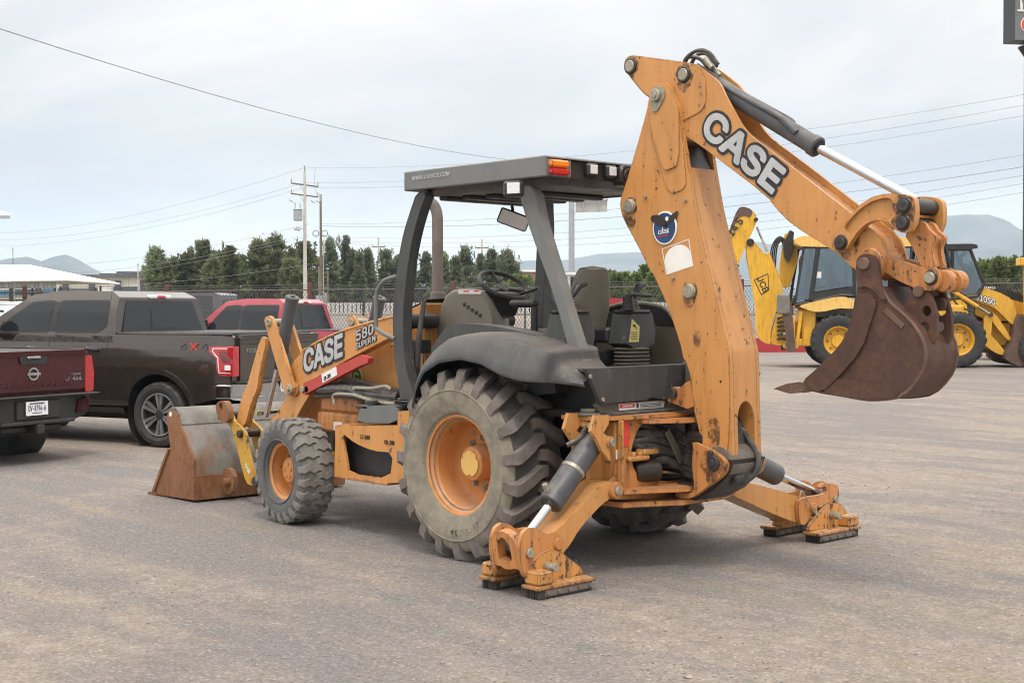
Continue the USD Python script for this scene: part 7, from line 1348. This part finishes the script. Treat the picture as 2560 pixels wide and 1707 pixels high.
BL = thing('low_building', 'low tan building with a pale roof beyond the far shrubs', 'building'); d = 210.0
for x0, x1, y0, y1, mt, nm in ((1295, 1480, 680, 715, 'brick_far', 'wall'), (1290, 1400, 676, 680, 'roof_white', 'roof')):
    m = cbox(0 if nm == 'wall' else -.3, 9, side(x1, d), side(x0, d), 1.675+(777.4-y1)/3399*d, 1.675+(777.4-y0)/3399*d, .02); obj(nm, move(turn(m, YD, UZ), V(CAM[0]+AX[0]*d, CAM[1]+AX[1]*d, 0)), mt, BL)
# --- road sign seen from behind
RS = thing('road_sign', 'tall grey steel post carrying a highway sign seen from the back', 'road sign'); d = 62.0; x = 1429; q = Y3(d, side(x, d), gz(*yard(d, side(x, d))))
top = 1.675+(777.4-470)/3399*d; obj('post', cyl(q, V(q[0], q[1], top), .15, 20, r2=.13), 'galvanised', RS)
L_ = lambda px, py, dd=0: Y3(d+dd, side(px, d+dd), 1.675+(777.4-py)/3399*(d+dd))
obj('beam', tube([L_(1425, 502), L_(1520, 500)], .05, 8, 1), 'galvanised', RS); obj('sign_panel', hull([L_(1439, 494, .1), L_(1518, 490, .1), L_(1518, 531, .1), L_(1439, 532, .1), L_(1439, 494, .16), L_(1518, 490, .16), L_(1518, 531, .16), L_(1439, 532, .16)]), 'white_slat', RS)
for px_ in (1458, 1498): obj('stiffener', tube([L_(px_, 492), L_(px_, 531)], .04, 6, 1), 'galvanised', RS)
# --- illuminated shop sign on its post, upper right corner
SG = thing('shop_sign', 'black box sign with red and white lettering on a dark post, upper right corner', 'sign'); d = 38.0
o = Y3(d, side(2503, d), 1.675+(777.4-116)/3399*d); hd = math.radians(YD-90+14); ux_ = V(math.cos(hd), math.sin(hd), 0); nx_ = V(-math.sin(hd), math.cos(hd), 0)*-1
nx_ = -V(AX[0], AX[1], 0)*math.cos(math.radians(10))-V(LX[0], LX[1], 0)*math.sin(math.radians(10)); ux_ = np.cross(UZ, nx_); 
c0 = o; Wd_, Ht, Td = 5.6, 7.0, .62
P8 = [c0+ux_*a+V(0, 0, b)-nx_*0+nx_*e for a in (0, Wd_) for b in (0, Ht) for e in (0, Td)]
obj('box', hull(P8), 'decal_black', SG)
plain('sign_face', (.14, .145, .145), rough=.35, var=.05)
fo_ = c0+nx_*(Td+.002); obj('face', hull([fo_+ux_*a+V(0, 0, b)+nx_*e for a in (.0, Wd_) for b in (.0, Ht) for e in (0, .01)]), 'sign_face', SG)
obj('letters_white', letters('l', fo_+nx_*.012+ux_*.13+V(0, 0, .80), ux_, UZ, w=.07, h=1.3, d=.02), 'decal_white', SG); obj('letters_serif', hull([fo_+nx_*.012+ux_*a+V(0, 0, b)+nx_*e for a in (.055, .25) for b in (.775, .82) for e in (0, .02)]), 'decal_white', SG)
el = affinity.scale(Point(0, 0).buffer(1, 32), .45, .29); el = el.difference(affinity.scale(Point(.03, .01).buffer(1, 32), .36, .215))
obj('letters_outline', letters('', fo_+nx_*.012+ux_*.12+V(0, 0, .17), ux_, UZ, w=.9, h=.57, d=.012, grow=.022, shape=el, slant=.2), 'decal_white', SG); obj('letters_red', letters('', fo_+nx_*.012+ux_*.12+V(0, 0, .17), ux_, UZ, w=.9, h=.57, d=.018, shape=el, slant=.2), 'sticker_red', SG)
pc_ = Y3(38.3, side(2573, 38.3), 0); obj('post', cyl(V(pc_[0], pc_[1], .1), V(pc_[0], pc_[1], c0[2]+.02), .19, 16), 'decal_black', SG); obj('collar', cyl(V(pc_[0], pc_[1], c0[2]-.3), V(pc_[0], pc_[1], c0[2]), .20, 16, r2=.36), 'decal_black', SG)
# --- trees
def leafmat(name, a, b):
    mat(name, {'g': ('geometry', {}), 'oi': ('object_info', {}), 'n': ('noise_texture', {'scale': .9, 'detail': 4, 'roughness': .6}), 'r': ('rgb_ramp', {'ramp': [(.3, a), (.7, b)]}), 'hs': ('hsv', {}), 'mv': ('map_range', {'from_min': 0, 'from_max': 1, 'to_min': .72, 'to_max': 1.35}), 'mh': ('map_range', {'from_min': 0, 'from_max': 1, 'to_min': .485, 'to_max': .515}),
      'pr': ('math', {'math_type': 'multiply_add', 'value2': .34, 'value3': 0.0}), 'ad': ('math', {'math_type': 'add'}),
      'd': ('principled_bsdf', {'roughness': .8, 'specular_ior_level': .15}), 't': ('translucent_bsdf', {}), 'm': ('mix_closure', {'fac': .30})},
      [('g.position', 'n.vector'), ('g.random_per_island', 'pr.value1'), ('pr.value', 'ad.value1'), ('n.fac', 'ad.value2'), ('ad.value', 'r.fac'), ('oi.random', 'mv.value'), ('oi.random', 'mh.value'), ('mv.result', 'hs.value'), ('mh.result', 'hs.hue'), ('r.color', 'hs.color'), ('hs.color', 'd.base_color'), ('hs.color', 't.color'), ('d.BSDF', 'm.closure1'), ('t.BSDF', 'm.closure2')], surface='m.closure')
leafmat('pine_needles', (.062, .074, .038), (.225, .240, .120)); leafmat('fir_needles', (.068, .085, .054), (.225, .250, .150)); leafmat('shrub_leaves', (.055, .080, .028), (.19, .24, .075))
plain('bark', (.10, .075, .055), rough=.95, var=.3, scale=3)
def leaves(P_, N_, size, asp, jit):
    """leaf or needle tufts: thin triangles at points P_, pointing along N_"""
    n = len(P_); d = N_+jit*rng.normal(size=(n, 3)); d /= np.linalg.norm(d, axis=1, keepdims=True); a = np.cross(d, rng.normal(size=(n, 3))); a /= np.linalg.norm(a, axis=1, keepdims=True)
    L = size*(.6+.8*rng.random((n, 1))); w = L*asp; v = np.stack([P_-a*w, P_+a*w, P_+d*L+a*w*.25, P_+d*L*.9-a*w*.35], 1).reshape(-1, 3); i = np.arange(n)[:, None]*4
    return tm(v, np.concatenate([i+[0, 1, 2], i+[0, 2, 3]]))
def tree(name, lab, b, h, w, kind, grp):
    T = thing(name, lab, 'tree' if kind != 'shrub' else 'shrub', b, 0, grp); sway = rng.normal(0, .03*h, 2); tops = V(sway[0], sway[1], h*.93)
    obj('trunk', tube([V(0, 0, -.2), tops*.4+V(.05, .03, 0), tops], .1, 7, 4, rad=[.022*h+.05, .012*h+.03, .02]), 'bark', T)
    if kind == 'fir': nb, lo, sz, asp, mt = int(120+11*h), .02, .30, .17, 'fir_needles'
    elif kind == 'pine': nb, lo, sz, asp, mt = int(130+10*h), .03, .30, .17, 'pine_needles'
    else: nb, lo, sz, asp, mt = 110, .04, .26, .34, 'shrub_leaves'
    PP, NN, limbs = [], [], []
    blobs = [(rng.uniform(0, 2*PI), rng.uniform(lo, .92)) for _ in range(9)]
    for i in range(nb):
        t = lo+(1-lo)*rng.random()**(1.15 if kind == 'fir' else .9); an = rng.uniform(0, 2*PI)
        if kind == 'fir': rr = (1-t)**.8*(.70+.55*rng.random()**1.8)
        elif kind == 'pine': rr = (math.sin(PI*min(1, (t-lo)/(1-lo)*.80+.17))**.8)*(.50+.62*rng.random()**1.6)
        else: rr = math.sqrt(max(0, 1-(1.5*t-.55)**2))*(.6+.5*rng.random())
        rr *= 1+.30*sum(math.exp(-((an-ba+PI) % (2*PI)-PI)**2*1.5-((t-bt)*6)**2) for ba, bt in blobs)-.12
        R_ = rr*w/2; c = tops*t/0.93*1.0; c = V(c[0], c[1], t*h); e = c+V(R_*math.cos(an), R_*math.sin(an), (.10*R_+.12 if kind == 'fir' else .28*R_))
        if i % 7 == 0: limbs.append(tube([c*V(1, 1, .96), e], .02, 4, 1, rad=[.035, .012]))
        k = 40 if kind != 'shrub' else 26; u = rng.random((k, 1))**.7; q = c+(e-c)*(.2+.85*u)+rng.normal(0, 1, (k, 3))*(1, 1, .75)*((.05*w+.04)*(1.25-u*.9) if kind != 'shrub' else .085*w/2+.05); PP.append(q)
        o_ = (e-c)/(np.linalg.norm(e-c)+1e-6); NN.append(np.repeat((o_+V(0, 0, .55 if kind != 'fir' else .15))[None], k, 0))
    for _ in range(7 if kind != 'shrub' else 5):
        an, rr = rng.uniform(0, 2*PI), w*rng.uniform(.10, .36); zz = h*(rng.uniform(.62, .93) if kind != 'shrub' else rng.uniform(.5, .95)); k = 26; u = rng.random((k, 1))
        PP.append(V(rr*math.cos(an)+tops[0]*.7, rr*math.sin(an)+tops[1]*.7, zz)+u*V(0, 0, h*.14)+rng.normal(0, 1, (k, 3))*(1-u*.85)*.055*w); NN.append(np.repeat(V(.3*math.cos(an), .3*math.sin(an), 1.0)[None], k, 0))
    PP.append(np.repeat(V(tops[0], tops[1], h*.95)[None], 30, 0)+rng.normal(0, .06*w, (30, 3))*(1, 1, 2.2)); NN.append(np.repeat(V(0, 0, 1.0)[None], 30, 0))
    obj('crown', leaves(np.concatenate(PP), np.concatenate(NN), sz*(h/7)**.35, asp, .55), mt, T, smooth=False); obj('limbs', limbs, 'bark', T, smooth=False)
gP, gF, gB = 'pines in the row beyond the road', 'dark firs in the row beyond the road', 'shrubs along the far side of the road'
lab = {'pine': 'bushy dark green pine in the dense row beyond the road', 'fir': 'pointed dark fir tree in the row beyond the road', 'shrub': 'loose light green shrub growing along the far side of the road'}
ORD = 'first second third fourth fifth sixth seventh eighth ninth tenth eleventh twelfth thirteenth fourteenth fifteenth sixteenth seventeenth eighteenth nineteenth twentieth twenty-first twenty-second twenty-third twenty-fourth twenty-fifth twenty-sixth'.split()
def full_label(kind, i, h, hs):
    base = {'pine': 'bushy dark green pine', 'fir': 'pointed dark fir tree', 'shrub': 'loose light green shrub'}[kind]; r = sorted(hs, reverse=True).index(h)
    where = 'in the row beyond the road' if kind != 'shrub' else 'along the far side of the road'
    return f"{'very tall ' if r == 0 else 'low ' if r == len(hs)-1 else ''}{base}, {ORD[i]} from left {where}"
for nm, kind, grp, keys in (('pine_tree', 'pine', gP, ('pines',)), ('fir_tree', 'fir', gF, ('firs', 'firs2')), ('shrub', 'shrub', gB, ('bushes', 'bushes2'))):
    rows = sorted([r for k in keys for r in P[k]], key=lambda r: -r[1]/r[0]); bs_ = [Y3(d, s_, gz(*yard(d, s_))) for d, s_, zt, w in rows]; hs = [max(1.2, r[2]-b[2]) for r, b in zip(rows, bs_)]
    for i, (r, b, h) in enumerate(zip(rows, bs_, hs)): tree(nm, full_label(kind, i, h, hs), b, h*.97, r[3]*(1.5 if kind == 'pine' else 1.35), kind, grp)
# ------------------------------------------------------------------ the other yellow machines and the other cars
def far_machine(name, label, o, h, cat_='backhoe loader'): return thing(name, label, cat_, o, h)
def big_wheel(par, c, s, R, w, rimr, rm):
    W = part(par, 'wheel'); c = np.asarray(c, float); h = w/2
    obj('tyre', lathe_y([(rimr-.02, h*.5), (rimr+.02, h*.85), (R*.72, h*1.02), (R*.86, h*.98), (R*.94, h*.82), (R*.95, 0), (R*.94, -h*.82), (R*.86, -h), (rimr, -h*.8)], c, s, 56), 'yellow_tyre', W)
    st = [(h*.99, .02, .07, R*.82, R*.87), (h*.84, .02, .085, R*.9, R*.985), (h*.3, -.09, .085, R*.92, R), (-.03, -.16, .075, R*.92, R)]
    obj('tread_lugs', [lugs(c, s, R, R*.9, 20, 1, st), lugs(c, s, R, R*.9, 20, -1, st)], 'yellow_tyre', W, smooth=20)
    obj('rim', lathe_y([(rimr-.01, h*.72), (rimr+.012, h*.80), (rimr, h*.84), (rimr-.03, h*.70), (rimr-.05, h*.45), (rimr-.06, h*.1), (.18, h*.06), (.17, h*.3), (.15, h*.4), (.0001, h*.42)], c, s, 48), rm, W)
    for k in range(8): a = 2*PI*k/8; obj('wheel_nut', pin(c+V(.26*math.cos(a), s*h*.07, .26*math.sin(a)), (0, s, 0), .022, .03, hexhead=True), 'dark_steel', W)
def cab_frame(par, pg, y, mt, th=.07):
    for s in (1, -1):
        for i in range(len(pg)):
            a, b = pg[i], pg[(i+1) % len(pg)]; obj('cab_pillar', tube([V(a[0], s*y, a[1]), V(b[0], s*y, b[1])], th/2, 6, 1), mt, par)
window('cab_glass', (.42, .50, .50), .10, .75)
plain('seat_dark', (.03, .03, .032), rough=.6, var=.2)
plain('weight_grey', (.16, .15, .13), rough=.8, var=.2, scale=5)
plain('far_rust', (.10, .06, .045), rough=.75, var=.3, scale=3)
J = far_machine('backhoe_loader', 'yellow backhoe loader with glazed cab and boom folded up, right of the orange boom', (13.683, -23.738, .2), -139)
obj('boom', plate(P['j_boom'], -.20, .20, rnd=1), 'machine_yellow', J)
D_ = part(J, 'dipper'); obj('dipper_box', plate(P['j_dip'], -.17, .17, rnd=1), 'machine_yellow', D_); obj('worn_plate', plate(P['j_dipdark'], -.185, .185, rnd=1), 'far_rust', D_)
obj('pivot_pin', cyl((-2.2, -.26, 3.28), (-2.2, .26, 3.28), .10), 'oily_black', D_); obj('pivot_pin', cyl((-2.05, -.24, 3.88), (-2.05, .24, 3.88), .055), 'oily_black', D_)
q0, q1 = P['j_case']; xd = V(q1[0]-q0[0], 0, q1[1]-q0[1]); ud = np.cross(V(0, -1, 0), xd); ud /= np.linalg.norm(ud)
obj('dipper_lettering', letters('214 S', V(q0[0], -.19, q0[1])-ud*.04, xd, ud, w=np.linalg.norm(xd)*.95, h=.22, d=.006), 'decal_black', D_)
lg_ = [V(p[0], -.203, p[1]) for p in P['j_logo']]; xd = lg_[3]-lg_[0]; ud = lg_[1]-lg_[0]
obj('logo_plate', plate([(p[0], p[2]) for p in lg_], -.206, -.20), 'decal_black', J)
cx = sum(lg_)/4; obj('logo_field', plate([tuple(np.array([cx[0], cx[2]])+(np.array([p[0], p[2]])-np.array([cx[0], cx[2]]))*.88) for p in lg_], -.209, -.206), 'machine_yellow', J)
xr = V(math.cos(-1.12), 0, math.sin(-1.12)); ur = V(-xr[2], 0, xr[0]); obj('logo_lettering', letters('JCB', V(cx[0], -.2095, cx[2])-xr*.21-ur*.09, xr, ur, w=.42, h=.17, d=.004), 'decal_black', J)
obj('swing_frame', [plate(P['j_swing'], -.30, .30, rnd=1), cbox(-1.25, -1.1, -1.0, 1.0, .45, 1.35, .03), cbox(-1.2, -.9, -.9, .9, .55, .75, .03)], 'machine_yellow', J)
for i in range(6): obj('hydraulic_hose', tube([V(-1.5, -.32, .72+.11*i), V(-1.38, -.36, .75+.11*i), V(-1.22, -.30, .70+.12*i)], .03), 'black_rubber', J)
obj('swing_rod', [cyl((-1.45, -.34, .85), (-1.2, -.36, .86), .035)], 'chrome_rod', J)
a, b = [XZ(p, 0) for p in P['j_rod']]; obj('cylinder_rod', cyl(a, b, .035), 'chrome_rod', J); a, b = [XZ(p, 0) for p in P['j_cyl']]; obj('boom_cylinder', cyl(a, b, .075), 'machine_yellow', J)
obj('lift_arm_far', plate(P['j_boom2'], .12, .32, rnd=1), 'machine_yellow', J); obj('boom_bucket', [plate([(-1.33, 3.25), (-1.15, 3.6), (-1.05, 3.55), (-1.08, 3.0), (-1.2, 2.75), (-1.3, 2.9)], -.1, .45)], 'oily_black', J)
for i in range(4): h_ = [(-1.66+.05*i, 2.62), (-1.62+.05*i, 3.15), (-1.45+.03*i, 3.42-.03*i), (-1.28, 3.35-.05*i), (-1.2, 3.05)]; obj('hydraulic_hose', tube([XZ(p, .05+.06*i) for p in h_], .02), 'black_rubber', J)
st_ = P['j_stab']; SJ = part(J, 'stabilizer'); obj('leg', plate([(-1.50, 1.75), (-1.30, 1.85), (-1.20, 1.7), (-1.08, .42), (-1.30, .40), (-1.34, 1.0)], -1.02, -.84), 'far_rust', SJ); obj('foot_block', cbox(-1.56, -1.24, -1.08, -.84, 1.38, 1.90, .04), 'weight_grey', SJ); obj('leg', plate([(-1.50, 1.75), (-1.30, 1.85), (-1.20, 1.7), (-1.08, .42), (-1.30, .40), (-1.34, 1.0)], .84, 1.02), 'far_rust', SJ)
obj('frame_post', [plate([(-.98, 1.45), (-.90, 1.45), (-1.02, .5), (-1.1, .5)], -.95, -.85), cbox(-1.2, 2.4, -.45, .45, .6, 1.2, .03), cbox(-.9, -.55, -.85, .85, .55, 1.5, .03)], 'machine_yellow', J)
C_ = part(J, 'cab'); pg = [(-.863, 3.12), (-1.093, 1.62), (-.62, 1.72), (.10, 1.88), (.55, 1.85), (1.75, 1.72), (1.86, 3.11)]
cab_frame(C_, pg, .78, 'trim_black'); obj('roof', [plate(chaikin([(-1.06, 3.20), (-1.06, 3.38), (-.75, 3.42), (1.0, 3.42), (1.75, 3.36), (1.95, 3.2), (1.9, 3.1), (-.9, 3.12)], 1), -.82, .82)], 'cream_yellow', C_)
for s in (1, -1):
    obj('cab_pillar', tube([V(.40, s*.78, 3.1), V(.43, s*.78, 1.85)], .05, 6, 1), 'trim_black', C_); obj('cab_pillar', tube([V(-.50, s*.78, 3.1), V(-.68, s*.78, 1.75)], .07, 6, 1), 'trim_black', C_)
    obj('side_window', plate([(-.50, 3.08), (-.66, 1.95), (.40, 2.12), (.40, 3.08)], s*.775, s*.781), 'cab_glass', C_); obj('side_window', plate([(.45, 3.08), (.47, 1.9), (1.72, 1.76), (1.82, 3.08)], s*.775, s*.781), 'cab_glass', C_); obj('side_window', plate([(-.86, 3.08), (-1.06, 1.68), (-.70, 1.78), (-.54, 3.08)], s*.775, s*.781), 'cab_glass', C_)
    obj('lower_panel', plate([(-.66, 1.93), (-.68, 1.74), (.10, 1.88), (.42, 1.87), (.42, 2.10)], s*.77, s*.79), 'trim_black', C_)
obj('rear_window', hull([(-.86, y, 3.08) for y in (-.74, .74)]+[(-1.08, y, 1.66) for y in (-.74, .74)]+[(-.853, y, 3.08) for y in (-.74, .74)]), 'cab_glass', C_)
obj('interior', [cbox(-.6, 1.7, -.7, .7, 1.3, 1.62, .03), cbox(-.62, -.2, -.5, .5, 1.6, 2.15, .03)], 'weight_grey', C_); obj('seat', [plate(chaikin([(-.12, 1.9), (-.22, 2.7), (-.05, 2.75), (.06, 2.2), (.35, 2.15), (.35, 2.0)], 1), -.25, .25), cbox(1.1, 1.3, -.2, .2, 1.6, 2.3, .03)], 'seat_dark', C_)
obj('cab_sticker', plate([(-.55, 2.32), (-.42, 2.32), (-.42, 2.48), (-.55, 2.48)], -.786, -.782), 'sticker_white', C_)
for s in (1, -1):
    g = Polygon(chaikin(P['j_fend'], 1)).buffer(0); obj('fender', plate(g, s*.70, s*1.05), 'cream_yellow', J)
obj('engine_hood', plate(chaikin([(1.9, 1.2), (1.85, 2.05), (2.6, 1.95), (3.3, 1.75), (3.4, 1.2)], 1), -.42, .42), 'machine_yellow', J)
for s in (1, -1): big_wheel(J, (0, s*.86, .69), s, .70, .44, .375, 'machine_yellow'); big_wheel(J, (2.2, s*.86, .52), s, .53, .34, .27, 'machine_yellow')
# second yellow machine
M = far_machine('backhoe_loader', 'yellow backhoe loader with black roof and black bonnet at the right edge', (11.622, -25.969, .2), -137)
for s in (1, -1): big_wheel(M, (0, s*.88, .72), s, .73, .46, .40, 'deere_yellow'); big_wheel(M, (2.05, s*.86, .50), s, .51, .34, .26, 'deere_yellow')
C2 = part(M, 'cab'); pg = [(-.75, 3.06), (-.85, 1.7), (.55, 1.85), (.72, 2.16), (.36, 3.05)]; cab_frame(C2, pg, .74, 'trim_black', .09)
obj('roof', [plate(chaikin([(-.85, 3.06), (-.82, 3.18), (.38, 3.20), (.53, 3.17), (.545, 3.08), (.36, 3.05)], 1, .15), -.80, .80)], 'trim_black', C2); obj('beacon', [cbox(.38, .54, s*.62-.08, s*.62+.08, 3.09, 3.18, .02) for s in (1, -1)], 'lamp_amber', C2)
for s in (1, -1):
    obj('side_window', plate([(-.70, 3.02), (-.80, 1.78), (-.12, 1.85), (-.12, 3.02)], s*.735, s*.741), 'cab_glass', C2); obj('side_window', plate([(-.06, 3.02), (-.06, 1.88), (.52, 1.92), (.66, 2.16), (.33, 3.02)], s*.735, s*.741), 'cab_glass', C2); obj('cab_pillar', tube([V(-.09, s*.74, 3.05), V(-.09, s*.74, 1.8)], .05, 6, 1), 'trim_black', C2)
obj('interior', [cbox(-.7, .5, -.65, .65, 1.3, 1.75, .03)], 'weight_grey', C2); obj('seat', plate(chaikin([(-.45, 1.7), (-.55, 2.5), (-.38, 2.55), (-.3, 2.0), (.05, 1.95), (.05, 1.75)], 1), -.25, .25), 'seat_dark', C2); obj('screen_wiper', tube([V(.05, -.76, 2.0), V(.3, -.76, 2.35)], .012), 'trim_black', C2)
obj('grab_bar', tube([XZ(p, -.82) for p in P['d_grab']], .035), 'trim_black', M)
obj('bonnet', plate(chaikin([(.5, 1.2), (.55, 2.20), (.75, 2.17), (1.1, 2.08), (1.6, 1.95), (2.05, 1.72), (2.15, 1.2)], 1), -.46, .46), 'trim_black', M); obj('bonnet_side', plate(chaikin([(.55, 1.2), (.58, 2.0), (1.1, 1.86), (2.0, 1.62), (2.1, 1.2)], 1), -.475, .475), 'deere_yellow', M)
obj('chassis', [cbox(-.9, 2.5, -.42, .42, .55, 1.15, .03), cbox(-.9, .2, -.86, .86, 1.3, 1.62, .05)], 'deere_yellow', M)
for s in (1, -1):
    LA = part(M, 'loader_arm'); y0, y1 = (s*.60, s*.70)
    obj('arm_plate', plate(P['d_arm'], y0, y1, rnd=1), 'deere_yellow', LA); obj('lower_bar', plate(P['d_arm2'], y0, s*.74, rnd=1), 'deere_yellow', LA); obj('link_bar', plate(P['d_link'], y0, s*.72, rnd=1), 'deere_yellow', LA); obj('link_bar', plate(P['d_link2'], s*.58, s*.69, rnd=1), 'deere_yellow', LA)
    q = [XZ(p, s*.76) for p in P['d_cyl']]; obj('cylinder', cyl(q[0], q[1], .055), 'deere_yellow', LA); obj('cylinder_rod', cyl(q[1], q[2], .03), 'chrome_rod', LA)
    obj('pipe', [tube([q[0]+V(0, 0, .08), (q[0]+q[1])/2+V(0, 0, .09), q[1]+V(0, 0, .09)], .02), tube([q[0]+V(.1, 0, -.12), q[0]+V(.25, 0, -.42), q[1]+V(-.1, 0, -.16)], .02)], 'black_rubber', LA)
    obj('link_pin', cyl((q[2][0], y0, q[2][2]), (q[2][0], s*.80, q[2][2]), .05), 'dark_steel', LA)
t = P['d_text']; xd = V(t[1][0]-t[0][0], 0, t[1][1]-t[0][1]); 
for gr, mt, l in ((.016, 'decal_black', 0), (0, 'decal_white', .004)): obj('arm_lettering', letters('310SG', V(t[0][0], -.702, t[0][1]-.02)+V(0, -l, 0), xd, UZ, w=np.linalg.norm(xd)*.98, h=.16, d=.004, grow=gr), mt, M)
obj('bonnet_lettering', letters('TURBO', V(.58, -.48, 2.06), (1, 0, -.06), UZ, w=.5, h=.06, d=.004), 'decal_white', M)
obj('loader_bucket', [plate(chaikin(P['d_bkt'], 1), -.92, .92)], 'far_rust', M)
# machine and mast beyond
B3 = far_machine('backhoe_loader', 'orange backhoe loader mostly hidden behind the yellow one, its grey exhaust showing', tuple(np.round(Y3(41, side(2480, 41), .2), 3)), -140)
obj('bonnet', plate(chaikin([(-1.2, 1.1), (-1.2, 2.12), (-.6, 2.08), (.2, 1.92), (1.0, 1.62), (1.1, 1.1)], 1), -.45, .45), 'machine_orange', B3); obj('bonnet_top', plate(chaikin([(-1.2, 2.12), (-1.18, 2.20), (-.5, 2.16), (.3, 1.98), (.9, 1.75), (.9, 1.66), (.2, 1.92), (-.6, 2.08)], 1), -.44, .44), 'case_grey', B3)
obj('arm_plate', plate(chaikin([(-.9, 1.95), (.2, 1.75), (1.2, 1.25), (1.1, 1.05), (.0, 1.45), (-.9, 1.65)], 1), -.72, -.60), 'machine_orange', B3); obj('arm_lettering', [letters('CASE', V(-.62, -.724, 1.62), (1, 0, -.26), UZ, w=.72, h=.17, d=.004)], 'decal_white', B3)
obj('exhaust_pipe', tube([V(-.95, -.1, 2.0), V(-.95, -.1, 2.95), V(-.92, -.1, 3.12), V(-.78, -.1, 3.22)], .06), 'dark_steel', B3); obj('chassis', cbox(-1.2, 1.1, -.4, .4, .5, 1.1, .03), 'machine_orange_worn', B3)
for s in (1, -1): big_wheel(B3, (.45, s*.8, .50), s, .51, .34, .26, 'rim_orange')
E4 = far_machine('loader_arm', 'upright yellow loader arm of a machine cut off by the right edge', tuple(np.round(Y3(35.0, side(2574, 35.0), .2), 3)), -140, 'loader arm')
obj('mast', [cbox(-.12, .10, -.2, .2, 0, 2.75, .02)], 'deere_yellow', E4); obj('stay_bar', tube([V(-.18, -.24, 2.6), V(-.12, -.24, 1.2), V(.1, -.24, .6)], .025), 'dark_steel', E4); obj('cross_head', cbox(-.3, .3, -.25, .25, 2.62, 2.82, .02), 'deere_yellow', E4)
# farm tractor
o = Y3(47, side(1440, 47), .2); FT = thing('farm_tractor', 'red farm tractor with a pale cab behind the operator seat', 'tractor', o, YD-62)
obj('cab_roof', cbox(-.75, .75, -.75, .75, 2.62, 2.78, .06), 'white_slat', FT); obj('hood', plate(chaikin([(.8, .9), (.8, 1.95), (2.3, 1.85), (2.6, 1.6), (2.6, .9)], 1), -.35, .35), 'kerb_red', FT); obj('hood_stripe', [cbox(1.0, 2.2, -.356, .356, 1.6, 1.66, .004)], 'decal_white', FT)
for x in (-.68, .68):
    for s in (1, -1): obj('cab_pillar', cyl((x, s*.68, 1.2), (x, s*.68, 2.65), .05), 'white_slat', FT)
for s in (1, -1): obj('side_window', cbox(-.65, .65, s*.70-.005, s*.70+.005, 1.4, 2.6, .002), 'cab_glass', FT); big_wheel(FT, (-.2, s*.85, .75), s, .76, .42, .42, 'kerb_red'); big_wheel(FT, (2.0, s*.75, .48), s, .49, .3, .25, 'kerb_red')
obj('rear_window', cbox(-.71, -.70, -.65, .65, 1.4, 2.6, .002), 'cab_glass', FT); obj('transmission', cbox(-.7, 2.3, -.3, .3, .5, 1.25, .04), 'dark_steel', FT)
# cars
HB = dict(W=.90, wb=2.65, tail=-.78, front=3.45, R=.34, roof=1.66, belt=1.02, hood=1.02, rr=.06, rt=.34, wt=1.55, wbx=2.42, door=1.0)
p = Y3(27.2, side(1595, 27.2), .12); car('parked_car', 'white hatchback parked behind the orange backhoe, seen between the control towers', 'car', p, -3, dict(HB, paint='paint_white'))
SUV = dict(W=.95, wb=2.95, tail=-1.0, front=3.85, R=.38, roof=1.82, belt=1.10, hood=1.14, rr=.05, rt=.22, wt=1.75, wbx=2.65, door=1.15, rails=True)
p = Y3(57, side(535, 57), .62); car('parked_car', 'black sport utility car standing beyond the fence, right of the brown pickup roof', 'car', p, 25, dict(SUV, paint='paint_black'))
for (px, d, pt_, hd_, base, lab) in ((88, 47, 'paint_white', 30, SUV, 'white sport utility car with roof rails far off beside the brown fence post'), (30, 43, 'paint_white', 40, HB, 'white car with dark windows at the far left, left of the fence post'), (12, 29, 'paint_white', 30, dict(HB, roof=1.52), 'low white hatchback at the left edge behind the brown pickup windscreen'), (194, 49, 'paint_black', 20, SUV, 'dark car roof showing in front of the warehouse'), (140, 49.5, 'paint_black', 35, HB, 'small dark car under the white shelter')):
    p = Y3(d, side(px, d), 0); p[2] = gz(p[0], p[1]); car('parked_car', lab, 'car', p, hd_, dict(base, paint=pt_))
